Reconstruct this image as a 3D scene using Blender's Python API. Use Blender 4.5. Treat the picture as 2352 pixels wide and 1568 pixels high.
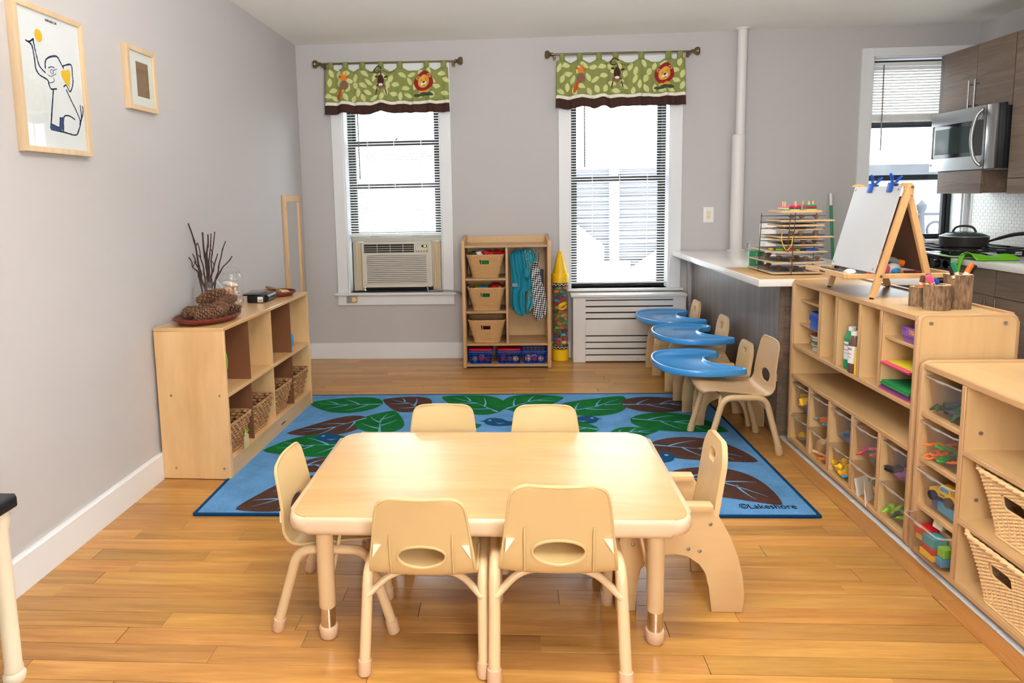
import bpy, bmesh, math, random
from mathutils import Vector, Matrix, Euler
from mathutils.geometry import tessellate_polygon
PI = math.pi
R = math.radians
for o in list(bpy.data.objects):
    bpy.data.objects.remove(o)
SC = bpy.context.scene
COL = SC.collection

# ------------------------------------------------------------------ camera
cam_d = bpy.data.cameras.new('camera')
cam = bpy.data.objects.new('camera', cam_d)
COL.objects.link(cam)
cam_d.sensor_fit = 'HORIZONTAL'
cam_d.sensor_width = 36.0
cam_d.lens = 1539.73 / 2352 * 36.0
cam_d.shift_x = (1176 - 1087.28) / 2352
cam_d.shift_y = -(784 - 636.71) / 2352
cam_d.clip_start = 0.05
pitch, yaw, roll = 0.1179, -0.0588, -0.0195
cp, sp, cy_, sy_ = math.cos(pitch), math.sin(pitch), math.cos(yaw), math.sin(yaw)
fw = Vector((sy_ * cp, cy_ * cp, -sp))
rt = Vector((cy_, -sy_, 0))
up = rt.cross(fw)
rt2 = rt * math.cos(roll) + up * math.sin(roll)
up2 = -rt * math.sin(roll) + up * math.cos(roll)
cam.matrix_world = Matrix(((rt2.x, up2.x, -fw.x, 0), (rt2.y, up2.y, -fw.y, 0), (rt2.z, up2.z, -fw.z, 1.3823), (0, 0, 0, 1)))
SC.camera = cam

# ------------------------------------------------------------------ world and lights
SC.view_settings.view_transform = 'Standard'
SC.view_settings.look = 'None'
SC.view_settings.gamma = 1.0
SC.view_settings.use_curve_mapping = False
SC.view_settings.exposure = 1.05
W = bpy.data.worlds.new('sky')
SC.world = W
W.use_nodes = True
W.node_tree.nodes['Background'].inputs[0].default_value = (0.92, 0.965, 1.0, 1)
W.node_tree.nodes['Background'].inputs[1].default_value = 4.0
SC.cycles.max_bounces = 10
SC.cycles.transparent_max_bounces = 24
SC.cycles.use_denoising = True


def area(name, loc, target, sx, sy, power, color=(1, 1, 1), portal=False, spread=180):
    d = bpy.data.lights.new(name, 'AREA')
    d.shape = 'RECTANGLE'
    d.size, d.size_y = sx, sy
    d.energy = power
    d.color = color
    d.spread = R(spread)
    o = bpy.data.objects.new(name, d)
    COL.objects.link(o)
    o.location = loc
    o.rotation_euler = (Vector(target) - Vector(loc)).to_track_quat('-Z', 'Y').to_euler()
    if portal:
        d.cycles.is_portal = True
    return o


# broad fill lamp added behind the camera for ambient light; no window there
area('rear_fill_light', (-0.3, -1.70, 1.5), (-0.1, 3, 1.2), 3.0, 1.7, 7, (1.0, 0.99, 0.98))
# photographer's soft flash beside the camera, and an uplight added to brighten the ceiling
area('flash_softbox', (0.45, -0.10, 1.30), (-1.2, 2.0, 0.7), 0.8, 0.8, 19.5, (1.0, 0.99, 0.975))
area('ceiling_bounce_fill', (0.15, 1.1, 1.95), (0.15, 1.58, 2.675), 0.6, 0.6, 48, (1.0, 0.99, 0.975), spread=150)
area('kitchen_fill_light', (2.4, 2.6, 2.60), (2.4, 2.6, 0), 0.8, 0.8, 13, (1.0, 0.99, 0.96))  # unseen lamp added to brighten the kitchen side
for nm, x0, x1, z0, z1 in (('portal_a', -1.42, -0.59, 0.6, 2.44), ('portal_b', 0.487, 1.315, 0.6, 2.44), ('portal_c', 2.9, 3.665, 0.98, 2.44)):
    area(nm, ((x0 + x1) / 2, 5.86, (z0 + z1) / 2), ((x0 + x1) / 2, 0, (z0 + z1) / 2), x1 - x0, z1 - z0, 1, portal=True)

# ------------------------------------------------------------------ materials
MATS = {}


def lin(c):
    return tuple((v / 12.92 if v <= 0.04045 else ((v + 0.055) / 1.055) ** 2.4) for v in [q / 255 for q in c])


def nmat(name):
    m = bpy.data.materials.new(name)
    m.use_nodes = True
    MATS[name] = m
    return m, m.node_tree.nodes, m.node_tree.links, m.node_tree.nodes['Principled BSDF']


def plain(name, rgb, rough=0.5, metal=0.0, noise=0.04, nscale=6.0, bump=0.0, bscale=80.0, coat=0.0, spec=0.5, trans=0.0, ior=1.45, emit=None, sheen=0.0):
    m, N, L, b = nmat(name)
    c = lin(rgb)
    b.inputs['Roughness'].default_value = rough
    b.inputs['Metallic'].default_value = metal
    b.inputs['Coat Weight'].default_value = coat
    b.inputs['Specular IOR Level'].default_value = spec
    b.inputs['Transmission Weight'].default_value = trans
    b.inputs['IOR'].default_value = ior
    if sheen:
        b.inputs['Sheen Weight'].default_value = sheen
    tc = N.new('ShaderNodeTexCoord')
    nz = N.new('ShaderNodeTexNoise')
    nz.inputs['Scale'].default_value = nscale
    nz.inputs['Detail'].default_value = 4
    L.new(tc.outputs['Object'], nz.inputs['Vector'])
    mx = N.new('ShaderNodeMix')
    mx.data_type = 'RGBA'
    mx.inputs[6].default_value = tuple(v * (1 - noise) for v in c) + (1,)
    mx.inputs[7].default_value = tuple(min(1, v * (1 + noise)) for v in c) + (1,)
    L.new(nz.outputs['Fac'], mx.inputs[0])
    L.new(mx.outputs[2], b.inputs['Base Color'])
    if bump:
        n2 = N.new('ShaderNodeTexNoise')
        n2.inputs['Scale'].default_value = bscale
        L.new(tc.outputs['Object'], n2.inputs['Vector'])
        bp = N.new('ShaderNodeBump')
        bp.inputs['Strength'].default_value = bump
        bp.inputs['Distance'].default_value = 0.002
        L.new(n2.outputs['Fac'], bp.inputs['Height'])
        L.new(bp.outputs['Normal'], b.inputs['Normal'])
    if emit:
        b.inputs['Emission Color'].default_value = lin(rgb) + (1,)
        b.inputs['Emission Strength'].default_value = emit
    return m


def wood(name, dark, light, axis='X', scale=3.0, stretch=9.0, rough=0.4, coat=0.0, rand=0.0, contrast=0.5, fine=0.25, bump=0.03):
    """timber grain running along one object axis"""
    m, N, L, b = nmat(name)
    tc = N.new('ShaderNodeTexCoord')
    oi = N.new('ShaderNodeObjectInfo')
    add = N.new('ShaderNodeVectorMath')
    add.operation = 'MULTIPLY_ADD'
    mul = N.new('ShaderNodeCombineXYZ')
    for i in range(3):
        L.new(oi.outputs['Random'], mul.inputs[i])
    add.inputs[1].default_value = (1, 1, 1)
    sc3 = N.new('ShaderNodeVectorMath')
    sc3.operation = 'SCALE'
    sc3.inputs['Scale'].default_value = 13.0
    L.new(mul.outputs[0], sc3.inputs[0])
    L.new(tc.outputs['Object'], add.inputs[0])
    L.new(sc3.outputs[0], add.inputs[2])
    mp = N.new('ShaderNodeMapping')
    s = [scale * stretch] * 3
    s['XYZ'.index(axis)] = scale
    mp.inputs['Scale'].default_value = s
    L.new(add.outputs[0], mp.inputs['Vector'])
    n1 = N.new('ShaderNodeTexNoise')
    n1.inputs['Scale'].default_value = 0.6
    n1.inputs['Detail'].default_value = 5
    n1.inputs['Distortion'].default_value = 1.1
    L.new(mp.outputs[0], n1.inputs['Vector'])
    n2 = N.new('ShaderNodeTexNoise')
    n2.inputs['Scale'].default_value = 4.5
    n2.inputs['Detail'].default_value = 4
    L.new(mp.outputs[0], n2.inputs['Vector'])
    mixf = N.new('ShaderNodeMix')
    mixf.data_type = 'FLOAT'
    mixf.inputs[0].default_value = fine
    L.new(n1.outputs['Fac'], mixf.inputs[2])
    L.new(n2.outputs['Fac'], mixf.inputs[3])
    cr = N.new('ShaderNodeValToRGB')
    cr.color_ramp.elements[0].position = 0.5 - contrast / 2
    cr.color_ramp.elements[1].position = 0.5 + contrast / 2
    cr.color_ramp.elements[0].color = lin(dark) + (1,)
    cr.color_ramp.elements[1].color = lin(light) + (1,)
    L.new(mixf.outputs[0], cr.inputs[0])
    out = cr.outputs[0]
    if rand:
        hs = N.new('ShaderNodeHueSaturation')
        mr = N.new('ShaderNodeMapRange')
        mr.inputs[3].default_value = 1 - rand
        mr.inputs[4].default_value = 1 + rand
        L.new(oi.outputs['Random'], mr.inputs[0])
        L.new(mr.outputs[0], hs.inputs['Value'])
        wn = N.new('ShaderNodeTexWhiteNoise')
        wn.noise_dimensions = '1D'
        L.new(oi.outputs['Random'], wn.inputs['W'])
        m3 = N.new('ShaderNodeMapRange')
        m3.inputs[3].default_value = 0.494
        m3.inputs[4].default_value = 0.504
        L.new(wn.outputs['Value'], m3.inputs[0])
        L.new(m3.outputs[0], hs.inputs['Hue'])
        L.new(out, hs.inputs['Color'])
        out = hs.outputs[0]
    L.new(out, b.inputs['Base Color'])
    b.inputs['Roughness'].default_value = rough
    b.inputs['Coat Weight'].default_value = coat
    b.inputs['Coat Roughness'].default_value = 0.12
    if bump:
        bp = N.new('ShaderNodeBump')
        bp.inputs['Strength'].default_value = bump
        bp.inputs['Distance'].default_value = 0.002
        L.new(n2.outputs['Fac'], bp.inputs['Height'])
        L.new(bp.outputs['Normal'], b.inputs['Normal'])
    return m


def clear(name, rgb=(255, 255, 255), opac=0.10, rough=0.05, refl=0.02):
    """thin clear plastic or glass: see-through with a glossy skin"""
    m, N, L, b = nmat(name)
    N.remove(b)
    out = N['Material Output']
    tr = N.new('ShaderNodeBsdfTransparent')
    tr.inputs[0].default_value = lin(rgb) + (1,)
    gl = N.new('ShaderNodeBsdfGlossy')
    gl.inputs['Roughness'].default_value = rough
    df = N.new('ShaderNodeBsdfDiffuse')
    df.inputs[0].default_value = lin(rgb) + (1,)
    lw = N.new('ShaderNodeLayerWeight')
    lw.inputs[0].default_value = 0.5
    pw = N.new('ShaderNodeMath')
    pw.operation = 'POWER'
    pw.inputs[1].default_value = 5.0
    L.new(lw.outputs['Facing'], pw.inputs[0])
    fr = N.new('ShaderNodeMapRange')
    fr.inputs[3].default_value = refl
    fr.inputs[4].default_value = 0.5
    L.new(pw.outputs[0], fr.inputs[0])
    m1 = N.new('ShaderNodeMixShader')
    m1.inputs[0].default_value = opac
    L.new(tr.outputs[0], m1.inputs[1])
    L.new(df.outputs[0], m1.inputs[2])
    m2 = N.new('ShaderNodeMixShader')
    L.new(fr.outputs[0], m2.inputs[0])
    L.new(m1.outputs[0], m2.inputs[1])
    L.new(gl.outputs[0], m2.inputs[2])
    L.new(m2.outputs[0], out.inputs[0])
    return m


def carpet(name, rgb, amt=0.22):
    m, N, L, b = nmat(name)
    c = lin(rgb)
    tc = N.new('ShaderNodeTexCoord')
    n1 = N.new('ShaderNodeTexNoise')
    n1.inputs['Scale'].default_value = 260
    n1.inputs['Detail'].default_value = 2
    n2 = N.new('ShaderNodeTexNoise')
    n2.inputs['Scale'].default_value = 7
    n2.inputs['Detail'].default_value = 5
    L.new(tc.outputs['Object'], n1.inputs['Vector'])
    L.new(tc.outputs['Object'], n2.inputs['Vector'])
    mf = N.new('ShaderNodeMix')
    mf.data_type = 'FLOAT'
    mf.inputs[0].default_value = 0.45
    L.new(n1.outputs['Fac'], mf.inputs[2])
    L.new(n2.outputs['Fac'], mf.inputs[3])
    cr = N.new('ShaderNodeValToRGB')
    cr.color_ramp.elements[0].position = 0.32
    cr.color_ramp.elements[1].position = 0.68
    cr.color_ramp.elements[0].color = tuple(v * (1 - amt) for v in c) + (1,)
    cr.color_ramp.elements[1].color = tuple(min(1, v * (1 + amt)) for v in c) + (1,)
    L.new(mf.outputs[0], cr.inputs[0])
    L.new(cr.outputs[0], b.inputs['Base Color'])
    b.inputs['Roughness'].default_value = 0.95
    b.inputs['Specular IOR Level'].default_value = 0.1
    b.inputs['Sheen Weight'].default_value = 0.0
    bp = N.new('ShaderNodeBump')
    bp.inputs['Strength'].default_value = 0.6
    bp.inputs['Distance'].default_value = 0.003
    L.new(n1.outputs['Fac'], bp.inputs['Height'])
    L.new(bp.outputs['Normal'], b.inputs['Normal'])
    return m


M = MATS
plain('wall_paint', (197, 194, 194), 0.85, noise=0.015, nscale=2, bump=0.04, bscale=120)
plain('ceiling_paint', (248, 246, 240), 0.9, noise=0.01)
plain('trim_white', (236, 238, 240), 0.4, noise=0.01)
plain('radiator_white', (226, 222, 218), 0.45, noise=0.02)
plain('pipe_white', (232, 229, 228), 0.4, noise=0.01)
wood('oak_plank', (158, 108, 46), (206, 154, 84), 'X', 2.2, 14, 0.3, 0.12, rand=0.17, contrast=0.42, fine=0.3)
wood('oak_border', (158, 102, 50), (198, 142, 78), 'Y', 2.2, 14, 0.3, 0.12, rand=0.08, contrast=0.5, fine=0.35)
plain('subfloor', (92, 56, 26), 0.8)
plain('tile_floor', (214, 214, 214), 0.35, noise=0.05)
wood('maple_laminate', (218, 180, 126), (232, 198, 146), 'Z', 1.6, 9, 0.42, contrast=0.5, bump=0.0)
wood('maple_flat', (196, 158, 108), (210, 174, 124), 'Y', 1.6, 9, 0.38, contrast=0.5, bump=0.0)
plain('edge_band', (200, 158, 112), 0.35, noise=0.03)
plain('shelf_brown', (188, 148, 104), 0.4, noise=0.03)
wood('birch_ply', (212, 168, 110), (240, 202, 150), 'Z', 1.3, 5, 0.35, contrast=0.4, bump=0.0)
wood('birch_top', (214, 168, 112), (232, 192, 140), 'Y', 1.1, 6, 0.22, 0.2, contrast=0.45, bump=0.0)
wood('birch_chair', (212, 174, 122), (230, 198, 148), 'X', 1.3, 6, 0.35, contrast=0.5, bump=0.0)
plain('hardboard', (124, 78, 48), 0.75, noise=0.12, nscale=160)
wood('table_maple', (190, 146, 88), (216, 180, 128), 'X', 1.2, 7, 0.3, 0.12, contrast=0.42, bump=0.0)
plain('table_edge', (226, 198, 164), 0.3, noise=0.03)
plain('chair_shell', (212, 183, 130), 0.42, noise=0.02, bump=0.05, bscale=300)
plain('chair_tube', (224, 194, 150), 0.3, noise=0.02)
plain('chair_tan', (204, 168, 124), 0.42, noise=0.02, bump=0.05, bscale=300)
plain('tube_tan', (206, 176, 134), 0.3, noise=0.02)
plain('foot_cap', (222, 186, 152), 0.4, noise=0.02)
plain('chrome', (225, 222, 218), 0.12, 1.0)
plain('steel', (176, 176, 176), 0.3, 1.0)
plain('dark_wire', (120, 110, 104), 0.35, 0.8)
plain('bronze', (128, 112, 84), 0.35, 0.9)
plain('screw', (150, 138, 126), 0.35, 0.35)
plain('black', (22, 24, 26), 0.4)
plain('black_gloss', (14, 14, 16), 0.12, coat=0.5)
plain('sash_black', (30, 34, 38), 0.45)
plain('white_plastic', (240, 238, 232), 0.35)
plain('slat_white', (244, 244, 242), 0.4, noise=0.01)
plain('cream', (232, 222, 196), 0.45)
plain('ac_body', (214, 208, 194), 0.5, noise=0.02)
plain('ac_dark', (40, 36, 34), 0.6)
plain('ac_side', (186, 186, 176), 0.5)
plain('accordion', (230, 214, 186), 0.5)
plain('blue_tray', (62, 150, 220), 0.22, coat=0.4, noise=0.03)
plain('blue_deep', (22, 76, 170), 0.3)
plain('blue_basket', (22, 72, 190), 0.35)
plain('blue_clip', (14, 82, 190), 0.35)
plain('red', (204, 26, 34), 0.35)
plain('red_soft', (190, 36, 40), 0.7)
plain('yellow', (252, 202, 20), 0.35)
plain('orange', (240, 116, 28), 0.35)
plain('green', (44, 156, 62), 0.35)
plain('lime', (122, 198, 30), 0.4)
plain('pink', (240, 92, 140), 0.45)
plain('purple', (140, 84, 160), 0.5)
plain('violet', (108, 62, 140), 0.5)
plain('teal', (28, 160, 190), 0.35)
plain('sky', (56, 160, 220), 0.35)
plain('brown_toy', (120, 70, 50), 0.4)
plain('white_toy', (236, 236, 236), 0.4)
plain('black_toy', (28, 30, 40), 0.4)
plain('tan_wood', (222, 184, 136), 0.5, noise=0.08)
plain('kraft', (214, 184, 136), 0.8)
plain('paper_yellow', (222, 204, 48), 0.8)
plain('paper_pink', (240, 88, 130), 0.8)
plain('paper_green', (30, 140, 72), 0.8)
plain('paper_white', (245, 244, 242), 0.8)
plain('ink_blue', (30, 62, 116), 0.7, noise=0.4, nscale=30)
plain('ink_yellow', (246, 196, 20), 0.7)
plain('ink_dark', (30, 30, 40), 0.7)
plain('mat_cream', (238, 238, 228), 0.8)
plain('brown_paper', (150, 118, 86), 0.85, noise=0.12, nscale=30)
wood('frame_wood', (206, 178, 138), (226, 202, 166), 'Z', 3, 10, 0.45, contrast=0.5, bump=0.02)
wood('easel_wood', (216, 166, 106), (236, 192, 136), 'Z', 3, 10, 0.35, contrast=0.5, bump=0.02)
wood('mirror_wood', (214, 172, 124), (232, 196, 150), 'Z', 3, 10, 0.4, contrast=0.5)
plain('mirror_glass', (236, 238, 240), 0.03, 1.0)
plain('easel_back', (110, 72, 46), 0.8, noise=0.1, nscale=120)
plain('whiteboard', (206, 209, 212), 0.22, noise=0.01)
wood('walnut_v', (88, 78, 72), (138, 122, 112), 'Z', 2.2, 16, 0.35, contrast=0.45, fine=0.3)
wood('walnut_h', (98, 82, 70), (150, 128, 110), 'Y', 2.0, 14, 0.4, contrast=0.5, fine=0.3)
wood('walnut_x', (98, 82, 70), (150, 128, 110), 'X', 2.0, 14, 0.4, contrast=0.5, fine=0.3)
plain('counter_white', (246, 242, 236), 0.16, noise=0.03, nscale=40, coat=0.2)
plain('tan_mat', (206, 166, 118), 0.7, noise=0.03)
plain('backsplash', (226, 226, 218), 0.3, noise=0.05, nscale=18)
plain('grout', (196, 196, 188), 0.8)
plain('pan_dark', (52, 50, 48), 0.4, 0.3)
plain('glove_green', (112, 196, 20), 0.5)
plain('teal_cloth', (18, 132, 156), 0.75, noise=0.06, nscale=9)
plain('gusset', (250, 235, 215), 0.4)
plain('valance_green', (140, 147, 82), 0.85, noise=0.08, nscale=9, bump=0.2, bscale=300)
plain('valance_leaf', (208, 213, 144), 0.85)
plain('valance_white', (238, 234, 216), 0.85)
plain('valance_brown', (66, 38, 30), 0.85, noise=0.06)
plain('lion_red', (150, 30, 40), 0.9)
plain('lion_gold', (228, 168, 62), 0.9)
plain('monkey_brown', (70, 40, 32), 0.9)
plain('snout', (136, 100, 82), 0.9)
plain('bush', (60, 82, 58), 0.9)
plain('giraffe', (226, 130, 40), 0.9)
plain('giraffe_red', (206, 84, 34), 0.9)
carpet('rug_blue', (92, 142, 190), 0.34)
carpet('rug_vein', (112, 164, 208), 0.12)
carpet('rug_green', (18, 100, 44), 0.42)
carpet('rug_brown', (78, 52, 44), 0.42)
carpet('rug_navy', (22, 70, 108))
carpet('rug_edge', (16, 60, 100), 0.1)
carpet('rug_ink', (20, 30, 50), 0.1)
plain('wicker', (216, 172, 118), 0.55, noise=0.14, nscale=60)
plain('wicker_pale', (236, 198, 146), 0.55, noise=0.12, nscale=60)
plain('seagrass', (170, 124, 78), 0.6, noise=0.35, nscale=45)
plain('red_wicker', (118, 44, 28), 0.4, noise=0.5, nscale=60)
plain('pinecone', (118, 82, 60), 0.7, noise=0.35, nscale=60)
plain('cone_core', (54, 36, 26), 0.8)
plain('twig', (70, 52, 44), 0.85, noise=0.3, nscale=60, bump=0.5, bscale=200)
plain('slice_wood', (224, 184, 132), 0.6, noise=0.1, nscale=60)
wood('bark', (66, 46, 34), (178, 144, 110), 'Z', 7, 4, 0.9, contrast=0.32, fine=0.5, bump=1.0)
plain('shell_peach', (230, 176, 146), 0.4, noise=0.15, nscale=80)
plain('shell_white', (238, 226, 208), 0.45, noise=0.1, nscale=60)
plain('shell_pink', (200, 150, 150), 0.4, noise=0.2, nscale=90)
plain('paint_green', (34, 146, 92), 0.3)
plain('paint_brown', (104, 76, 70), 0.3)
plain('gray_paper', (150, 150, 150), 0.7)
plain('maroon', (120, 34, 46), 0.7)
plain('siding', (116, 120, 128), 0.8, noise=0.35, nscale=3)
plain('siding_pale', (128, 130, 136), 0.8)
plain('ext_white', (176, 178, 182), 0.8)
plain('ext_roof', (84, 86, 90), 0.9, noise=0.3, nscale=4)
plain('ext_iron', (62, 66, 74), 0.7)
plain('led', (190, 220, 20), 0.4, emit=1.2)
clear('clear_plastic', (250, 247, 242), 0.035, 0.08, 0.04)
clear('rim_plastic', (246, 244, 240), 0.22, 0.10, 0.06)
clear('clear_glass', (254, 255, 255), 0.0, 0.03, 0.025)
clear('window_glass', (250, 252, 253), 0.0, 0.02, 0.035)
clear('green_glass', (150, 200, 140), 0.25, 0.03)
clear('oven_glass', (120, 140, 136), 0.25, 0.05)


def checker(name, c1, c2, size):
    m, N, L, b = nmat(name)
    tc = N.new('ShaderNodeTexCoord')
    ck = N.new('ShaderNodeTexChecker')
    ck.inputs['Scale'].default_value = 1.0 / size
    ck.inputs[1].default_value = lin(c1) + (1,)
    ck.inputs[2].default_value = lin(c2) + (1,)
    L.new(tc.outputs['UV'], ck.inputs[0])
    L.new(ck.outputs[0], b.inputs['Base Color'])
    b.inputs['Roughness'].default_value = 0.85


checker('check_cloth', (18, 18, 20), (235, 235, 235), 0.0125)


def spots(name, base, spot, scale, th=0.22):
    m, N, L, b = nmat(name)
    tc = N.new('ShaderNodeTexCoord')
    vo = N.new('ShaderNodeTexVoronoi')
    vo.inputs['Scale'].default_value = scale
    L.new(tc.outputs['Object'], vo.inputs['Vector'])
    cr = N.new('ShaderNodeValToRGB')
    cr.color_ramp.interpolation = 'CONSTANT'
    cr.color_ramp.elements[0].color = lin(spot) + (1,)
    cr.color_ramp.elements[1].color = lin(base) + (1,)
    cr.color_ramp.elements[1].position = th
    L.new(vo.outputs['Distance'], cr.inputs[0])
    L.new(cr.outputs[0], b.inputs['Base Color'])
    b.inputs['Roughness'].default_value = 0.8
    return m


spots('dot_cloth', (38, 156, 176), (196, 148, 76), 42, 0.34)
spots('patterned', (236, 226, 224), (120, 66, 60), 160, 0.5)


# ------------------------------------------------------------------ geometry helpers
class G:
    def __init__(s):
        s.b = bmesh.new()
        s.M = Matrix()
        s.uv = None

    def v(s, p):
        return s.b.verts.new(s.M @ Vector(p))

    def f(s, vs):
        try:
            return s.b.faces.new(vs)
        except ValueError:
            return None

    def box(s, x0, y0, z0, x1, y1, z1, bev=0.0, seg=2):
        c = [s.v(p) for p in ((x0, y0, z0), (x1, y0, z0), (x1, y1, z0), (x0, y1, z0), (x0, y0, z1), (x1, y0, z1), (x1, y1, z1), (x0, y1, z1))]
        fs = [s.f([c[i] for i in q]) for q in ((0, 3, 2, 1), (4, 5, 6, 7), (0, 1, 5, 4), (1, 2, 6, 5), (2, 3, 7, 6), (3, 0, 4, 7))]
        if bev:
            es = list({e for f in fs for e in f.edges})
            bmesh.ops.bevel(s.b, geom=es, offset=bev, segments=seg, profile=0.5, affect='EDGES')
        return s

    def ring(s, c, u, w, r, n, r2=None):
        r2 = r if r2 is None else r2
        return [s.v(Vector(c) + u * (r * math.cos(2 * PI * i / n)) + w * (r2 * math.sin(2 * PI * i / n))) for i in range(n)]

    def bridge(s, a, b):
        n = len(a)
        for i in range(n):
            s.f([a[i], a[(i + 1) % n], b[(i + 1) % n], b[i]])

    def tube(s, pts, r, n=10, caps=True, closed=False, flat=1.0):
        """round bar along a path; r is a number or a list"""
        P = [Vector(p) for p in pts]
        k = len(P)
        rr = r if isinstance(r, (list, tuple)) else [r] * k
        ref = None
        rings = []
        for i in range(k):
            if closed:
                t = P[(i + 1) % k] - P[i - 1]
            else:
                t = P[min(i + 1, k - 1)] - P[max(i - 1, 0)]
            if t.length < 1e-9:
                t = Vector((0, 0, 1))
            t.normalize()
            if ref is None:
                ref = Vector((0, 0, 1)) if abs(t.z) < 0.9 else Vector((1, 0, 0))
            u = ref - t * ref.dot(t)
            if u.length < 1e-6:
                u = t.orthogonal()
            u.normalize()
            w = t.cross(u)
            ref = u
            rings.append(s.ring(P[i], u, w, rr[i] * flat, n, rr[i]))
        for i in range(k - 1):
            s.bridge(rings[i], rings[i + 1])
        if closed:
            s.bridge(rings[-1], rings[0])
        elif caps:
            s.f(list(reversed(rings[0])))
            s.f(rings[-1])
        return s

    def cyl(s, p0, p1, r0, r1=None, n=16):
        return s.tube([p0, p1], [r0, r0 if r1 is None else r1], n)

    def lathe(s, prof, n=24, c=(0, 0, 0), cap=True):
        """profile of (r, z) turned round the z axis through c"""
        rings = []
        for r, z in prof:
            if r < 1e-5:
                rings.append([s.v((c[0], c[1], c[2] + z))])
            else:
                rings.append([s.v((c[0] + r * math.cos(2 * PI * i / n), c[1] + r * math.sin(2 * PI * i / n), c[2] + z)) for i in range(n)])
        for a, b in zip(rings, rings[1:]):
            if len(a) == 1 and len(b) == 1:
                continue
            if len(a) == 1:
                for i in range(n):
                    s.f([a[0], b[(i + 1) % n], b[i]])
            elif len(b) == 1:
                for i in range(n):
                    s.f([a[i], a[(i + 1) % n], b[0]])
            else:
                s.bridge(a, b)
        if cap:
            if len(rings[0]) > 1:
                s.f(list(reversed(rings[0])))
            if len(rings[-1]) > 1:
                s.f(rings[-1])
        return s

    def prism(s, outer, lo, hi, axis='Z', holes=(), bev=0.0):
        """extruded outline (may have holes); 2-D points map to the two other axes"""
        def mp(p, h):
            return {'Z': (p[0], p[1], h), 'Y': (p[0], h, p[1]), 'X': (h, p[0], p[1])}[axis]
        loops = [list(outer)] + [list(h) for h in holes]
        flat = [p for l in loops for p in l]
        tris = tessellate_polygon([[Vector((p[0], p[1], 0)) for p in l] for l in loops])
        A = [s.v(mp(p, lo)) for p in flat]
        B = [s.v(mp(p, hi)) for p in flat]
        if holes:
            for t in tris:
                s.f([A[i] for i in t])
                s.f([B[i] for i in reversed(t)])
        else:
            s.f(A)
            s.f(list(reversed(B)))
        o = 0
        sides = []
        for l in loops:
            n = len(l)
            for i in range(n):
                j = (i + 1) % n
                sides.append(s.f([A[o + i], B[o + i], B[o + j], A[o + j]]))
            o += n
        if bev and not holes:
            es = [e for f in s.b.faces for e in f.edges if (e.verts[0] in A and e.verts[1] in A) or (e.verts[0] in B and e.verts[1] in B)]
            bmesh.ops.bevel(s.b, geom=list(set(es)), offset=bev, segments=2, profile=0.5, affect='EDGES')
        return s

    def sphere(s, c, rx, ry=None, rz=None, n=12, k=8):
        ry = rx if ry is None else ry
        rz = rx if rz is None else rz
        rings = []
        for j in range(k + 1):
            a = -PI / 2 + PI * j / k
            r = math.cos(a)
            if j in (0, k):
                rings.append([s.v((c[0], c[1], c[2] + rz * math.sin(a)))])
            else:
                rings.append([s.v((c[0] + rx * r * math.cos(2 * PI * i / n), c[1] + ry * r * math.sin(2 * PI * i / n), c[2] + rz * math.sin(a))) for i in range(n)])
        for a, b in zip(rings, rings[1:]):
            if len(a) == 1:
                for i in range(n):
                    s.f([a[0], b[(i + 1) % n], b[i]])
            elif len(b) == 1:
                for i in range(n):
                    s.f([a[i], a[(i + 1) % n], b[0]])
            else:
                s.bridge(a, b)
        return s

    def grid(s, fn, nu, nv, wrap=False):
        V = [[s.v(fn(i / nu, j / nv)) for j in range(nv + 1)] for i in range(nu + 1)]
        for i in range(nu):
            for j in range(nv):
                s.f([V[i][j], V[i + 1][j], V[i + 1][j + 1], V[i][j + 1]])
        return V

    def mesh(s, name, mat=None, smooth=True, angle=38):
        bmesh.ops.recalc_face_normals(s.b, faces=s.b.faces[:])
        me = bpy.data.meshes.new(name)
        s.b.to_mesh(me)
        s.b.free()
        if smooth:
            for p in me.polygons:
                p.use_smooth = True
            me.set_sharp_from_angle(angle=R(angle))
        if mat:
            me.materials.append(MATS[mat])
        return me


def link(name, data, parent=None, loc=None, rot=None):
    o = bpy.data.objects.new(name, data)
    COL.objects.link(o)
    if parent:
        o.parent = parent
    if loc:
        o.location = loc
    if rot:
        o.rotation_euler = rot
    return o


def part(name, g, mat, parent, label=None, loc=None, rot=None, smooth=True, angle=38):
    me = g.mesh(name, mat, smooth, angle) if isinstance(g, G) else g
    o = link(name, me, parent, loc, rot)
    if label:
        o['label'] = label
    return o


def tag(o, label=None, cat=None, group=None, kind=None):
    if label:
        o['label'] = label
    if cat:
        o['category'] = cat
    if group:
        o['group'] = group
    if kind:
        o['kind'] = kind
    return o


def thing(name, label, cat, loc=(0, 0, 0), rz=0.0, group=None):
    o = link(name, None, None, loc, (0, 0, rz))
    o.empty_display_size = 0.05
    return tag(o, label, cat, group)


def single(name, g, mat, label, cat, loc=(0, 0, 0), rot=(0, 0, 0), group=None, smooth=True):
    return tag(part(name, g, mat, None, None, loc, rot, smooth), label, cat, group)


KIDS = {}


def children(o):
    return [c for c in bpy.data.objects if c.parent == o]


def copy_tree(o, parent=None, kids=None):
    c = o.copy()
    COL.objects.link(c)
    c.parent = parent
    for k in (kids if kids is not None else children(o)):
        copy_tree(k, c)
    return c


def struct(name, g, mat, parent=None, smooth=False, label=None):
    o = part(name, g, mat, parent, label, smooth=smooth)
    if parent is None:
        o['kind'] = 'structure'
    return o


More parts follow.
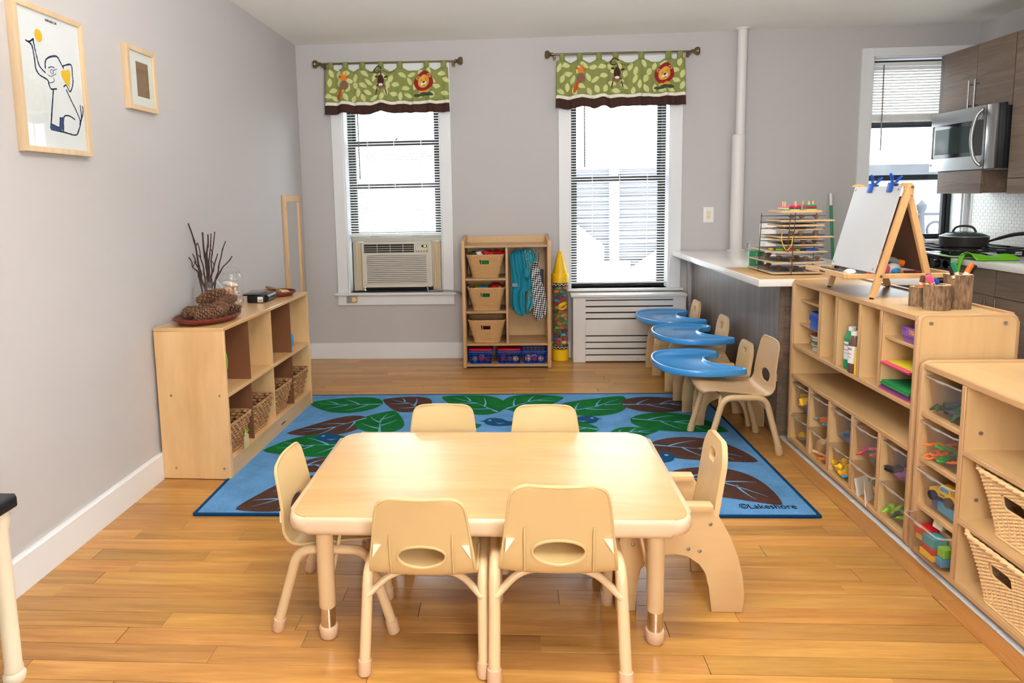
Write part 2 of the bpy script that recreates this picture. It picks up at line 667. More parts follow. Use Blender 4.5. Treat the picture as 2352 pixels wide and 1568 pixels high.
def catmull(pts, m=6, closed=False):
    P = [Vector(p) for p in pts]
    n = len(P)
    out = []
    rng = range(n) if closed else range(n - 1)
    for i in rng:
        if closed:
            a, b, c, d = P[i - 1], P[i], P[(i + 1) % n], P[(i + 2) % n]
        else:
            a, b, c, d = P[max(i - 1, 0)], P[i], P[i + 1], P[min(i + 2, n - 1)]
        for j in range(m):
            t = j / m
            out.append(0.5 * ((2 * b) + (c - a) * t + (2 * a - 5 * b + 4 * c - d) * t * t + (3 * b - a - 3 * c + d) * t ** 3))
    if not closed:
        out.append(P[-1])
    return out


def rrect(x0, y0, x1, y1, r, n=5):
    """rounded rectangle outline, counter-clockwise"""
    out = []
    for cx, cy, a0 in ((x1 - r, y0 + r, -90), (x1 - r, y1 - r, 0), (x0 + r, y1 - r, 90), (x0 + r, y0 + r, 180)):
        for i in range(n + 1):
            a = R(a0 + 90 * i / n)
            out.append((cx + r * math.cos(a), cy + r * math.sin(a)))
    return out


def fillet(path, r, n=6):
    """round the inner corners of a polyline"""
    P = [Vector(p) for p in path]
    out = [P[0]]
    for i in range(1, len(P) - 1):
        a, b, c = P[i - 1], P[i], P[i + 1]
        d1, d2 = (a - b), (c - b)
        k = min(r, d1.length * 0.48, d2.length * 0.48)
        p, q = b + d1.normalized() * k, b + d2.normalized() * k
        for j in range(n + 1):
            t = j / n
            out.append(p * (1 - t) ** 2 + b * 2 * t * (1 - t) + q * t * t)
    out.append(P[-1])
    return out


def text_mesh(s, size, depth=0.0005, font_align='CENTER', sx=1.0):
    c = bpy.data.curves.new('lettering', 'FONT')
    c.body = s
    c.size = size
    c.extrude = depth
    c.align_x = font_align
    c.align_y = 'CENTER'
    o = bpy.data.objects.new('lettering', c)
    COL.objects.link(o)
    bpy.context.view_layer.update()
    dg = bpy.context.evaluated_depsgraph_get()
    me = bpy.data.meshes.new_from_object(o.evaluated_get(dg))
    bpy.data.objects.remove(o)
    if sx != 1.0:
        me.transform(Matrix.Diagonal((sx, 1, 1, 1)))
    return me


def lettering(s, size, mat, parent, loc, rot, name='lettering', sx=1.0, align='CENTER'):
    me = text_mesh(s, size, sx=sx, font_align=align)
    me.materials.clear()
    me.materials.append(MATS[mat])
    return link(name, me, parent, loc, rot)


rnd = random.Random(7)

# ================================================================== THE ROOM
XL, XR, YB, YF, H = -1.79, 3.71, 5.70, -1.9, 2.675
WIN = ((-1.42, -0.592, 0.585, 2.44), (0.487, 1.315, 0.60, 2.44), (2.90, 3.66, 0.975, 2.44))
TH = 0.24
g = G()
xs = XL - 0.2
for (a, b, z0, z1) in WIN:
    g.box(xs, YB, -0.05, a, YB + TH, H + 0.1)
    g.box(a, YB, -0.05, b, YB + TH, z0)
    g.box(a, YB, z1, b, YB + TH, H + 0.1)
    xs = b
g.box(xs, YB, -0.05, XR + 0.2, YB + TH, H + 0.1)
struct('wall_back', g, 'wall_paint')
struct('wall_left', G().box(XL - 0.15, YF, -0.05, XL, YB, H + 0.1), 'wall_paint')
struct('wall_right', G().box(XR, YF, -0.05, XR + 0.15, YB, H + 0.1), 'wall_paint')
struct('wall_front', G().box(XL - 0.15, YF - 0.15, -0.05, XR + 0.15, YF, H + 0.1), 'wall_paint')
struct('ceiling', G().box(XL - 0.15, YF - 0.15, H, XR + 0.15, YB + TH, H + 0.15), 'ceiling_paint')

# oak strip floor: planks run across the room, a border board runs along the shelves
floor = struct('floor', G().box(XL - 0.1, YF, -0.06, XR + 0.1, YB + 0.1, -0.016), 'subfloor')
PW = 0.0813
planks = []
meshes = {}
y = YB + 0.02
y = 2.803 + PW * 36
while y > 0.4:
    y -= PW
    if y > YB:
        continue
    x = XL - rnd.random() * 0.9
    while x < 1.42:
        ln = rnd.choice((0.45, 0.6, 0.75, 0.9, 1.05, 1.2, 1.5))
        a, b = max(x, XL), min(x + ln, 1.42)
        if 1.42 - b < 0.15:
            b = 1.42
            ln = b - x
        if b - a > 0.02:
            planks.append((a, b, y, min(y + PW, YB)))
        x += ln
vis = lambda p: -(p[2] - 1.6)
planks.sort(key=lambda p: abs(p[2] - 2.4) - (p[1] - p[0]) * 0.3)
gl = G()
for i, (a, b, y0, y1) in enumerate(planks):
    dz = rnd.uniform(-0.0004, 0.0)
    if i < 285:
        key = (round(b - a, 2), round(y1 - y0, 3))
        if key not in meshes:
            w, d = key[0] / 2 - 0.0006, key[1] / 2 - 0.0006
            meshes[key] = G().box(-w, -d, -0.014, w, d, 0, 0.0007, 1).mesh('plank', 'oak_plank', False)
        link('plank', meshes[key], floor, ((a + b) / 2, (y0 + y1) / 2, dz))
    else:
        gl.box(a + 0.0006, y0 + 0.0006, -0.015, b - 0.0006, y1 - 0.0006, dz)
tag(part('far_planks', gl, 'oak_plank', floor, smooth=False), kind='stuff')
y = YF
while y < YB - 0.01:
    e = min(y + 1.37, YB)
    link('border_plank', G().box(-0.039, -(e - y) / 2 + 0.0006, -0.014, 0.039, (e - y) / 2 - 0.0006, 0, 0.0007, 1).mesh('border_plank', 'oak_border', False), floor, (1.461, (y + e) / 2, -0.0002))
    y = e
# kitchen tiles and the pale threshold along the shelves
ki = 0
tm = {}
y = YF + 0.3
while y < YB:
    x = 1.503
    first = True
    while x < XR:
        w = 0.10 if first else 0.305
        w = min(w, XR - x)
        d = min(0.305, YB - y)
        k = (round(w, 3), round(d, 3))
        if k not in tm:
            tm[k] = G().box(0.0015, 0.0015, -0.015, k[0] - 0.0015, k[1] - 0.0015, -0.0, 0.001, 1).mesh('tile', 'tile_floor', False)
        if first or x > 1.5:
            link('tile', tm[k], floor, (x, y, -0.0005))
        x += w
        first = False
    y += 0.305

# baseboards
struct('baseboard_left', G().prism([(XL, 0.0), (XL + 0.018, 0.0), (XL + 0.018, 0.128), (XL + 0.012, 0.137), (XL, 0.137)], YF, YB, 'Y'), 'trim_white')
struct('baseboard_back', G().box(XL + 0.018, YB - 0.016, 0, 0.49, YB, 0.142, 0.002, 1), 'trim_white')
struct('baseboard_back', G().box(1.42, YB - 0.016, 0, 1.48, YB, 0.142, 0.002, 1), 'trim_white')

# ------------------------------------------------------------------ windows
def window(n, x0, x1, z0, z1, meet, low, casing_bottom=True, cw=0.092, extra_bar=None, ledge=True):
    w = link('window_%d' % n, None)
    w['kind'] = 'structure'
    f = YB - 0.02
    part('casing', G().box(x0 - cw, f, (z0 + 0.0) if ledge else 0.92, x0, YB + 0.002, z1 + cw * 0.7, 0.003, 1), 'trim_white', w)
    part('casing', G().box(x1, f, (z0 + 0.0) if ledge else 0.92, min(x1 + cw, XR), YB + 0.002, z1 + cw * 0.7, 0.003, 1), 'trim_white', w)
    part('head_casing', G().box(x0 - 0.001, f, z1, x1 + 0.001, YB + 0.002, z1 + cw * 0.7, 0.003, 1), 'trim_white', w)
    part('jamb', G().box(x0, YB, z0, x0 + 0.012, YB + 0.16, z1), 'trim_white', w)
    part('jamb', G().box(x1 - 0.012, YB, z0, x1, YB + 0.16, z1), 'trim_white', w)
    part('jamb', G().box(x0, YB, z1 - 0.012, x1, YB + 0.16, z1), 'trim_white', w)
    if ledge:
        part('window_stool', G().box(x0 - cw - 0.02, f - 0.03, z0 - 0.02, x1 + cw + 0.02, YB + 0.16, z0, 0.004, 2), 'trim_white', w)
        if casing_bottom:
            part('apron', G().box(x0 - cw, f, z0 - 0.108, x1 + cw, YB, z0 - 0.02, 0.002, 1), 'trim_white', w)
    else:
        part('window_stool', G().box(x0, f, z0 - 0.02, x1, YB + 0.16, z0, 0.004, 2), 'trim_white', w)
    # black aluminium frame, two sashes
    ff = YB + 0.13
    part('outer_frame', G().box(x0 + 0.012, ff, z0, x0 + 0.042, ff + 0.09, z1 - 0.012).box(x1 - 0.042, ff, z0, x1 - 0.012, ff + 0.09, z1 - 0.012).box(x0 + 0.042, ff, z1 - 0.045, x1 - 0.042, ff + 0.09, z1 - 0.012).box(x0 + 0.042, ff, z0, x1 - 0.042, ff + 0.09, z0 + 0.02), 'sash_black', w)
    xa, xb = x0 + 0.042, x1 - 0.042

    def sash(za, zb, yy, top, bot):
        s = part('sash', G().box(xa, yy, za, xa + 0.03, yy + 0.03, zb).box(xb - 0.03, yy, za, xb, yy + 0.03, zb).box(xa + 0.03, yy, za, xb - 0.03, yy + 0.03, za + bot).box(xa + 0.03, yy, zb - top, xb - 0.03, yy + 0.03, zb), 'sash_black', w)
        part('pane', G().box(xa + 0.03, yy + 0.012, za + bot, xb - 0.03, yy + 0.016, zb - top), 'window_glass', s)
        return s
    sash(meet, z1 - 0.045, ff + 0.05, 0.03, 0.04)
    sash(low, meet + 0.04, ff + 0.012, 0.048, 0.028)
    part('latch', G().box((xa + xb) / 2 - 0.035, ff + 0.0, meet + 0.035, (xa + xb) / 2 + 0.035, ff + 0.03, meet + 0.045, 0.002, 1).cyl(((xa + xb) / 2 + 0.01, ff + 0.01, meet + 0.045), ((xa + xb) / 2 + 0.03, ff + 0.01, meet + 0.06), 0.005, n=8), 'sash_black', w)
    if extra_bar:
        part('storm_bar', G().box(xa, ff + 0.10, extra_bar, xb, ff + 0.12, extra_bar + 0.045), 'sash_black', w)
    return w


window(1, *WIN[0][:2], *WIN[0][2:], 1.845, 1.07, extra_bar=1.475)
window(2, *WIN[1][:2], *WIN[1][2:], 1.505, 0.605, casing_bottom=False)
window(3, *WIN[2][:2], *WIN[2][2:], 1.90, 0.98, ledge=False, extra_bar=1.46)
# metal framework of window 1 that holds the air conditioner's side panels
w1 = bpy.data.objects['window_1']
part('lower_rail', G().box(-1.405, YB + 0.10, 1.035, -0.605, YB + 0.15, 1.075, 0.003, 1), 'ac_side', w1, 'grey bottom rail resting on the air conditioner')

# ------------------------------------------------------------------ venetian blinds
def blind(x0, x1, ztop, zbot, pitch, tilt, label, stack=0, wand=0.55, y=YB + 0.065, wand_x=0.11, tail=True, wand_mat='dark_wire'):
    b = thing('venetian_blind', label, 'blind', ((x0 + x1) / 2, y, zbot), 0, 'white venetian blinds')
    hw = (x1 - x0) / 2
    h = ztop - zbot
    part('head_rail', G().box(-hw, -0.02, h - 0.03, hw, 0.02, h, 0.002, 1), 'slat_white', b)
    t = R(tilt)
    sm = G()
    prof = [(-0.0125, -0.0012), (-0.006, 0.0004), (0, 0.001), (0.006, 0.0004), (0.0125, -0.0012)]
    c, s_ = math.cos(t), math.sin(t)
    pr = [(c * a - s_ * q, s_ * a + c * q) for a, q in prof]
    th = 0.0009
    loop = pr + [(a, q - th) for a, q in reversed(pr)]
    sm.prism([(a, q) for a, q in loop], -hw + 0.002, hw - 0.002, 'X')
    sm = sm.mesh('slat', 'slat_white')
    z = h - 0.045
    n = 0
    low = 0.02 + stack * 0.0035
    while z > low:
        link('slat', sm, b, (0, 0, z))
        z -= pitch
        n += 1
    for i in range(stack):
        link('slat', sm, b, (0, 0, 0.02 + i * 0.0035))
    part('bottom_rail', G().box(-hw + 0.002, -0.013, 0, hw - 0.002, 0.013, 0.014, 0.003, 1), 'slat_white', b)
    for fx in (-0.55, 0.02, 0.6):
        part('ladder_cord', G().tube([(hw * fx, -0.0145, h - 0.03), (hw * fx, -0.0145, 0.012)], 0.0011, 5).tube([(hw * fx, 0.0145, h - 0.03), (hw * fx, 0.0145, 0.012)], 0.0011, 5), 'slat_white', b)
    if wand:
        part('tilt_wand', G().cyl((-hw + wand_x, -0.03, h - 0.02), (-hw + wand_x + 0.004, -0.032, h - wand), 0.005, n=8), wand_mat, b)
    if tail:
        for fx in (-0.45, 0.45):
            part('hold_down_clip', G().box(hw * fx - 0.035, -0.022, -0.009, hw * fx + 0.035, -0.012, 0.006, 0.001, 1), 'clear_plastic', b)
    return b


blind(-1.405, -0.606, 2.42, 1.068, 0.0225, 20, 'white venetian blind lowered onto the window air conditioner', wand=0.86)
blind(0.502, 1.302, 2.42, 0.633, 0.0225, 17, 'full-length white venetian blind above the radiator cover', wand=0.80)
blind(2.915, 3.64, 2.40, 1.93, 0.0225, 52, 'half-raised closed white blind in the kitchen window', stack=14, wand=0.70, wand_x=0.09)

# ------------------------------------------------------------------ outside
ext = thing('neighbour_house', 'grey clapboard house with white gables seen below the middle window meeting rail', 'building', (1.8, 12, -2.5))
part('front_wall', G().prism([(-1.4, 0), (1.6, 0), (1.6, 4.33), (-1.4, 4.36)], 0, 3.0, 'Y'), 'siding', ext)
part('white_gable', G().prism([(-1.3, 0.2), (-0.24, 0.2), (-0.24, 3.03), (-0.70, 3.40), (-1.3, 3.85)], -0.5, -0.2, 'Y'), 'ext_white', ext)
part('white_gable', G().prism([(0.24, 0.2), (1.5, 0.2), (1.5, 3.55), (0.78, 2.97), (0.24, 2.60)], -0.5, -0.2, 'Y'), 'ext_white', ext)
part('white_parapet', G().box(-0.24, -0.3, 0.2, 0.24, -0.2, 2.75), 'ext_white', ext)
part('corner_post', G().box(-0.09, -0.15, 0.2, 0.06, 0.0, 4.36), 'ext_white', ext)
cb = G().box(-1.4, -0.03, 0, 1.6, 0.0, 0.03).mesh('clapboard', 'siding_pale', False)
for i in range(24):
    link('clapboard', cb, ext, (0, 0, 2.6 + i * 0.075))
ext2 = thing('neighbour_house', 'washed-out white sided house behind the air-conditioner window', 'building', (-2.4, 16, -2.5))
part('front_wall', G().prism([(-2.0, 0), (1.5, 0), (1.5, 4.5), (0.2, 5.0), (-2.0, 4.3)], 0, 3.0, 'Y'), 'ext_white', ext2)
part('grey_band', G().box(-2.0, -0.05, 3.95, 1.5, 0.0, 4.15), 'siding_pale', ext2)
for i in range(9):
    link('clapboard', cb, ext2, (-0.3 + 0.08 * i, 0, 3.0 + i * 0.10)).scale = (1.0 - 0.07 * i, 1, 1)
sd = thing('neighbour_house', 'white boarded house wall close outside the kitchen window', 'building', (5.6, 9.6, 0))
part('front_wall', G().box(-1.6, 0, -2, 2.6, 0.3, 1.75), 'ext_white', sd)
lb0 = G().box(-1.6, -0.03, 0, 2.6, 0.0, 0.022).mesh('lap_board', 'siding_pale', False)
for i in range(15):
    link('lap_board', lb0, sd, (0, 0, 0.30 + i * 0.085))
part('cornice', G().box(-1.7, -0.1, 1.54, 2.7, 0.0, 1.72), 'ext_roof', sd)
rl = thing('balcony_railing', 'grey ornamental iron railing outside the kitchen window', 'railing', (5.0, 8.6, -0.06))
part('top_rail', G().box(-1.6, -0.02, 1.12, 1.6, 0.02, 1.15).box(-1.6, -0.02, 0.72, 1.6, 0.02, 0.75), 'ext_iron', rl)
for i in range(9):
    x = -1.4 + i * 0.36
    part('baluster', G().lathe([(0.02, 0), (0.05, 0.5), (0.03, 0.72), (0.05, 0.9), (0.03, 1.15), (0.05, 1.2), (0.055, 1.25), (0.0, 1.31)], 10, (x, 0, 0)), 'ext_iron', rl)
    if i < 8:
        part('scroll_ring', G().tube([(x + 0.18 + 0.1 * math.cos(a), 0, 0.94 + 0.1 * math.sin(a)) for a in [k * PI / 8 for k in range(16)]], 0.015, 6, closed=True), 'ext_iron', rl)
        part('baluster', G().cyl((x + 0.18, 0, 0), (x + 0.18, 0, 0.84), 0.02, n=8), 'ext_iron', rl)
struct('ground', G().box(-30, 6.1, -3.0, 30, 60, -2.5), 'tile_floor')

# ------------------------------------------------------------------ made-up ceiling fixtures out of view, added to go with the fill lamps
for x, y, s, l in ((0.15, 0.2, 0.4, 'added square ceiling fixture, unlit and out of view, over the near end'), (2.4, 2.6, 0.42, 'added square ceiling fixture, out of view, over the kitchen')):
    t = thing('added_ceiling_fixture', l, 'added fixture', (x, y, H))
    part('housing', G().box(-s, -s, -0.035, s, s, 0, 0.006), 'trim_white', t)

# ------------------------------------------------------------------ heating pipe, outlet, dial
t = thing('heating_pipe', 'white vertical heating pipe between the middle window and the kitchen window', 'pipe', (1.837, 5.62, 0.912))
part('upper_pipe', G().cyl((0.01, 0, 0.9), (0.01, 0, H - 0.912), 0.036, n=24), 'pipe_white', t)
part('sleeve', G().lathe([(0.050, 0.006), (0.051, 0.93), (0.046, 0.936), (0.036, 0.936)], 28), 'pipe_white', t)
part('floor_flange', G().lathe([(0.070, 0), (0.070, 0.004), (0.053, 0.008)], 28), 'white_plastic', t)
part('ceiling_collar', G().lathe([(0.055, H - 0.912 - 0.012), (0.055, H - 0.912)], 24, (0.01, 0, 0)), 'pipe_white', t)
t = thing('wall_outlet', 'white double wall outlet between the middle window and the pipe', 'outlet', (1.632, YB, 1.205))
part('cover_plate', G().box(-0.043, -0.007, -0.064, 0.043, 0, 0.064, 0.003), 'white_plastic', t)
part('receptacle', G().prism(rrect(-0.017, -0.035, 0.017, 0.035, 0.006), -0.009, -0.006, 'Y'), 'cream', t)
part('slots', G().box(-0.008, -0.0095, 0.014, -0.006, -0.0088, 0.023).box(0.006, -0.0095, 0.014, 0.008, -0.0088, 0.023).box(-0.008, -0.0095, -0.020, -0.006, -0.0088, -0.011).box(0.006, -0.0095, -0.020, 0.008, -0.0088, -0.011), 'black', t)
t = thing('window_dial', 'small tan and grey dial plate on the apron below the air conditioner', 'dial', (-1.39, YB - 0.0205, 0.5295))
part('plate', G().box(-0.046, -0.012, -0.031, 0.046, 0, 0.031, 0.003), 'tan_mat', t)
part('grey_panel', G().box(-0.043, -0.0135, -0.027, -0.004, -0.0115, 0.027, 0.001, 1), 'gray_paper', t)
part('knob', G().cyl((0.02, -0.012, 0), (0.02, -0.018, 0), 0.019, n=24), 'cream', t)

# ------------------------------------------------------------------ curtain rods and valances
def rod(x0, x1, z0, z1, label):
    cx, cz = (x0 + x1) / 2, (z0 + z1) / 2
    t = thing('curtain_rod', label, 'curtain rod', (cx, 5.61, cz), 0, 'bronze curtain rods')
    t.rotation_euler = (0, -math.atan2(z1 - z0, x1 - x0), 0)
    h = (x1 - x0) / 2
    part('rod', G().cyl((-h, 0, 0), (0.12, 0, 0), 0.008, n=12).cyl((0.1, 0, 0), (h, 0, 0), 0.0065, n=12), 'bronze', t)
    for s in (-1, 1):
        fin = G()
        fin.M = Matrix.Translation((s * (h - 0.008), 0, 0)) @ Matrix.Rotation(s * PI / 2, 4, 'Y') @ Matrix.Scale(1.28, 4)
        fin.lathe([(0.008, 0.0), (0.012, 0.004), (0.012, 0.010), (0.008, 0.014), (0.012, 0.018), (0.022, 0.028), (0.026, 0.040), (0.022, 0.050), (0.012, 0.053), (0, 0.054)], 18)
        part('finial', fin, 'bronze', t)
        part('bracket', G().box(s * (h - 0.02) - 0.006, 0, -0.022, s * (h - 0.02) + 0.006, 0.07, -0.008, 0.002, 1).box(s * (h - 0.02) - 0.008, -0.012, -0.03, s * (h - 0.02) + 0.008, 0.012, -0.006, 0.003, 1).box(s * (h - 0.02) - 0.012, 0.066, -0.035, s * (h - 0.02) + 0.012, 0.07, 0.02), 'bronze', t)


rod(-1.560, -0.442, 2.500, 2.491, 'antique bronze curtain rod above the air-conditioner window')
rod(0.342, 1.452, 2.518, 2.510, 'antique bronze curtain rod above the middle window')


def valance(x0, x1, zt0, zt1, zb, label, tabs, waves, seed, animals):
    rv = random.Random(seed)
    t = thing('curtain_valance', label, 'valance', ((x0 + x1) / 2, 5.61, zb), 0, 'jungle print valances')
    Wd = x1 - x0
    hx = Wd / 2
    top = (zt0 + zt1) / 2 - zb

    def amp(u, v):
        k = 0.45 + 0.55 * (1 - v)
        s = 0
        for (c, w, a) in waves:
            s += a * math.exp(-((u - c) / w) ** 2)
        return k * (0.017 * math.sin(u * 44 + 2 * math.sin(u * 9)) * (0.6 + 0.4 * math.cos(u * 7)) + 0.007 * math.sin(u * 97 + 1) + s)

    def zof(u):
        return sum(a * 0.9 * math.exp(-((u - c) / w) ** 2) for (c, w, a) in waves)

    def topz(u):
        z = top - 0.052
        d = min(abs(u - q) for q in tabs)
        return z - min(0.03, max(0, d - 0.02) * 0.55) + (zt1 - zt0) * (u - 0.5)

    def S(u, v, off=0.0):
        """u along the rod, v from 0 (hem) to 1 (heading)"""
        zt = topz(u)
        z0 = 0.0 + zof(u)
        x = -hx + u * Wd + (1 - v) * (u - 0.5) * 0.018
        return (x, -0.016 - amp(u, v) - off - 0.014 * (1 - v), z0 * (1 - v) + (zt - z0 * (1 - v)) * v)
    vb, vw = 0.20, 0.272

    def strip(name, v0, v1, mat, nv):
        g = G()
        g.grid(lambda a, b: S(a, v0 + (v1 - v0) * b), 110, nv)
        bmesh.ops.recalc_face_normals(g.b, faces=g.b.faces[:])
        o = part(name, g, mat, t, angle=80)
        m = o.modifiers.new('thick', 'SOLIDIFY')
        m.thickness = 0.0015
        m.offset = 0
        return o
    strip('cloth', vw, 1, 'valance_green', 14)
    strip('white_band', vb, vw, 'valance_white', 3)
    strip('brown_hem', 0, vb, 'valance_brown', 6)
    zz = top

    def disc(g, cx, cz, rx, rz, rot=0, off=0.003, n=18, rings=4, leaf=False):
        """flat patch that follows the cloth; cx 0..1 across, cz metres above the hem"""
        def P(a, r):
            if leaf:
                q = math.sin(a)
                ex, ez = rx * math.cos(a), rz * q * abs(q) ** 0.8
            else:
                ex, ez = rx * math.cos(a), rz * math.sin(a)
            ex, ez = ex * r, ez * r
            X = ex * math.cos(rot) - ez * math.sin(rot)
            Z = ex * math.sin(rot) + ez * math.cos(rot)
            u = cx + X / Wd
            return S(min(max(u, 0), 1), min(max((cz + Z) / (top - 0.055), vw + 0.005), 0.99), off)
        c = g.v(P(0, 0))
        prev = None
        for k in range(1, rings + 1):
            ring = [g.v(P(2 * PI * i / n, k / rings)) for i in range(n)]
            for i in range(n):
                if prev is None:
                    g.f([c, ring[i], ring[(i + 1) % n]])
                else:
                    g.f([prev[i], ring[i], ring[(i + 1) % n], prev[(i + 1) % n]])
            prev = ring
    g = G()
    placed = []
    tries = 0
    while len(placed) < 78 and tries < 3000:
        tries += 1
        u, z = rv.uniform(0.02, 0.98), rv.uniform(0.125, top - 0.085)
        if any((abs(u - a) * Wd) ** 2 + (z - b) ** 2 < 0.058 ** 2 for a, b in placed):
            continue
        placed.append((u, z))
        disc(g, u, z, 0.036, 0.0195, rv.choice((0.4, 1.2, 2.0, 2.7, -0.3, 1.5)), 0.0022, 12, 2, True)
    tag(part('leaf_print', g, 'valance_leaf', t, angle=80), kind='stuff')
    # tabs looped over the rod
    for q in tabs:
        x = -hx + q * Wd
        dz = (zt1 - zt0) * (q - 0.5)
        tz = top + dz
        r = 0.011
        pth = [(x, -0.017, topz(q) - 0.012), (x, -0.014, tz - 0.03)] + [(x, -r * math.cos(a), tz + r * math.sin(a) - 0.008) for a in [k * PI / 6 for k in range(7)]] + [(x, 0.012, tz - 0.03), (x, 0.013, topz(q) - 0.012)]
        tg = G()
        for sx in (0,):
            V = [[tg.v((p[0] + d, p[1], p[2])) for d in (-0.021, 0.021)] for p in pth]
            for i in range(len(V) - 1):
                tg.f([V[i][0], V[i][1], V[i + 1][1], V[i + 1][0]])
        o = part('tab', tg, 'valance_green', t, angle=80)
        m = o.modifiers.new('thick', 'SOLIDIFY')
        m.thickness = 0.0015
    # stitched animals
    gu, gx = animals[0]
    r = 0.004

    def pt(name, mat, *ds):
        gi = G()
        for d in ds:
            disc(gi, *d)
        part(name, gi, mat, t, angle=80)
    pt('giraffe_neck', 'giraffe_red', (gu - 0.033, 0.165, 0.017, 0.052, -0.40, r, 16, 4))
    pt('giraffe_head', 'giraffe', (gu + 0.002, 0.283, 0.023, 0.030, 0, r + 0.001, 16, 3))
    pt('giraffe_ear', 'giraffe_red', (gu - 0.028, 0.304, 0.016, 0.007, -0.5, r + 0.001, 12, 2), (gu + 0.032, 0.298, 0.014, 0.006, 0.5, r + 0.001, 12, 2))
    pt('giraffe_horns', 'giraffe', (gu - 0.006, 0.326, 0.004, 0.017, 0, r + 0.001, 10, 2), (gu + 0.018, 0.322, 0.004, 0.015, 0, r + 0.001, 10, 2))
    pt('giraffe_muzzle', 'snout', (gu + 0.004, 0.228, 0.035, 0.038, 0, r + 0.002, 18, 3))
    mu = animals[1]
    pt('monkey_body', 'monkey_brown', (mu, 0.262, 0.027, 0.046, 0, r, 16, 4), (mu - 0.034, 0.300, 0.018, 0.007, -0.7, r, 10, 2), (mu + 0.042, 0.300, 0.020, 0.007, 0.7, r, 10, 2),
       (mu - 0.036, 0.180, 0.005, 0.034, -0.25, r, 10, 3), (mu + 0.038, 0.180, 0.005, 0.034, 0.25, r, 10, 3), (mu, 0.222, 0.028, 0.020, 0, r + 0.001, 14, 2))
    gi = G()
    gi.tube([S(mu - 0.022 + 0.030 * math.cos(a), (0.352 + 0.024 * math.sin(a)) / (top - 0.055), r) for a in [k * PI / 8 for k in range(15)]] + [S(mu + 0.008, 0.30 / (top - 0.055), r)], 0.0042, 6)
    gi.tube([S(mu - 0.10 + k * 0.035, (0.345 + 0.005 * math.sin(k * 1.3)) / (top - 0.055), r) for k in range(7)], 0.0018, 5)
    part('monkey_tail', gi, 'monkey_brown', t)
    pt('monkey_head', 'snout', (mu, 0.206, 0.023, 0.015, 0, r + 0.002, 16, 3), (mu - 0.030, 0.224, 0.011, 0.012, 0, r + 0.001, 10, 2), (mu + 0.030, 0.224, 0.011, 0.012, 0, r + 0.001, 10, 2))
    pt('monkey_face', 'valance_white', (mu, 0.226, 0.019, 0.011, 0, r + 0.003, 12, 2))
    lu = animals[2]
    pt('lion_body', 'lion_gold', (lu, 0.168, 0.046, 0.026, 0, r, 18, 3))
    pt('lion_mane', 'lion_red', (lu, 0.258, 0.078, 0.080, 0, r + 0.001, 30, 5))
    pt('lion_face', 'lion_gold', (lu, 0.254, 0.046, 0.052, 0, r + 0.0025, 22, 3))
    pt('lion_ear', 'lion_gold', (lu - 0.044, 0.296, 0.016, 0.017, 0, r + 0.002, 12, 2), (lu + 0.044, 0.296, 0.016, 0.017, 0, r + 0.002, 12, 2))
    pt('lion_inner_ear', 'snout', (lu - 0.044, 0.296, 0.010, 0.011, 0, r + 0.003, 12, 2), (lu + 0.044, 0.296, 0.010, 0.011, 0, r + 0.003, 12, 2))
    pt('lion_muzzle', 'valance_white', (lu - 0.012, 0.236, 0.014, 0.013, 0, r + 0.004, 12, 2), (lu + 0.012, 0.236, 0.014, 0.013, 0, r + 0.004, 12, 2))
    pt('lion_nose', 'black', (lu, 0.246, 0.010, 0.008, 0, r + 0.0055, 10, 2), (lu - 0.017, 0.268, 0.0035, 0.004, 0, r + 0.005, 8, 1), (lu + 0.017, 0.268, 0.0035, 0.004, 0, r + 0.005, 8, 1), (lu, 0.222, 0.012, 0.0015, 0, r + 0.0055, 8, 1))
    pt('lion_bush', 'bush', (lu - 0.052, 0.146, 0.030, 0.014, 0, r + 0.003, 12, 2), (lu - 0.010, 0.150, 0.032, 0.017, 0, r + 0.004, 12, 2), (lu + 0.040, 0.147, 0.036, 0.015, 0, r + 0.003, 12, 2))


valance(-1.518, -0.503, 2.509, 2.498, 2.085, 'green jungle valance over the air-conditioner window, hem rippled in the middle', (0.045, 0.165, 0.305, 0.455, 0.61, 0.825, 0.965), [(0.16, 0.05, 0.016), (0.45, 0.05, 0.022), (0.32, 0.05, -0.006)], 3, ((0.155, 0), 0.455, 0.80))
valance(0.375, 1.392, 2.523, 2.512, 2.092, 'green jungle valance over the middle window, hem sagging left of centre', (0.045, 0.185, 0.335, 0.465, 0.665, 0.875, 0.965), [(0.10, 0.06, -0.014), (0.30, 0.05, -0.012), (0.44, 0.04, -0.012), (0.37, 0.03, 0.014), (0.22, 0.05, 0.01)], 5, ((0.19, 0), 0.475, 0.84))

# ================================================================== LEFT WALL
def frame_on_left_wall(name, label, cat, y0, y1, z0, z1, bw, depth, mat_w):
    t = thing(name, label, cat, (XL, (y0 + y1) / 2, (z0 + z1) / 2))
    hy, hz = (y1 - y0) / 2, (z1 - z0) / 2
    b = bw
    for nm, pts in (('frame_side', [(-hy, -hz), (-hy + b, -hz + b), (-hy + b, hz - b), (-hy, hz)]), ('frame_side', [(hy, -hz), (hy, hz), (hy - b, hz - b), (hy - b, -hz + b)]),
                    ('frame_rail', [(-hy, -hz), (hy, -hz), (hy - b, -hz + b), (-hy + b, -hz + b)]), ('frame_rail', [(-hy, hz), (-hy + b, hz - b), (hy - b, hz - b), (hy, hz)])):
        part(nm, G().prism(pts, 0, depth, 'X', bev=0.0015), 'frame_wood', t)
    part('backing_paper', G().box(0.002, -hy + b * 0.8, -hz + b * 0.8, depth - 0.012, hy - b * 0.8, hz - b * 0.8), mat_w, t)
    return t, depth - 0.012


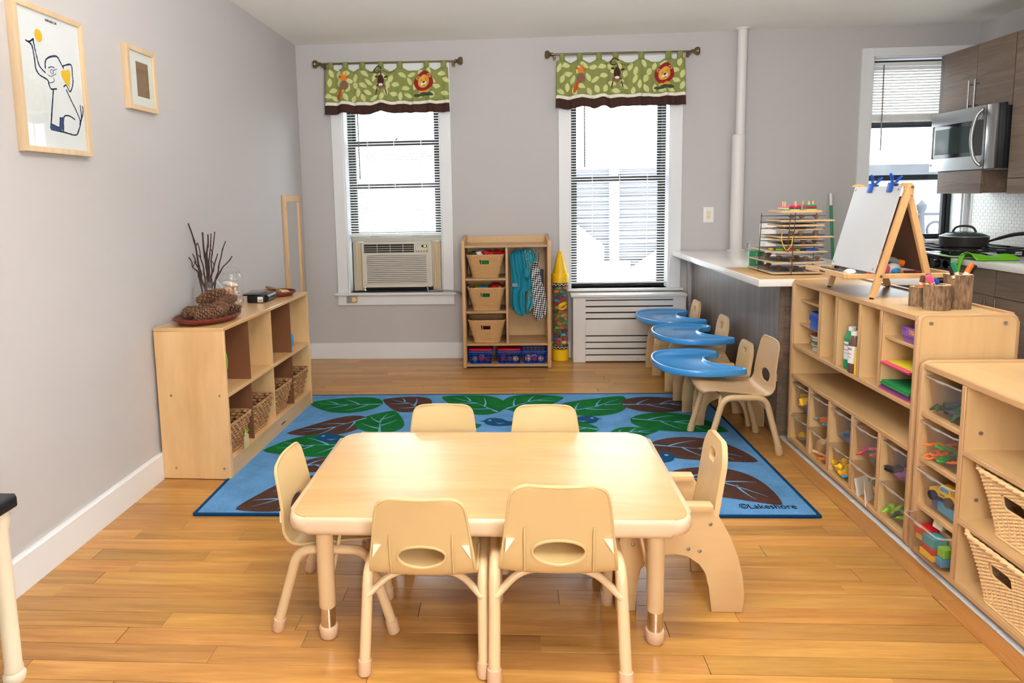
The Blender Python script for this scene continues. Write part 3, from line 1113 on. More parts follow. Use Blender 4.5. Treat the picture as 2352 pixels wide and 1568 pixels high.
D = {'trunk_l': [(2.447, 1.989), (2.476, 1.976), (2.486, 1.93), (2.487, 1.896), (2.505, 1.875), (2.548, 1.863), (2.554, 1.844), (2.566, 1.832), (2.597, 1.838)],
     'trunk_r': [(2.487, 2.002), (2.492, 1.974), (2.504, 1.919), (2.516, 1.902), (2.54, 1.889)], 'tip': [(2.447, 1.989), (2.465, 1.987), (2.489, 2.003)],
     'head': [(2.542, 1.904), (2.545, 1.934), (2.571, 1.952), (2.615, 1.963), (2.63, 1.947), (2.65, 1.924)],
     'ear': [(2.642, 1.932), (2.697, 1.947), (2.7, 1.909), (2.701, 1.878), (2.678, 1.84), (2.656, 1.86), (2.639, 1.852)],
     'mouth': [(2.548, 1.852), (2.576, 1.859), (2.588, 1.869), (2.58, 1.876)], 'brow': [(2.558, 1.909), (2.574, 1.917), (2.594, 1.917)],
     'lash': [(2.585, 1.905), (2.608, 1.915)], 'lash2': [(2.55, 1.883), (2.573, 1.881), (2.601, 1.896)],
     'back': [(2.654, 1.844), (2.674, 1.811), (2.702, 1.772), (2.722, 1.737), (2.725, 1.716), (2.709, 1.688), (2.687, 1.668), (2.614, 1.673), (2.541, 1.676)],
     'front': [(2.575, 1.83), (2.566, 1.785), (2.551, 1.723), (2.539, 1.679)], 'leg': [(2.602, 1.729), (2.596, 1.687), (2.615, 1.676), (2.624, 1.731), (2.656, 1.741), (2.692, 1.731)],
     'tail': [(2.724, 1.716), (2.748, 1.762), (2.749, 1.792)], 'tail2': [(2.734, 1.793), (2.735, 1.744), (2.719, 1.713)], 'foot': [(2.544, 1.697), (2.577, 1.69), (2.596, 1.686)]}
FD = {'yellow': [(2.63, 1.912), (2.683, 1.926), (2.689, 1.908), (2.675, 1.853), (2.649, 1.87), (2.632, 1.892)], 'legf': [(2.602, 1.729), (2.624, 1.732), (2.618, 1.676), (2.596, 1.684)],
      'footf': [(2.544, 1.697), (2.596, 1.686), (2.594, 1.671), (2.54, 1.674)]}
fr, dx = frame_on_left_wall('picture_frame', 'large pale wood framed drawing of a blue outlined elephant and yellow ball', 'picture', 2.381, 2.777, 1.585, 2.128, 0.021, 0.03, 'paper_white')
cy0, cz0 = (2.381 + 2.777) / 2, (1.585 + 2.128) / 2
pr_ = G()
for k, pts, jit in [(k, p, 0) for k, p in D.items()] + [(k, p, j) for j in (1, 2) for k, p in D.items() if k not in ('brow', 'lash', 'lash2', 'mouth')]:
    if jit:
        pts = [(a + rnd.uniform(-0.0035, 0.0035), b + rnd.uniform(-0.0035, 0.0035)) for a, b in pts]
    w = 0.0012 if jit else {'brow': 0.0022, 'lash': 0.0014, 'lash2': 0.0014, 'mouth': 0.0016}.get(k, 0.0030)
    cc = catmull([(dx + 0.0004, a - cy0, b - cz0) for a, b in pts], 5)
    n = len(cc)
    rr = [w * (0.55 + 0.6 * abs(math.sin(i * 1.7 + len(k)))) for i in range(n)]
    L_, Rr = [], []
    for i in range(n):
        d = cc[min(i + 1, n - 1)] - cc[max(i - 1, 0)]
        d = Vector((0, -d.z, d.y)).normalized() * rr[i]
        L_.append(pr_.v(cc[i] + d))
        Rr.append(pr_.v(cc[i] - d))
    for i in range(n - 1):
        pr_.f([L_[i], L_[i + 1], Rr[i + 1], Rr[i]])
for k in ('legf', 'footf'):
    pr_.f([pr_.v((dx + 0.0006, a - cy0, b - cz0)) for a, b in FD[k]])
ey, ez = 2.5775 - cy0, 1.8995 - cz0
pr_.tube([(dx + 0.0003, ey + 0.009 * math.cos(a), ez + 0.008 * math.sin(a)) for a in [k * PI / 7 for k in range(14)]], 0.0012, 4, closed=True)
part('drawing_lines', pr_, 'ink_blue', fr, 'blue ink elephant with raised trunk')
yl = G()
yl.f([yl.v((dx + 0.0005, a - cy0, b - cz0)) for a, b in FD['yellow']])
yl.f([yl.v((dx + 0.0005, 2.518 - cy0 + 0.021 * math.cos(a), 2.021 - cz0 + 0.024 * math.sin(a))) for a in [k * PI / 12 for k in range(24)]])
part('yellow_fill', yl, 'ink_yellow', fr, 'yellow ball and inside of the ear')
lettering('FILMSTUDIO.COM', 0.013, 'ink_dark', fr, (dx + 0.0005, 2.596 - cy0, 2.089 - cz0), (PI / 2, 0, PI / 2), sx=0.62)
part('glass', G().box(dx + 0.003, -0.178, -0.252, dx + 0.005, 0.178, 0.252), 'window_glass', fr)

f2, dx2 = frame_on_left_wall('picture_frame', 'small pale wood frame with a brown rectangle in a cream mat', 'picture', 3.095, 3.348, 1.829, 2.123, 0.022, 0.028, 'mat_cream')
cy2, cz2 = (3.095 + 3.348) / 2, (1.829 + 2.123) / 2
part('brown_sheet', G().box(dx2, 3.184 - cy2, 1.896 - cz2, dx2 + 0.001, 3.29 - cy2, 2.059 - cz2), 'brown_paper', f2)
part('glass', G().box(dx2 + 0.003, -0.108, -0.128, dx2 + 0.005, 0.108, 0.128), 'window_glass', f2)

t = thing('wall_mirror', 'narrow upright mirror in a light wood frame fixed in the far left corner', 'mirror', (XL, 5.365, 0.86))
for a, b, c, d in ((-0.195, -0.145, -0.57, 0.57), (0.155, 0.205, -0.57, 0.57)):
    part('frame_stile', G().box(0, a, c, 0.022, b, d, 0.002, 1), 'mirror_wood', t)
for c, d in ((0.52, 0.57), (-0.57, -0.52)):
    part('frame_rail', G().box(0, -0.145, c, 0.022, 0.155, d, 0.002, 1), 'mirror_wood', t)
part('mirror_glass', G().box(0.002, -0.145, -0.52, 0.012, 0.155, 0.52), 'mirror_glass', t)
for yy in (-0.17, 0.18):
    for zz in (0.47, -0.02, -0.45):
        part('screw_head', G().cyl((0.021, yy, zz), (0.0235, yy, zz), 0.004, n=8), 'screw', t)

# ---------------- cubby shelf along the left wall
SA = -0.0302
cub = thing('cubby_shelf', 'long birch plywood cubby shelf with eight openings against the left wall', 'shelf', (-1.7732, 3.155, 0), SA)
CW, CL, CH = 0.359, 1.249, 0.776
part('top_board', G().box(0, 0, CH - 0.018, CW, CL, CH, 0.002, 1), 'birch_top', cub)
part('end_panel', G().box(0, 0, 0.004, CW, 0.018, CH - 0.018, 0.002, 1), 'birch_ply', cub)
part('end_panel', G().box(0, CL - 0.018, 0.004, CW, CL, CH - 0.018, 0.002, 1), 'birch_ply', cub)
part('back_panel', G().box(0, 0.018, 0.02, 0.006, CL - 0.018, CH - 0.018), 'birch_ply', cub)
part('bottom_shelf', G().box(0.006, 0.018, 0.085, CW - 0.004, CL - 0.018, 0.103, 0.001, 1), 'birch_top', cub)
part('middle_shelf', G().box(0.006, 0.018, 0.418, CW - 0.006, CL - 0.018, 0.436, 0.001, 1), 'birch_top', cub)
part('toe_board', G().box(CW - 0.022, 0.018, 0.004, CW - 0.006, CL - 0.018, 0.085), 'birch_top', cub)
for i, (dy, m, th) in enumerate(((0.312, 'hardboard', 0.006), (0.622, 'birch_ply', 0.016), (0.932, 'hardboard', 0.006))):
    for z0, z1 in ((0.103, 0.418), (0.436, CH - 0.018)):
        part('divider', G().box(0.006, dy - th / 2, z0, CW - 0.012, dy + th / 2, z1), m, cub, 'brown hardboard divider' if m == 'hardboard' else None)
for x, z in ((0.07, 0.435), (0.32, 0.435), (0.07, 0.06), (0.32, 0.06)):
    part('screw_head', G().cyl((x, 0.0, z), (x, -0.002, z), 0.006, n=12), 'screw', cub)
for x, y in ((0.03, 0.03), (0.33, 0.03), (0.33, 0.62)):
    part('screw_head', G().cyl((x, y, CH), (x, y, CH + 0.001), 0.006, n=10), 'screw', cub)
lettering('Lakeshore', 0.016, 'ink_dark', cub, (CW - 0.0055, 0.72, 0.05), (PI / 2, 0, PI / 2))
CM = Matrix.Translation((-1.7732, 3.155, 0)) @ Matrix.Rotation(SA, 4, 'Z')


def incub(x, y, z):
    return CM @ Vector((x, y, z))


# ---------------- woven baskets
def basket_mesh(wt, dt, wb, db, h, r, rows, stakes, rim_r, hole=None, seed=0, amp=1.0, twist=False, corner=0.25, flare=0.0):
    rv = random.Random(seed)

    def P(p, t, off=0.0):
        w = wb + (wt - wb) * (t ** (1 - flare))
        d = db + (dt - db) * (t ** (1 - flare))
        c = corner * min(w, d)
        a, b = w / 2 - c, d / 2 - c
        per = [2 * a, PI * c / 2, 2 * b, PI * c / 2, 2 * a, PI * c / 2, 2 * b, PI * c / 2]
        s = (p % 1.0) * sum(per)
        k = 0
        while s > per[k] and k < 7:
            s -= per[k]
            k += 1
        q = s / per[k] if per[k] else 0
        cr = [(a, -b), (a, b), (-a, b), (-a, -b)]
        if k % 2:
            i = (k - 1) // 2
            cx, cy = cr[i]
            ang = -PI / 2 + PI / 2 * i + q * PI / 2
            n = Vector((math.cos(ang), math.sin(ang), 0))
            return Vector((cx, cy, t * h)) + n * (c + off)
        i = k // 2
        if i == 0:
            return Vector((-a + 2 * a * q, -b - c - off, t * h))
        if i == 1:
            return Vector((a + c + off, -b + 2 * b * q, t * h))
        if i == 2:
            return Vector((a - 2 * a * q, b + c + off, t * h))
        return Vector((-a - c - off, b - 2 * b * q, t * h))
    g = G()
    N = stakes * 2
    for j in range(rows):
        t = (j + 0.5) / rows
        pts = []
        for i in range(N):
            sgn = 1 if (i // 1 + j) % 2 else -1
            jit = rv.uniform(-0.25, 0.25) * r if twist else 0
            pts.append((i, P(i / N, t, sgn * r * 0.62 * amp if i % 1 == 0 else 0) + Vector((0, 0, jit))))
        runs, cur = [], []
        for i, p in pts:
            inh = False
            if hole:
                hw, ha, hb = hole
                if abs(p.x) < hw and ha < p.z < hb and abs(p.y) > db * 0.3:
                    inh = True
            if inh:
                if cur:
                    runs.append(cur)
                cur = []
            else:
                cur.append(p)
        if cur:
            runs.append(cur)
        if len(runs) == 1 and len(cur) == N:
            rr = [r * (rv.uniform(0.8, 1.25) if twist else 1) for _ in cur]
            g.tube(cur, rr, 4, closed=True, flat=1.25 if not twist else 1.15)
        else:
            for k, q in enumerate(runs):
                if k == len(runs) - 1 and runs[0][0] is pts[0][1] and q[-1] is pts[-1][1]:
                    q = q + [runs[0][0]]
                if len(q) > 1:
                    g.tube(q, r, 4, flat=1.25)
    body = g
    s = G()
    for i in range(stakes):
        p = (i * 2 + 0.5) / N
        a, b = P(p, 0.0), P(p, 1.0)
        m = P(p, 0.5)
        if hole and abs(m.x) < hole[0] and abs(m.y) > db * 0.3:
            s.tube([a, P(p, hole[1] / h)], r * 0.8, 4)
            s.tube([P(p, hole[2] / h), b], r * 0.8, 4)
        else:
            s.tube([a, m, b], r * 0.8, 4)
    rim = G()
    K = 180
    for ph in (0, PI):
        rim.tube([P(i / K, 1.0, 0) + Vector((0, 0, rim_r * 0.45 * math.sin(i * 0.75 + ph))) + (P(i / K, 1.0, rim_r * 0.45 * math.cos(i * 0.75 + ph)) - P(i / K, 1.0, 0)) for i in range(K)], rim_r * 0.85, 6, closed=True)
    base = G().prism([tuple(P(i / 24, 0.0)[:2]) for i in range(24)], 0.0, r * 2, 'Z')
    base.tube([P(i / 48, 0.02, r * 0.5) for i in range(48)], r * 1.3, 5, closed=True)
    if hole:
        for sy in (-1, 1):
            q = []
            for k in range(20):
                a = 2 * PI * k / 20
                x = hole[0] * max(-1, min(1, 1.25 * math.cos(a)))
                z = (hole[1] + hole[2]) / 2 + (hole[2] - hole[1]) / 2 * max(-1, min(1, 1.25 * math.sin(a)))
                t = z / h
                d = db + (dt - db) * (t ** (1 - flare))
                q.append((x, sy * (d / 2), z))
            rim.tube(q, r * 0.9, 5, closed=True)
    return body, s, rim, base


def basket(name, label, group, loc, rz, mat, **kw):
    t = thing(name, label, 'basket', loc, rz, group)
    b, s, r, ba = basket_mesh(**kw)
    tag(part('weave', b, mat, t), kind='stuff')
    tag(part('stakes', s, mat, t), kind='stuff')
    part('rim', r, mat, t)
    part('base', ba, mat, t)
    return t


sg = basket('seagrass_basket', 'brown seagrass basket in the near lower cubby, green cuttings and a paper tag on it', 'seagrass baskets in the cubby shelf', incub(0.20, 0.155, 0.103), SA + PI / 2, 'seagrass',
            wt=0.27, dt=0.30, wb=0.21, db=0.22, h=0.168, r=0.0084, rows=10, stakes=26, rim_r=0.006, twist=True, corner=0.08, seed=2)
for dy, lb in ((0.462, 'second seagrass basket from the near end of the cubby shelf, with black cloth inside'), (0.772, 'third seagrass basket from the near end of the cubby shelf'), (1.08, 'farthest seagrass basket, nearest the radiator-side wall, in the cubby shelf')):
    c = copy_tree(sg)
    c.location = incub(0.20, dy, 0.103)
    c['label'] = lb
bpy.context.view_layer.update()


def blob(rx, ry, rz, seed=0, amp=0.2, n=18, k=12, sc=3.0):
    from mathutils import noise
    g = G()
    g.sphere((0, 0, 0), rx, ry, rz, n, k)
    off = Vector((seed * 7.1, seed * 3.3, seed * 1.7))
    for v in g.b.verts:
        d = noise.noise(v.co / max(rx, ry, rz) * sc / 2 + off) + 0.5 * noise.noise(v.co / max(rx, ry, rz) * sc + off)
        v.co *= 1 + amp * d
    return g


single('cloth', blob(0.075, 0.085, 0.05, 3, 0.5), 'black', 'black cloth lying in the second seagrass basket', 'cloth', incub(0.20, 0.425, 0.262))
# curly green cuttings
lv = G()
for i in range(16):
    a = rnd.uniform(0, 6.28)
    b = incub(0.20 + 0.05 * math.cos(a), 0.14 + 0.04 * math.sin(a), 0.235)
    p = [b]
    d = Vector((rnd.uniform(-1, 1), rnd.uniform(-1, 1), rnd.uniform(0.6, 2)))
    for k in range(5):
        d += Vector((rnd.uniform(-0.9, 0.9), rnd.uniform(-0.9, 0.9), rnd.uniform(-0.8, 0.5)))
        p.append(p[-1] + d.normalized() * 0.018)
    lv.tube(catmull(p, 3), 0.0028, 5, flat=0.5)
lv.sphere(tuple(incub(0.2, 0.14, 0.222)), 0.05, 0.05, 0.02, 10, 6)
tag(single('plant_cuttings', lv, 'lime', 'curly green plant cuttings in the near seagrass basket', 'leaves'), kind='stuff')
t = thing('paper_tag', 'tan paper tag on a string hanging from the near seagrass basket', 'tag', incub(0.368, 0.165, 0.163), SA)
part('card', G().prism([(-0.03, -0.055), (0.03, -0.055), (0.03, 0.005), (0.012, 0.022), (-0.012, 0.022), (-0.03, 0.005)], 0, 0.0012, 'X'), 'kraft', t)
part('string', G().tube([(0.001, 0, 0.01), (-0.004, -0.006, 0.07), (-0.022, 0.0, 0.112)], 0.0012, 5), 'kraft', t)
part('green_ribbon', G().tube([(0.002, -0.02, 0.02), (0.004, -0.005, 0.04), (0.003, 0.004, 0.025), (0.005, 0.02, 0.035)], 0.003, 5), 'lime', t)

t = thing('toy_hoop', 'thin lime green hoop standing in the near upper cubby', 'hoop', incub(0.183, 0.075, 0.590))
part('ring', G().tube([(0.15 * math.cos(a), 0.0, 0.151 * math.sin(a)) for a in [k * PI / 16 for k in range(32)]], 0.003, 6, closed=True), 'lime', t)
t = thing('toy_tablet', 'blue and green toy tablet leaning in the far upper cubby', 'toy', incub(0.268, 1.10, 0.4362), 0)
part('case', G().prism(rrect(-0.03, 0, 0.03, 0.085, 0.018), -0.012, 0.012, 'Y', bev=0.003), 'sky', t)
part('screen', G().prism(rrect(-0.019, 0.017, 0.019, 0.065, 0.006), -0.014, -0.011, 'Y'), 'green', t)

# ---------------- on top of the cubby shelf
def oval_tray(label, c, rx, ry, rz, group=None, mat='red_wicker'):
    t = thing('wicker_tray', label, 'tray', c, rz, 'oval wicker trays on the cubby shelf')
    g = G()
    n = 40
    g.lathe([(0, 0.001), (0.82, 0.001), (0.93, 0.010), (1.0, 0.024), (0.97, 0.026), (0.90, 0.014), (0.80, 0.006), (0, 0.006)], n)
    for v in g.b.verts:
        v.co.x *= rx
        v.co.y *= ry
    part('tray_body', g, mat, t)
    rm = G()
    for ph in (0, 2.1, 4.2):
        rm.tube([((rx + 0.004 * math.cos(i * 0.9 + ph)) * math.cos(2 * PI * i / 80), (ry + 0.004 * math.cos(i * 0.9 + ph)) * math.sin(2 * PI * i / 80), 0.026 + 0.004 * math.sin(i * 0.9 + ph)) for i in range(80)], 0.0035, 5, closed=True)
    part('braided_rim', rm, mat, t)
    return t


TC = incub(0.178, 0.215, CH)
oval_tray('oval red-brown wicker tray holding pine cones at the near end', TC, 0.150, 0.200, SA)


def cone_mesh(L, r, seed):
    rv = random.Random(seed)
    g = G()
    g.lathe([(0.001, 0)] + [(r * 0.50 * math.sin(PI * (0.12 + 0.82 * i / 8)), L * i / 8) for i in range(1, 8)] + [(0.001, L)], 8)
    core = len(g.b.faces)
    n = 84
    for i in range(n):
        t = (i + 0.5) / n
        a = i * 2.39996
        rr = r * (math.sin(PI * (0.12 + 0.80 * t)) ** 0.8)
        z = L * t
        cr = Vector((math.cos(a), math.sin(a), 0))
        tn = Vector((-math.sin(a), math.cos(a), 0))
        w = r * 0.30
        base = cr * rr * 0.42 + Vector((0, 0, z))
        tip = cr * rr * rv.uniform(0.92, 1.08) + Vector((0, 0, z + L * 0.045))
        thk = Vector((0, 0, r * 0.085))
        v = [g.v(p) for p in (base - tn * w * 0.5, base + tn * w * 0.5, tip + tn * w * 0.75, tip - tn * w * 0.75)]
        u = [g.v(p) for p in (base - tn * w * 0.5 + thk, base + tn * w * 0.5 + thk, tip + tn * w * 0.55 + thk * 2.6, tip - tn * w * 0.55 + thk * 2.6)]
        for q in ((0, 1, 2, 3),):
            g.f([v[j] for j in q])
            g.f([u[j] for j in reversed(q)])
        for j in range(4):
            g.f([v[j], v[(j + 1) % 4], u[(j + 1) % 4], u[j]])
    bmesh.ops.recalc_face_normals(g.b, faces=g.b.faces[:])
    g.b.faces.ensure_lookup_table()
    for f in g.b.faces[:core]:
        f.material_index = 1
    me = g.mesh('pine_cone', 'pinecone', False)
    me.materials.append(MATS['cone_core'])
    return me


big, small = cone_mesh(0.155, 0.034, 1), cone_mesh(0.085, 0.036, 2)
cones = [(big, (-0.050, -0.115, 0.050), (0, R(84), R(62)), 'long pine cone at the near left of the tray'), (big, (0.015, -0.085, 0.052), (0, R(84), R(70)), 'long pine cone lying across the front of the pile'),
         (big, (-0.045, -0.03, 0.104), (0, R(78), R(50)), 'topmost long pine cone of the pile'), (big, (0.035, 0.02, 0.085), (0, R(88), R(75)), 'long pine cone at the far right of the pile'),
         (big, (-0.01, 0.03, 0.045), (0, R(88), R(20)), 'long pine cone under the pile towards the jar'), (small, (0.055, -0.120, 0.040), (R(-75), 0, R(-30)), 'round pine cone at the near edge of the tray'),
         (small, (0.0, -0.150, 0.038), (R(-80), 0, R(-50)), 'squat pine cone under the front long one'), (small, (-0.085, -0.105, 0.040), (R(-78), 0, R(-35)), 'blunt pine cone at the near tip of the tray'), (small, (0.090, -0.05, 0.042), (R(-70), 0, R(10)), 'round pine cone at the right edge of the tray')]
for me, p, r_, lb in cones:
    q = CM.to_3x3() @ Vector(p)
    tag(link('pine_cone', me, None, TC + q, r_), lb, 'pine cone', 'pine cones in the tray')


def jar(label, loc, R_, hgt, neck, shoulder, lidded=False):
    t = thing('glass_jar', label, 'jar', loc)
    o = [(R_ * 0.92, 0.0), (R_, 0.008), (R_, shoulder), (R_ * 0.97, shoulder + 0.014), (neck + 0.004, hgt - 0.022), (neck, hgt - 0.012), (neck + 0.004, hgt - 0.006), (neck + 0.003, hgt)]
    i = [(max(a - 0.003, 0.001), z + (0.005 if k == 0 else 0)) for k, (a, z) in enumerate(o)]
    g = G()
    g.lathe([(0, 0)] + o + list(reversed(i)) + [(0, 0.006)], 40, cap=False)
    part('jar_body', g, 'clear_glass', t)
    if lidded:
        part('lid', G().lathe([(neck - 0.004, hgt - 0.008), (neck + 0.008, hgt + 0.001), (neck + 0.008, hgt + 0.006), (neck * 0.8, hgt + 0.020), (0.016, hgt + 0.028), (0.011, hgt + 0.040), (0.020, hgt + 0.056), (0.016, hgt + 0.068), (0, hgt + 0.071)], 32), 'clear_glass', t)
        part('neck_ring', G().tube([((neck + 0.005) * math.cos(a), (neck + 0.005) * math.sin(a), hgt - 0.012) for a in [k * PI / 16 for k in range(32)]], 0.0025, 6, closed=True), 'clear_glass', t)
    return t


J1 = Vector((-1.690, 3.600, CH + 0.0005))
jar('open glass jar holding dark twigs behind the pine cones', J1, 0.083, 0.186, 0.060, 0.128)
ends = [(-1.816, 1.274), (-1.706, 1.223), (-1.657, 1.213), (-1.621, 1.225), (-1.584, 1.172), (-1.608, 1.106), (-1.539, 1.09), (-1.736, 1.162), (-1.80, 1.089), (-1.768, 1.104), (-1.706, 1.118), (-1.665, 1.215)]
tw_lb = ['tallest twig leaning far left out of the jar', 'thick forked-looking twig bent left at its tip', 'straight twig in the middle of the jar', 'upright twig with a small knob near its top', 'twig curving out to the right', 'short twig with side bumps leaning right', 'twig reaching lowest out to the right over the shell jar', 'thin twig left of the middle', 'thin twig drooping low to the left', 'short stubby twig on the left side', 'short twig in the centre left', 'thin pale-tipped straight twig in the middle']
for i, (ex, ez) in enumerate(ends):
    yy = 3.60 + rnd.uniform(-0.03, 0.03)
    a = rnd.uniform(0, 6.28)
    bx, by = J1.x + 0.045 * math.cos(a) * 0.8 - (ex - J1.x) * 0.15, J1.y + 0.03 * math.sin(a)
    ex = max(ex, -1.78)
    nx = J1.x + max(-0.045, min(0.045, (ex - J1.x) * 0.35))
    pts = [(bx, by, CH + 0.010), (nx, (by + yy) / 2, CH + 0.175)]
    for k in range(1, 5):
        t_ = k / 5
        pts.append((nx + (ex - nx) * (t_ ** 1.2) + rnd.uniform(-0.005, 0.005), (by + yy) / 2 * (1 - t_) + yy * t_ + rnd.uniform(-0.01, 0.01), CH + 0.175 + (ez - CH - 0.175) * t_))
    pts.append((ex, yy, ez))
    cc = catmull(pts, 4)
    r0 = (0.0065 if i in (0, 1, 2) else 0.0045)
    g = G()
    rr = [r0 * (1.15 - 0.55 * k / len(cc)) * (1 + (0.35 if (k * 7 + i) % 9 == 0 else 0)) for k in range(len(cc))]
    g.tube(cc, rr, 6)
    m = cc[len(cc) * 2 // 3]
    if i in (0, 3, 5, 8, 9, 10, 7):
        s_ = -1 if i % 2 else 1
        g.tube([m, m + Vector((0.012 * s_, 0, 0.022))], [r0 * 0.6, r0 * 0.4], 5)
    tag(part('twig', g, 'twig', None), tw_lb[i], 'twig', 'twigs in the open jar')

J2 = Vector((-1.655, 3.825, CH + 0.0005))
jar('lidded glass jar half full of seashells', J2, 0.068, 0.205, 0.052, 0.140, True)


def shell_mesh(kind, r, mat):
    g = G()
    if kind == 'fan':
        N = 14
        c = g.v((0, 0, 0))
        c2 = g.v((0, 0, -0.002))
        prev = None
        for k in (0.5, 1.0):
            ring, ring2 = [], []
            for i in range(N + 1):
                a = -0.3 + (PI + 0.6) * i / N
                z = r * 0.35 * (1 - (k - 0.2) ** 2) + (0.0012 if i % 2 else -0.0012) * k
                ring.append(g.v((r * k * math.cos(a), r * k * math.sin(a), z)))
                ring2.append(g.v((r * k * math.cos(a), r * k * math.sin(a), z - 0.002)))
            for i in range(N):
                if prev is None:
                    g.f([c, ring[i], ring[i + 1]])
                    g.f([c2, ring2[i + 1], ring2[i]])
                else:
                    g.f([prev[0][i], ring[i], ring[i + 1], prev[0][i + 1]])
                    g.f([prev[1][i + 1], ring2[i + 1], ring2[i], prev[1][i]])
            prev = (ring, ring2)
        for i in range(N):
            g.f([prev[0][i], prev[1][i], prev[1][i + 1], prev[0][i + 1]])
    elif kind == 'spiral':
        g.tube([(r * 0.2 * math.cos(a), r * 0.2 * math.sin(a), r * 1.6 * (1 - a / 14)) for a in [k * 0.5 for k in range(26)]], [r * (0.1 + 0.6 * k / 26) for k in range(26)], 6)
    else:
        g.sphere((0, 0, 0), r, r * 0.7, r * 0.35, 10, 6)
    return g.mesh('seashell', mat)


shs = [shell_mesh('fan', 0.022, 'shell_peach'), shell_mesh('fan', 0.018, 'shell_white'), shell_mesh('spiral', 0.013, 'shell_white'), shell_mesh('pebble', 0.016, 'shell_pink'), shell_mesh('fan', 0.015, 'shell_pink'), shell_mesh('pebble', 0.013, 'shell_peach')]
for lay in range(5):
    for k in range(7):
        a = k * 2 * PI / 7 + lay * 0.5
        rr_ = 0.040 if k else 0.0
        i = (lay * 3 + k * 2) % 6
        tag(link('seashell', shs[i], None, (J2.x + rr_ * math.cos(a), J2.y + rr_ * math.sin(a), J2.z + 0.022 + lay * 0.019), (R(60 + 30 * math.sin(k)), rnd.uniform(-0.5, 0.5), a + PI / 2)),
            ('peach fan seashell', 'white fan seashell', 'white spiral seashell', 'pinkish rounded seashell', 'pink fan seashell', 'peach rounded seashell')[i] + ' in the lidded jar, %s layer, %s' % (('lowest', 'second', 'middle', 'fourth', 'top')[lay], 'in the centre' if not k else ('towards the room', 'far right', 'far side', 'wall side', 'near left', 'near right')[k - 1]), 'seashell', 'seashells in the lidded jar')
single('seashell', G().sphere((0, 0, 0), 0.046, 0.020, 0.016, 16, 8), 'shell_white', 'large pale shell lying on top of the other shells in the jar', 'seashell', (J2.x, J2.y - 0.012, J2.z + 0.132), (0, 0.2, 0.1))

t = thing('black_case', 'flat black case with a white barcode label beside the shell jar', 'case', incub(0.195, 0.86, CH), SA + 0.05)
part('lower_box', G().box(-0.055, -0.085, 0, 0.050, 0.075, 0.045, 0.008), 'black', t)
part('lid', G().box(-0.085, -0.075, 0.046, 0.025, 0.075, 0.056, 0.004), 'black_gloss', t, 'glossy black flap', rot=(R(3), 0, 0))
part('label', G().box(0.012, -0.0865, 0.006, 0.044, -0.084, 0.038), 'white_plastic', t, 'white barcode label')
g = G()
for k in range(7):
    g.box(0.015 + k * 0.004, -0.087, 0.010, 0.0165 + k * 0.004 + (k % 2) * 0.001, -0.0863, 0.022)
part('label_print', g, 'black', t)
part('roller', G().cyl((0.045, -0.05, 0.024), (0.045, 0.095, 0.024), 0.024, n=20), 'black', t)

T2 = incub(0.20, 1.095, CH)
oval_tray('oval wicker tray with cut wood slices at the far end', T2, 0.125, 0.105, SA)
for i, (x, y, z, r, rx, lb) in enumerate(((-0.05, -0.02, 0.02, 0.045, 0.15, 'pale wood slice at the left of the far tray'), (0.055, -0.02, 0.022, 0.042, 0.2, 'oval wood slice at the right of the far tray'), (0.0, 0.045, 0.022, 0.040, 0.1, 'wood slice at the back of the far tray'),
                                         (-0.02, 0.0, 0.045, 0.045, 0.35, 'thick bark-edged slice tilted on top of the pile'), (0.03, -0.055, 0.026, 0.026, 0.6, 'small dark-barked wood slice at the front of the pile'))):
    s_ = thing('wood_slice', lb, 'wood slice', T2 + Vector((x, y, z)), 0, 'wood slices in the far tray')
    s_.rotation_euler = (rx, -0.15, i)
    part('bark', G().lathe([(r, -0.005), (r * 1.03, 0), (r, 0.005), (r * 0.93, 0.005), (r * 0.93, -0.005), (r, -0.005)], 20, cap=False), 'bark', s_)
    part('cut_face', G().cyl((0, 0, -0.0052), (0, 0, 0.0052), r * 0.94, n=20), 'slice_wood', s_)

# ---------------- black-topped table at the lower left edge of the view
t = thing('side_table', 'black-topped cream table cut off by the left edge of the view', 'table', (-1.595, 1.465, 0))
part('tabletop', G().prism([(-0.16, -0.55), (0.15, -0.55), (0.165, -0.53), (0.165, 0.295), (0.15, 0.31), (-0.16, 0.31)], 0.526, 0.562, 'Z', bev=0.007), 'black', t)
part('apron', G().box(-0.15, -0.50, 0.45, 0.125, 0.27, 0.528), 'cream', t)
for x, y in ((0.118, 0.275), (-0.13, 0.275), (0.118, -0.50), (-0.13, -0.50)):
    lg = G()
    lg.lathe([(0.027, 0.0), (0.030, 0.010), (0.030, 0.022), (0.024, 0.030), (0.026, 0.040), (0.023, 0.048), (0.023, 0.46), (0.030, 0.49), (0.030, 0.53)], 20, (x, y, 0))
    part('leg', lg, 'cream', t)

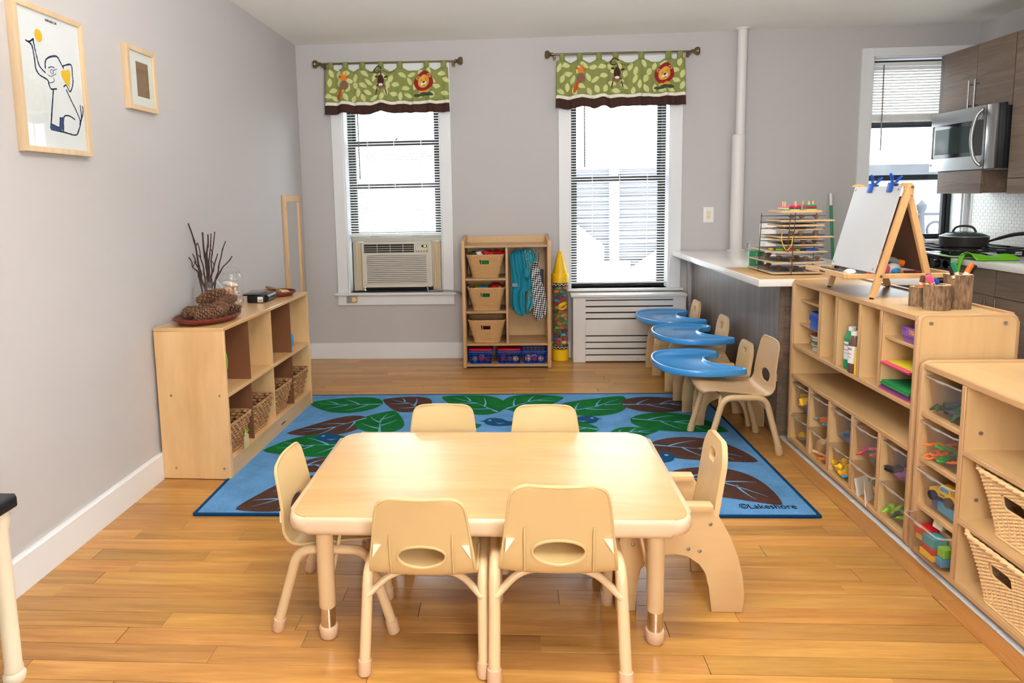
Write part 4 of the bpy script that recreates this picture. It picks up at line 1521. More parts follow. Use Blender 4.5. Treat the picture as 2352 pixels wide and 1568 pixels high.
# ================================================================== BACK WALL FURNITURE
# ---------------- window air conditioner
ac = thing('air_conditioner', 'beige window air conditioner under the left blind', 'air conditioner', (-0.985, 5.66, 0.586))
part('housing', G().box(-0.300, 0.03, 0.048, 0.300, 0.36, 0.435, 0.006), 'ac_body', ac)
fr_ = G()
fr_.prism(rrect(-0.302, 0.048, 0.302, 0.436, 0.016), 0.0, 0.03, 'Y', holes=[rrect(-0.283, 0.346, 0.150, 0.418, 0.004, 2), [(-0.262, 0.077), (0.253, 0.077), (0.253, 0.322), (-0.262, 0.322)]])
part('front_panel', fr_, 'ac_body', ac)
part('air_outlet', G().box(-0.282, 0.012, 0.347, 0.149, 0.028, 0.417), 'ac_dark', ac)
for z in (0.360, 0.378, 0.397):
    part('vane', G().box(-0.282, 0.002, z, 0.149, 0.010, z + 0.004), 'ac_body', ac)
for x in (-0.17, -0.058, 0.053):
    part('upright_vane', G().box(x, 0.004, 0.347, x + 0.003, 0.012, 0.417), 'ac_body', ac)
lm = G()
lm.prism([(0.0, 0.0), (0.012, 0.005), (0.012, 0.0075), (0.0, 0.0105)], -0.2575, 0.2575, 'X')
lm = lm.mesh('grille_louver', 'ac_body')
part('grille_back', G().box(-0.262, 0.014, 0.077, 0.253, 0.018, 0.322), 'gray_paper', ac)
for i in range(15):
    link('grille_louver', lm, ac, (-0.0045, 0.0, 0.079 + i * 0.0163))
part('control_panel', G().prism(rrect(0.164, 0.347, 0.268, 0.416, 0.004, 2), -0.002, 0.001, 'Y'), 'gray_paper', ac)
part('panel_face', G().prism(rrect(0.166, 0.362, 0.266, 0.414, 0.004, 2), -0.003, -0.0015, 'Y'), 'ac_body', ac)
part('display', G().box(0.216, -0.0045, 0.388, 0.262, -0.002, 0.408), 'black', ac)
lettering('68', 0.018, 'led', ac, (0.243, -0.0052, 0.398), (PI / 2, 0, 0), sx=1.2)
for i in range(4):
    part('button', G().cyl((0.180 + i * 0.022, -0.0015, 0.355), (0.180 + i * 0.022, -0.005, 0.355), 0.0065, n=12), 'ac_body', ac)
part('top_rail', G().box(-0.395, 0.06, 0.436, 0.393, 0.10, 0.468, 0.002, 1), 'ac_side', ac)
for s, m in ((-1, 'ac_side'), (1, 'accordion')):
    xa, xb = (0.300, 0.392) if s > 0 else (-0.395, -0.300)
    part('side_frame', G().box(xa if s < 0 else xb - 0.016, 0.055, 0.01, (xa + 0.03) if s < 0 else xb, 0.085, 0.436, 0.002, 1), 'ac_side', ac)
    aa, bb = (xa + 0.03, xb) if s < 0 else (xa, xb - 0.016)
    n = 6 if s < 0 else 9
    zz = []
    for i in range(n + 1):
        zz.append((aa + (bb - aa) * i / n, 0.075 if i % 2 else 0.062))
    part('accordion_side', G().prism(zz + [(x, y + 0.003) for x, y in reversed(zz)], 0.012, 0.434), 'accordion', ac)
part('foam_seal', G().box(-0.39, 0.04, 0.0, 0.39, 0.30, 0.014).box(-0.395, 0.05, 0.014, -0.389, 0.09, 0.436), 'black', ac)
part('support_sill', G().box(-0.30, 0.1, 0.014, 0.30, 0.30, 0.048), 'ac_dark', ac)
single('power_cord', G().tube(catmull([(-0.73, 5.655, 0.640), (-0.715, 5.63, 0.600), (-0.68, 5.63, 0.603), (-0.60, 5.635, 0.606), (-0.50, 5.63, 0.598), (-0.44, 5.665, 0.570), (-0.40, 5.69, 0.50), (-0.39, 5.692, 0.35)], 6), 0.0065, 8), 'gray_paper', 'grey power cord running along the sill behind the coat locker', 'cord')

# ---------------- radiator cover
rc = thing('radiator_cover', 'white slatted radiator cover under the middle window', 'radiator cover', (0.955, 5.516, 0))
part('lid', G().box(-0.475, -0.018, 0.552, 0.466, 0.164, 0.572, 0.003), 'radiator_white', rc)
part('lid_moulding', G().box(-0.463, -0.008, 0.545, 0.464, 0.1, 0.552), 'radiator_white', rc)
part('stile', G().box(-0.458, 0, 0, -0.355, 0.02, 0.545, 0.002, 1), 'radiator_white', rc)
part('stile', G().box(0.358, 0, 0, 0.461, 0.02, 0.545, 0.002, 1), 'radiator_white', rc)
part('side_panel', G().box(-0.458, 0.02, 0, -0.438, 0.182, 0.545), 'radiator_white', rc)
part('side_panel', G().box(0.441, 0.02, 0, 0.461, 0.182, 0.545), 'radiator_white', rc)
for z0, z1 in ((0.527, 0.545), (0.476, 0.519), (0.425, 0.466), (0.373, 0.415), (0.229, 0.363), (0.175, 0.220), (0.121, 0.166), (0.068, 0.112), (0.010, 0.059)):
    part('louver', G().prism([(0.0, z0 + 0.003), (0.003, z0), (0.016, z0), (0.016, z1 - 0.004), (0.006, z1), (0.0, z1 - 0.003)], -0.355, 0.358, 'X'), 'radiator_white', rc)
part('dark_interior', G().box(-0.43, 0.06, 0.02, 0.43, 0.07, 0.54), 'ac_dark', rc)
part('green_mark', G().tube([(0.075, -0.0006, 0.145), (0.077, -0.0006, 0.160)], 0.0014, 4), 'green', rc, 'small green paint scuff')
part('green_mark', G().tube([(0.070, -0.0006, 0.022), (0.088, -0.0006, 0.034)], 0.0014, 4), 'green', rc, 'small green paint scuff')

# ---------------- coat locker
lk = thing('dress_up_locker', 'tan coat locker with baskets and hanging aprons between the windows', 'shelf', (-0.0515, 5.32, 0))
HW_ = 0.3565
for s in (-1, 1):
    xa, xb = (HW_ - 0.028, HW_) if s > 0 else (-HW_, -HW_ + 0.028)
    part('side_panel', G().prism([(0.0, 0.012), (0.012, 0.0), (0.350, 0.0), (0.362, 0.012), (0.362, 1.062), (0.355, 1.072), (0.325, 1.072), (0.30, 1.060), (0.24, 1.045), (0.02, 1.045), (0.006, 1.04), (0.0, 1.03)], xa, xb, 'X', bev=0.006), 'edge_band', lk)
    part('panel_face', G().box((xb + 0.0004) if s < 0 else (xa - 0.002), 0.016, 0.03, (xb + 0.002) if s < 0 else (xa - 0.0004), 0.35, 1.0), 'maple_flat', lk)
part('top_shelf', G().box(-HW_ + 0.028, 0.006, 0.985, HW_ - 0.028, 0.34, 1.005, 0.002, 1), 'shelf_brown', lk)
part('back_rail', G().box(-HW_ + 0.028, 0.335, 0.985, HW_ - 0.028, 0.352, 1.062, 0.002, 1), 'maple_flat', lk)
part('back_panel', G().box(-HW_ + 0.028, 0.345, 0.02, HW_ - 0.028, 0.351, 0.985), 'maple_laminate', lk)
part('upright_divider', G().box(-0.004, 0.008, 0.208, 0.016, 0.345, 0.985, 0.002, 1), 'edge_band', lk)
for z in (0.722, 0.455):
    part('shelf_board', G().box(-HW_ + 0.028, 0.006, z, -0.004, 0.345, z + 0.018, 0.002, 1), 'shelf_brown', lk)
part('shelf_board', G().box(-HW_ + 0.028, 0.006, 0.190, HW_ - 0.028, 0.345, 0.208, 0.002, 1), 'shelf_brown', lk)
part('bottom_board', G().box(-HW_ + 0.028, 0.006, 0.018, HW_ - 0.028, 0.345, 0.037, 0.002, 1), 'shelf_brown', lk)
part('toe_board', G().box(-HW_ + 0.028, 0.03, 0.0, HW_ - 0.028, 0.04, 0.018), 'black', lk)
for x in (0.125, 0.225):
    hk = G().tube(catmull([(x, 0.13, 0.985), (x, 0.13, 0.955), (x, 0.125, 0.945)], 4), 0.003, 8)
    hk.tube(catmull([(x, 0.125, 0.945), (x - 0.012, 0.11, 0.935), (x - 0.028, 0.10, 0.942), (x - 0.033, 0.10, 0.952)], 4), 0.0028, 8)
    hk.tube(catmull([(x, 0.125, 0.945), (x + 0.012, 0.11, 0.935), (x + 0.028, 0.10, 0.942), (x + 0.033, 0.10, 0.952)], 4), 0.0028, 8)
    part('coat_hook', hk, 'white_plastic', lk)

wk = dict(amp=1.9, wt=0.300, dt=0.28, wb=0.205, db=0.20, h=0.185, r=0.0030, rows=34, stakes=30, rim_r=0.0045, hole=(0.033, 0.108, 0.145), corner=0.16, flare=-0.25)
b1 = basket('wicker_basket', 'wicker basket on the top shelf of the coat locker, cloths spilling over', 'wicker baskets in the coat locker', (-0.218, 5.475, 0.7405), 0, 'wicker', **wk)
for z, lb in ((0.4735, 'wicker basket on the middle shelf of the coat locker, toys inside'), (0.2085, 'empty-looking wicker basket on the lowest tier of the coat locker')):
    c = copy_tree(b1)
    c.location = (-0.215, 5.475, z)
    c['label'] = lb
for i, (x, y, z, rx, ry, rz_, m, lb) in enumerate(((-0.305, 5.44, 0.92, 0.045, 0.05, 0.030, 'bush', 'sage green cloth'), (-0.262, 5.44, 0.930, 0.05, 0.04, 0.028, 'white_toy', 'white cloth'), (-0.19, 5.43, 0.928, 0.055, 0.05, 0.033, 'red_soft', 'red crumpled cloth'), (-0.11, 5.46, 0.932, 0.05, 0.05, 0.028, 'red', 'bright red cloth'))):
    single('cloth', blob(rx, ry, rz_, i + 5, 0.5), m, lb + ' heaped in the top wicker basket of the locker', 'cloth', (x, y, z))
single('toy_helmet', G().lathe([(0.062, 0), (0.062, 0.012), (0.055, 0.035), (0.035, 0.053), (0, 0.06)], 24), 'red', 'red domed toy helmet in the middle wicker basket', 'toy', (-0.135, 5.47, 0.630), (0.1, 0, 0))
single('toy_plate', G().lathe([(0, 0), (0.04, 0), (0.045, 0.01), (0.04, 0.012), (0, 0.012)], 20), 'sky', 'light blue toy plate in the middle wicker basket', 'toy', (-0.24, 5.42, 0.648), (0.3, 0, 0))
single('toy_bowl', G().lathe([(0, 0), (0.05, 0), (0.06, 0.02), (0.057, 0.022), (0, 0.006)], 20), 'yellow', 'yellow toy bowl in the middle wicker basket', 'toy', (-0.262, 5.52, 0.640), (0.2, 0, 0))
single('toy_cup', G().lathe([(0.015, 0), (0.018, 0.03), (0.016, 0.03), (0, 0.004)], 14), 'green', 'green toy cup in the middle wicker basket', 'toy', (-0.11, 5.40, 0.634), (0.5, 0.2, 0))
single('cloth', blob(0.07, 0.06, 0.05, 9, 0.4), 'green', 'green cloth behind the handhole of the top wicker basket', 'cloth', (-0.218, 5.46, 0.845))
single('cloth', blob(0.07, 0.06, 0.05, 12, 0.4), 'paint_green', 'green toy cloth behind the handhole of the middle wicker basket', 'cloth', (-0.21, 5.46, 0.575))
single('cloth', blob(0.07, 0.05, 0.04, 13, 0.4), 'maroon', 'dark red cloth low in the lowest wicker basket', 'cloth', (-0.215, 5.46, 0.325))


def blue_basket():
    t = thing('plastic_basket', '', 'basket', (0, 0, 0), 0, 'blue plastic baskets at the bottom of the locker')
    wt, wb, h, d = 0.100, 0.082, 0.105, 0.13
    part('base', G().box(-wb, -0.09, 0, wb, 0.09, 0.004), 'blue_basket', t)
    part('rim', G().prism(rrect(-wt, -0.10, wt, 0.10, 0.012), h - 0.012, h, 'Z', holes=[rrect(-wt + 0.008, -0.092, wt - 0.008, 0.092, 0.01)]), 'blue_basket', t)
    g = G()
    for s in (-1, 1):
        for i in range(7):
            k = -1 + 2 * i / 6
            g.tube([(wb * k, s * 0.089, 0.002), (wt * 0.97 * k, s * 0.097, h - 0.008)], 0.0028, 4)
        for i in range(6):
            k = -1 + 2 * i / 5
            g.tube([(s * wb, 0.089 * k, 0.002), (s * wt * 0.97, 0.097 * k, h - 0.008)], 0.0028, 4)
        for z in (0.03, 0.055, 0.078):
            q = z / h
            g.tube([(-(wb + (wt - wb) * q), s * (0.089 + 0.008 * q), z), (wb + (wt - wb) * q, s * (0.089 + 0.008 * q), z)], 0.0022, 4)
            g.tube([(s * (wb + (wt - wb) * q), -0.095, z), (s * (wb + (wt - wb) * q), 0.095, z)], 0.0022, 4)
    part('lattice_sides', g, 'blue_basket', t)
    return t


bb0 = blue_basket()
bbs = [(-0.267, 'blue plastic basket with a red lid, leftmost at the bottom of the locker'), (-0.035, 'blue plastic basket with a red lid, in the middle at the bottom of the locker'), (0.170, 'open blue plastic basket, rightmost at the bottom of the locker')]
for i, (x, lb) in enumerate(bbs):
    b_ = bb0 if i == 0 else copy_tree(bb0)
    b_.location = (x, 5.435, 0.0375)
    b_['label'] = lb
    if i < 2:
        single('basket_lid', G().prism(rrect(-0.094, -0.09, 0.094, 0.09, 0.012), 0, 0.012, 'Z', bev=0.003), 'red', 'red lid resting on the %s blue basket' % ('leftmost', 'middle')[i], 'lid', (x, 5.44, 0.1435))
    for k in range(5):
        cx, cyy = x - 0.052 + (k % 3) * 0.052, 5.39 + (k // 3) * 0.055
        col = (('gray_paper', 'red', 'maroon', 'green', 'white_toy'), ('maroon', 'brown_toy', 'yellow', 'orange', 'maroon'), ('tan_wood', 'red', 'tan_wood', 'tan_wood', 'cream'))[i][k]
        single('toy_ball', G().sphere((0, 0, 0), 0.025, n=14, k=8), col, {'gray_paper': 'grey', 'tan_wood': 'tan', 'white_toy': 'white', 'brown_toy': 'brown'}.get(col, col) + ' play ball in the %s blue basket, %s' % (('leftmost', 'middle', 'rightmost')[i], ('front left', 'front centre', 'front right', 'behind left', 'behind centre')[k]), 'toy', (cx, cyy, 0.0675), group='play balls in the blue baskets')


def garment(name, label, rows, y, mat, folds, amp, group=None, nu=40):
    """hanging cloth: rows of (z, x left, x right) from top to hem"""
    t = thing(name, label, 'apron', (0, 0, 0), 0, group)
    zs = [r[0] for r in rows]
    n = len(rows)

    def S(u, v):
        q = v * (n - 1)
        i = min(int(q), n - 2)
        f = q - i
        z = rows[i][0] * (1 - f) + rows[i + 1][0] * f
        a = rows[i][1] * (1 - f) + rows[i + 1][1] * f
        b = rows[i][2] * (1 - f) + rows[i + 1][2] * f
        k = 0.35 + 0.65 * v
        zz = z + (0.012 * math.sin(u * folds * 1.3 + 1) if v > 0.9 else 0)
        return (a + (b - a) * u, y + amp * k * math.sin(u * folds + v * 1.6) + amp * 0.5 * math.sin(u * folds * 2.3 + 2 - v * 3), zz)
    g = G()
    V = g.grid(S, nu, 24)
    uvl = g.b.loops.layers.uv.new('uv')
    for i in range(nu):
        pass
    for f in g.b.faces:
        for lp in f.loops:
            c = lp.vert.co
            lp[uvl].uv = (c.x * 0.8 + c.z * 0.6 + 2, -c.x * 0.6 + c.z * 0.8 + 2)
    o = part('cloth', g, mat, t, angle=80)
    m = o.modifiers.new('thick', 'SOLIDIFY')
    m.thickness = 0.003
    return t


ga = garment('child_apron', 'plain teal smock hanging at the left of the coat locker', [(0.965, 0.045, 0.075), (0.95, 0.02, 0.09), (0.925, -0.018, 0.098), (0.91, -0.020, 0.098), (0.78, -0.012, 0.115), (0.74, -0.012, 0.145), (0.64, -0.014, 0.150), (0.62, -0.016, 0.10), (0.52, -0.020, 0.098), (0.46, 0.0, 0.098), (0.43, 0.06, 0.095)], 5.405, 'teal_cloth', 11, 0.012)
part('reflective_patch', G().box(-0.002, 5.386, 0.663, 0.040, 5.389, 0.690), 'gray_paper', ga, 'pale grey patch')
part('sleeve_fold', blob(0.03, 0.02, 0.05, 4, 0.4), 'teal_cloth', ga, loc=(0.115, 5.39, 0.77))
gb = garment('child_apron', 'turquoise patterned apron hanging behind the teal smock', [(0.965, 0.105, 0.14), (0.95, 0.095, 0.172), (0.90, 0.093, 0.195), (0.80, 0.11, 0.19), (0.70, 0.12, 0.18), (0.60, 0.115, 0.18), (0.50, 0.105, 0.175), (0.44, 0.105, 0.135)], 5.425, 'dot_cloth', 12, 0.010)
gc = garment('child_apron', 'black and white checked apron hanging at the right of the coat locker', [(0.86, 0.165, 0.212), (0.83, 0.155, 0.214), (0.75, 0.15, 0.226), (0.70, 0.15, 0.235), (0.62, 0.16, 0.262), (0.55, 0.165, 0.272), (0.48, 0.165, 0.275), (0.44, 0.165, 0.272), (0.41, 0.175, 0.245), (0.395, 0.18, 0.21)], 5.40, 'check_cloth', 9, 0.010)
part('black_strap', G().tube([(0.172, 5.40, 0.85), (0.180, 5.41, 0.92), (0.200, 5.42, 0.955), (0.214, 5.41, 0.92), (0.209, 5.40, 0.85)], 0.005, 6, flat=0.5), 'black', gc)
part('black_tie', G().box(0.222, 5.415, 0.655, 0.252, 5.419, 0.80, 0.001, 1), 'black', gc)

# ---------------- giant crayon tube of blocks
ct = thing('block_tube', 'tall clear tube of toy blocks with yellow cap and cone, like a giant crayon', 'toy container', (0.399, 5.625, 0))
part('bottom_cap', G().lathe([(0.066, 0), (0.070, 0.004), (0.070, 0.097), (0.066, 0.1)], 36), 'yellow', ct)
part('clear_cylinder', G().lathe([(0.067, 0.1), (0.067, 0.665), (0.0655, 0.665), (0.0655, 0.1)], 36, cap=False), 'clear_plastic', ct)
for z in (0.103, 0.636):
    part('black_band', G().lathe([(0.0676, z), (0.0682, z + 0.001), (0.0682, z + 0.026), (0.0676, z + 0.027)], 36, cap=False), 'black', ct)
    part('wavy_line', G().tube([(0.0695 * math.sin(2 * PI * i / 120), -0.0695 * math.cos(2 * PI * i / 120), z + 0.0135 + 0.006 * math.sin(i * 2 * PI / 120 * 13)) for i in range(120)], 0.0030, 5, closed=True), 'white_plastic', ct)
part('top_cap', G().lathe([(0.066, 0.661), (0.070, 0.665), (0.070, 0.735), (0.066, 0.742), (0.058, 0.744)], 36), 'yellow', ct)
part('cone_tip', G().lathe([(0.058, 0.744), (0.056, 0.755), (0.017, 0.918), (0.013, 0.922), (0, 0.922)], 36), 'yellow', ct)


def on_cylinder(me, r, a0, z0):
    for v in me.vertices:
        a = a0 + v.co.x / r
        rr_ = r + v.co.z
        v.co = Vector((rr_ * math.sin(a), -rr_ * math.cos(a), z0 + v.co.y))
    return me


def oval_me(rx, ry, off):
    g = G()
    g.sphere((0, 0, 0), rx, ry, 0.0005, 24, 8)
    for v in g.b.verts:
        v.co.z += off
    return g


def patch(name, rx, ry, off, mat, a0, z0, label=None, rz=0.0):
    g = oval_me(rx, ry, off)
    bmesh.ops.rotate(g.b, verts=g.b.verts[:], cent=(0, 0, 0), matrix=Matrix.Rotation(rz, 3, 'Z'))
    me = g.mesh(name, mat)
    on_cylinder(me, 0.0678, a0, z0)
    return part(name, me, None, ct, label)


patch('label_outline', 0.047, 0.033, 0.0006, 'green', 0.28, 0.472, None, 0.35)
patch('label_oval', 0.044, 0.030, 0.0014, 'yellow', 0.28, 0.472, 'yellow oval logo label', 0.35)
me = text_mesh('Crayola', 0.026)
me.transform(Matrix.Rotation(0.3, 4, 'Z') @ Matrix.Translation((0, 0.003, 0.0024)))
me.materials.clear(); me.materials.append(MATS['black'])
part('logo_lettering', on_cylinder(me, 0.068, 0.27, 0.472), None, ct)
patch('rainbow_swoosh', 0.026, 0.0045, 0.0022, 'red', 0.30, 0.462, None, 0.3)
for ch, col, k in (('B', 'red', -0.30), ('L', 'violet', 0.02), ('O', 'orange', 0.34), ('K', 'sky', 0.70)):
    me = text_mesh(ch, 0.030)
    me.transform(Matrix.Translation((0, 0, 0.001)))
    me.materials.clear(); me.materials.append(MATS[col])
    part('lettering', on_cylinder(me, 0.068, k, 0.418), None, ct)
cols = ['red', 'green', 'orange', 'sky', 'yellow', 'lime', 'maroon', 'red', 'orange', 'green']
bm_ = {}
for c_ in set(cols):
    g = G().box(-0.019, -0.019, -0.013, 0.019, 0.019, 0.009, 0.0015, 1)
    for sx in (-0.0095, 0.0095):
        for sy in (-0.0095, 0.0095):
            g.cyl((sx, sy, 0.009), (sx, sy, 0.014), 0.0062, n=8)
    bm_[c_] = g.mesh('toy_block', c_)
for lay in range(16):
    for k in range(4):
        a = k * PI / 2 + lay * 0.7
        c_ = cols[(lay * 3 + k * 7) % 10]
        nm = {'sky': 'blue', 'maroon': 'dark red', 'lime': 'light green'}.get(c_, c_)
        tag(link('toy_block', bm_[c_], None, (0.399 + 0.036 * math.cos(a), 5.625 + 0.036 * math.sin(a), 0.118 + lay * 0.0335), (rnd.uniform(-0.6, 0.6), rnd.uniform(-0.6, 0.6), rnd.uniform(0, 6))), '%s block in the crayon-shaped tube, layer %s from the bottom, %s' % (nm, ('one', 'two', 'three', 'four', 'five', 'six', 'seven', 'eight', 'nine', 'ten', 'eleven', 'twelve', 'thirteen', 'fourteen', 'fifteen', 'sixteen')[lay], ('right side', 'back', 'left side', 'front')[int(((a % (2 * PI)) + PI / 4) // (PI / 2)) % 4]), 'toy block', 'toy blocks in the crayon-shaped tube')

# ================================================================== RUG
RO, RA, RW, RL = Vector((-1.438, 2.763, 0)), 0.0092, 2.7425, 1.818
rug = thing('area_rug', 'blue rug printed with green and brown leaves behind the table', 'rug', RO, RA)
part('pile', G().prism(rrect(0.004, 0.004, RW - 0.004, RL - 0.004, 0.01, 3), 0.0005, 0.009), 'rug_blue', rug)
part('binding', G().prism(rrect(0, 0, RW, RL, 0.012, 3), 0.0003, 0.0095, 'Z', holes=[rrect(0.016, 0.016, RW - 0.016, RL - 0.016, 0.01, 3)]), 'rug_edge', rug)
RM = (Matrix.Translation(RO) @ Matrix.Rotation(RA, 4, 'Z')).inverted()


def rug_leaf(c, B, T, w, bend, idx):
    B = (RM @ Vector((B[0], B[1], 0))).to_2d()
    T = (RM @ Vector((T[0], T[1], 0))).to_2d()
    d = T - B
    L = d.length
    e = d / L
    nrm = Vector((-e.y, e.x))

    def mid(t):
        return B + d * t + nrm * bend * L * math.sin(PI * t) * (0.6 + 0.8 * t)

    def wid(t):
        return w / 2 * (math.sin(PI * min(1, t ** 0.72)) ** 0.72) if 0 < t < 1 else 0
    N = 26
    up_, dn = [], []
    for i in range(N + 1):
        t = i / N
        p = mid(t)
        a = wid(t)
        up_.append(p + nrm * a)
        dn.append(p - nrm * a)
    g = G()
    z = 0.0098 + idx * 0.00003
    U = [g.v((min(max(p.x, 0.017), RW - 0.017), min(max(p.y, 0.017), RL - 0.017), z)) for p in up_]
    Q = [g.v((min(max(p.x, 0.017), RW - 0.017), min(max(p.y, 0.017), RL - 0.017), z)) for p in dn]
    for i in range(N):
        g.f([U[i], U[i + 1], Q[i + 1], Q[i]])
    lf = part('leaf', g, {'g': 'rug_green', 'b': 'rug_brown'}[c], rug, 'green leaf' if c == 'g' else 'brown leaf')
    v = G()

    def vein(p, q, w0, cv=0.0):
        m = (p + q) / 2 + Vector((-(q - p).y, (q - p).x)) * cv
        P0, P1 = [], []
        for i in range(9):
            t = i / 8
            c_ = p * (1 - t) ** 2 + m * 2 * t * (1 - t) + q * t * t
            dd = (q - p).normalized()
            nn = Vector((-dd.y, dd.x)) * (w0 * (1 - t) + 0.0008)
            P0.append(v.v((*(c_ + nn), z + 0.0004)))
            P1.append(v.v((*(c_ - nn), z + 0.0004)))
        for i in range(8):
            v.f([P0[i], P0[i + 1], P1[i + 1], P1[i]])
    vein(mid(0.02), mid(0.5), 0.0075)
    vein(mid(0.45), mid(0.86), 0.005, 0.05)
    for t0, t1, s in ((0.18, 0.40, 1), (0.30, 0.56, -1), (0.45, 0.70, 1), (0.58, 0.80, -1)):
        vein(mid(t0), mid(t1) + nrm * s * wid(t1) * 0.72, 0.0065, 0.10 * s)
    part('leaf_veins', v, 'rug_vein', lf)


for i, (c, B, T, w, bd) in enumerate([
        ('g', (-0.888, 4.359), (-1.40, 4.395), 0.29, 0.06), ('b', (-0.929, 4.08), (-1.357, 3.788), 0.24, 0.10), ('g', (-0.90, 3.607), (-1.40, 3.519), 0.30, -0.08), ('b', (-0.93, 3.15), (-1.26, 2.81), 0.27, 0.10),
        ('b', (-0.597, 4.24), (-0.90, 4.47), 0.27, -0.12), ('g', (-0.80, 3.80), (-0.79, 4.22), 0.26, 0.10), ('g', (-0.10, 4.18), (-0.50, 4.53), 0.30, -0.10), ('g', (-0.06, 4.25), (0.34, 4.51), 0.28, 0.10),
        ('g', (0.30, 4.18), (0.75, 4.53), 0.29, -0.10), ('b', (0.704, 4.34), (1.26, 4.40), 0.28, -0.04), ('g', (0.715, 4.06), (1.24, 3.83), 0.29, 0.08), ('g', (0.55, 3.72), (0.845, 3.855), 0.16, 0.1),
        ('b', (0.74, 3.62), (1.25, 3.385), 0.29, 0.10), ('b', (0.74, 3.22), (1.18, 2.895), 0.30, 0.14), ('b', (-1.15, 3.30), (-0.80, 3.30), 0.17, 0.1),
        ('g', (-0.55, 3.70), (-0.20, 3.95), 0.24, 0.1), ('b', (0.20, 3.55), (-0.25, 3.40), 0.24, 0.1), ('g', (0.45, 3.45), (0.30, 3.05), 0.24, 0.1), ('g', (-0.65, 3.1), (-0.25, 2.95), 0.22, -0.1), ('g', (0.5, 3.86), (0.1, 3.93), 0.16, -0.1)]):
    rug_leaf(c, B, T, w * 1.2, bd, i)
for i, (x, y, s, lb) in enumerate(((-1.06, 3.72, 1, 'navy bird print'), (-0.09, 4.00, 1, 'navy bird print'), (0.42, 4.04, -1, 'navy bird print'), (0.74, 3.44, -1, 'navy bird print'))):
    p = RM @ Vector((x, y, 0))
    g = G()
    g.M = Matrix.Translation((p.x, p.y, 0.0102)) @ Matrix.Diagonal((s, 1, 1, 1))
    o = [(-0.125, 0.012), (-0.098, 0.028), (-0.075, 0.062), (-0.03, 0.072), (0.02, 0.05), (0.05, 0.012), (0.085, 0.012), (0.12, 0.04), (0.125, 0.0), (0.10, -0.05), (0.04, -0.075), (-0.03, -0.075), (-0.08, -0.045), (-0.098, 0.0)]
    cc = [tuple(q[:2]) for q in catmull([(a, b, 0) for a, b in o], 3, True)]
    g.f([g.v((a, b, 0)) for a, b in cc])
    bd = part('bird', g, 'rug_navy', rug, lb)
    g = G()
    g.M = Matrix.Translation((p.x, p.y, 0.0106)) @ Matrix.Diagonal((s, 1, 1, 1))
    g.f([g.v((-0.062 + 0.011 * math.cos(a), 0.026 + 0.012 * math.sin(a), 0)) for a in [k * PI / 5 for k in range(10)]])
    for yy in (-0.030, -0.042):
        g.f([g.v(q) for q in ((-0.03, yy + 0.012, 0), (0.0, yy, 0), (0.035, yy + 0.012, 0), (0.0, yy + 0.006, 0))])
    part('bird_details', g, 'rug_vein', bd)
p = RM @ Vector((1.108, 2.876, 0))
lettering('\u00a9Lakeshore', 0.062, 'rug_ink', rug, (p.x, p.y, 0.0104), (0, 0, 0), sx=0.80)

# ================================================================== TABLE AND CHAIRS
tb = thing('activity_table', 'low rectangular maple-topped activity table in the foreground', 'table', (-0.086, 2.27, 0))
part('edge_band', G().prism(rrect(-0.617, -0.380, 0.617, 0.380, 0.075, 8), 0.380, 0.4295, 'Z', bev=0.017), 'table_edge', tb, 'rounded pale plastic table edge', angle=60)
part('tabletop', G().prism(rrect(-0.603, -0.366, 0.603, 0.366, 0.062, 8), 0.425, 0.4303), 'table_maple', tb, 'pale maple laminate top')
for x, y in ((-0.514, -0.305), (0.514, -0.300), (-0.514, 0.300), (0.514, 0.300)):
    lg = part('leg', G().lathe([(0.0255, 0.105), (0.0265, 0.108), (0.0265, 0.38)], 24, (x, y, 0)), 'chair_tube', tb)
    part('chrome_insert', G().lathe([(0.0235, 0.035), (0.0235, 0.106)], 24, (x, y, 0)), 'chrome', lg, 'shiny chrome leg insert')
    part('foot', G().lathe([(0.023, 0), (0.028, 0.006), (0.030, 0.034), (0.028, 0.040), (0.0235, 0.040)], 24, (x, y, 0)), 'foot_cap', lg, 'pinkish rubber foot')
for s in (-1, 1):
    part('strap', G().tube([(s * 0.462, -0.262, 0.385), (s * 0.478, -0.268, 0.31), (s * 0.500, -0.272, 0.205)], 0.0055, 6), 'chair_tube', tb, 'thin diagonal strap')

PROF = [(.205, .314, .120), (.203, .324, .138), (.190, .333, .147), (.14, .337, .152), (.05, .330, .156), (-.04, .319, .158), (-.10, .309, .158), (-.140, .317, .157), (-.162, .350, .154), (-.170, .40, .150), (-.178, .45, .144), (-.187, .51, .137), (-.196, .56, .130), (-.2005, .582, .121), (-.203, .595, .104), (-.2035, .600, .085)]
PP = catmull([Vector(p) for p in PROF], 4)


def shellS(t, u, off=0.0):
    """t along the profile 0..1, u across -1..1"""
    q = t * (len(PP) - 1)
    i = min(int(q), len(PP) - 2)
    f = q - i
    p = PP[i].lerp(PP[i + 1], f)
    d = PP[min(i + 2, len(PP) - 1)] - PP[max(i - 1, 0)]
    nr = Vector((d.y, -d.x))
    nr.normalize()            # (normal in y,z) pointing up / forward
    if nr.y < 0 and i < 20:
        nr = -nr
    k = 0.012 * u * u
    yy, zz = p.x, p.y
    back = max(0, min(1, (zz - 0.34) / 0.1)) if p.x < 0 else 0
    return Vector((p.z * u, yy + back * 0.009 * u * u + off * (back), zz + (1 - back) * k + off * (1 - back)))


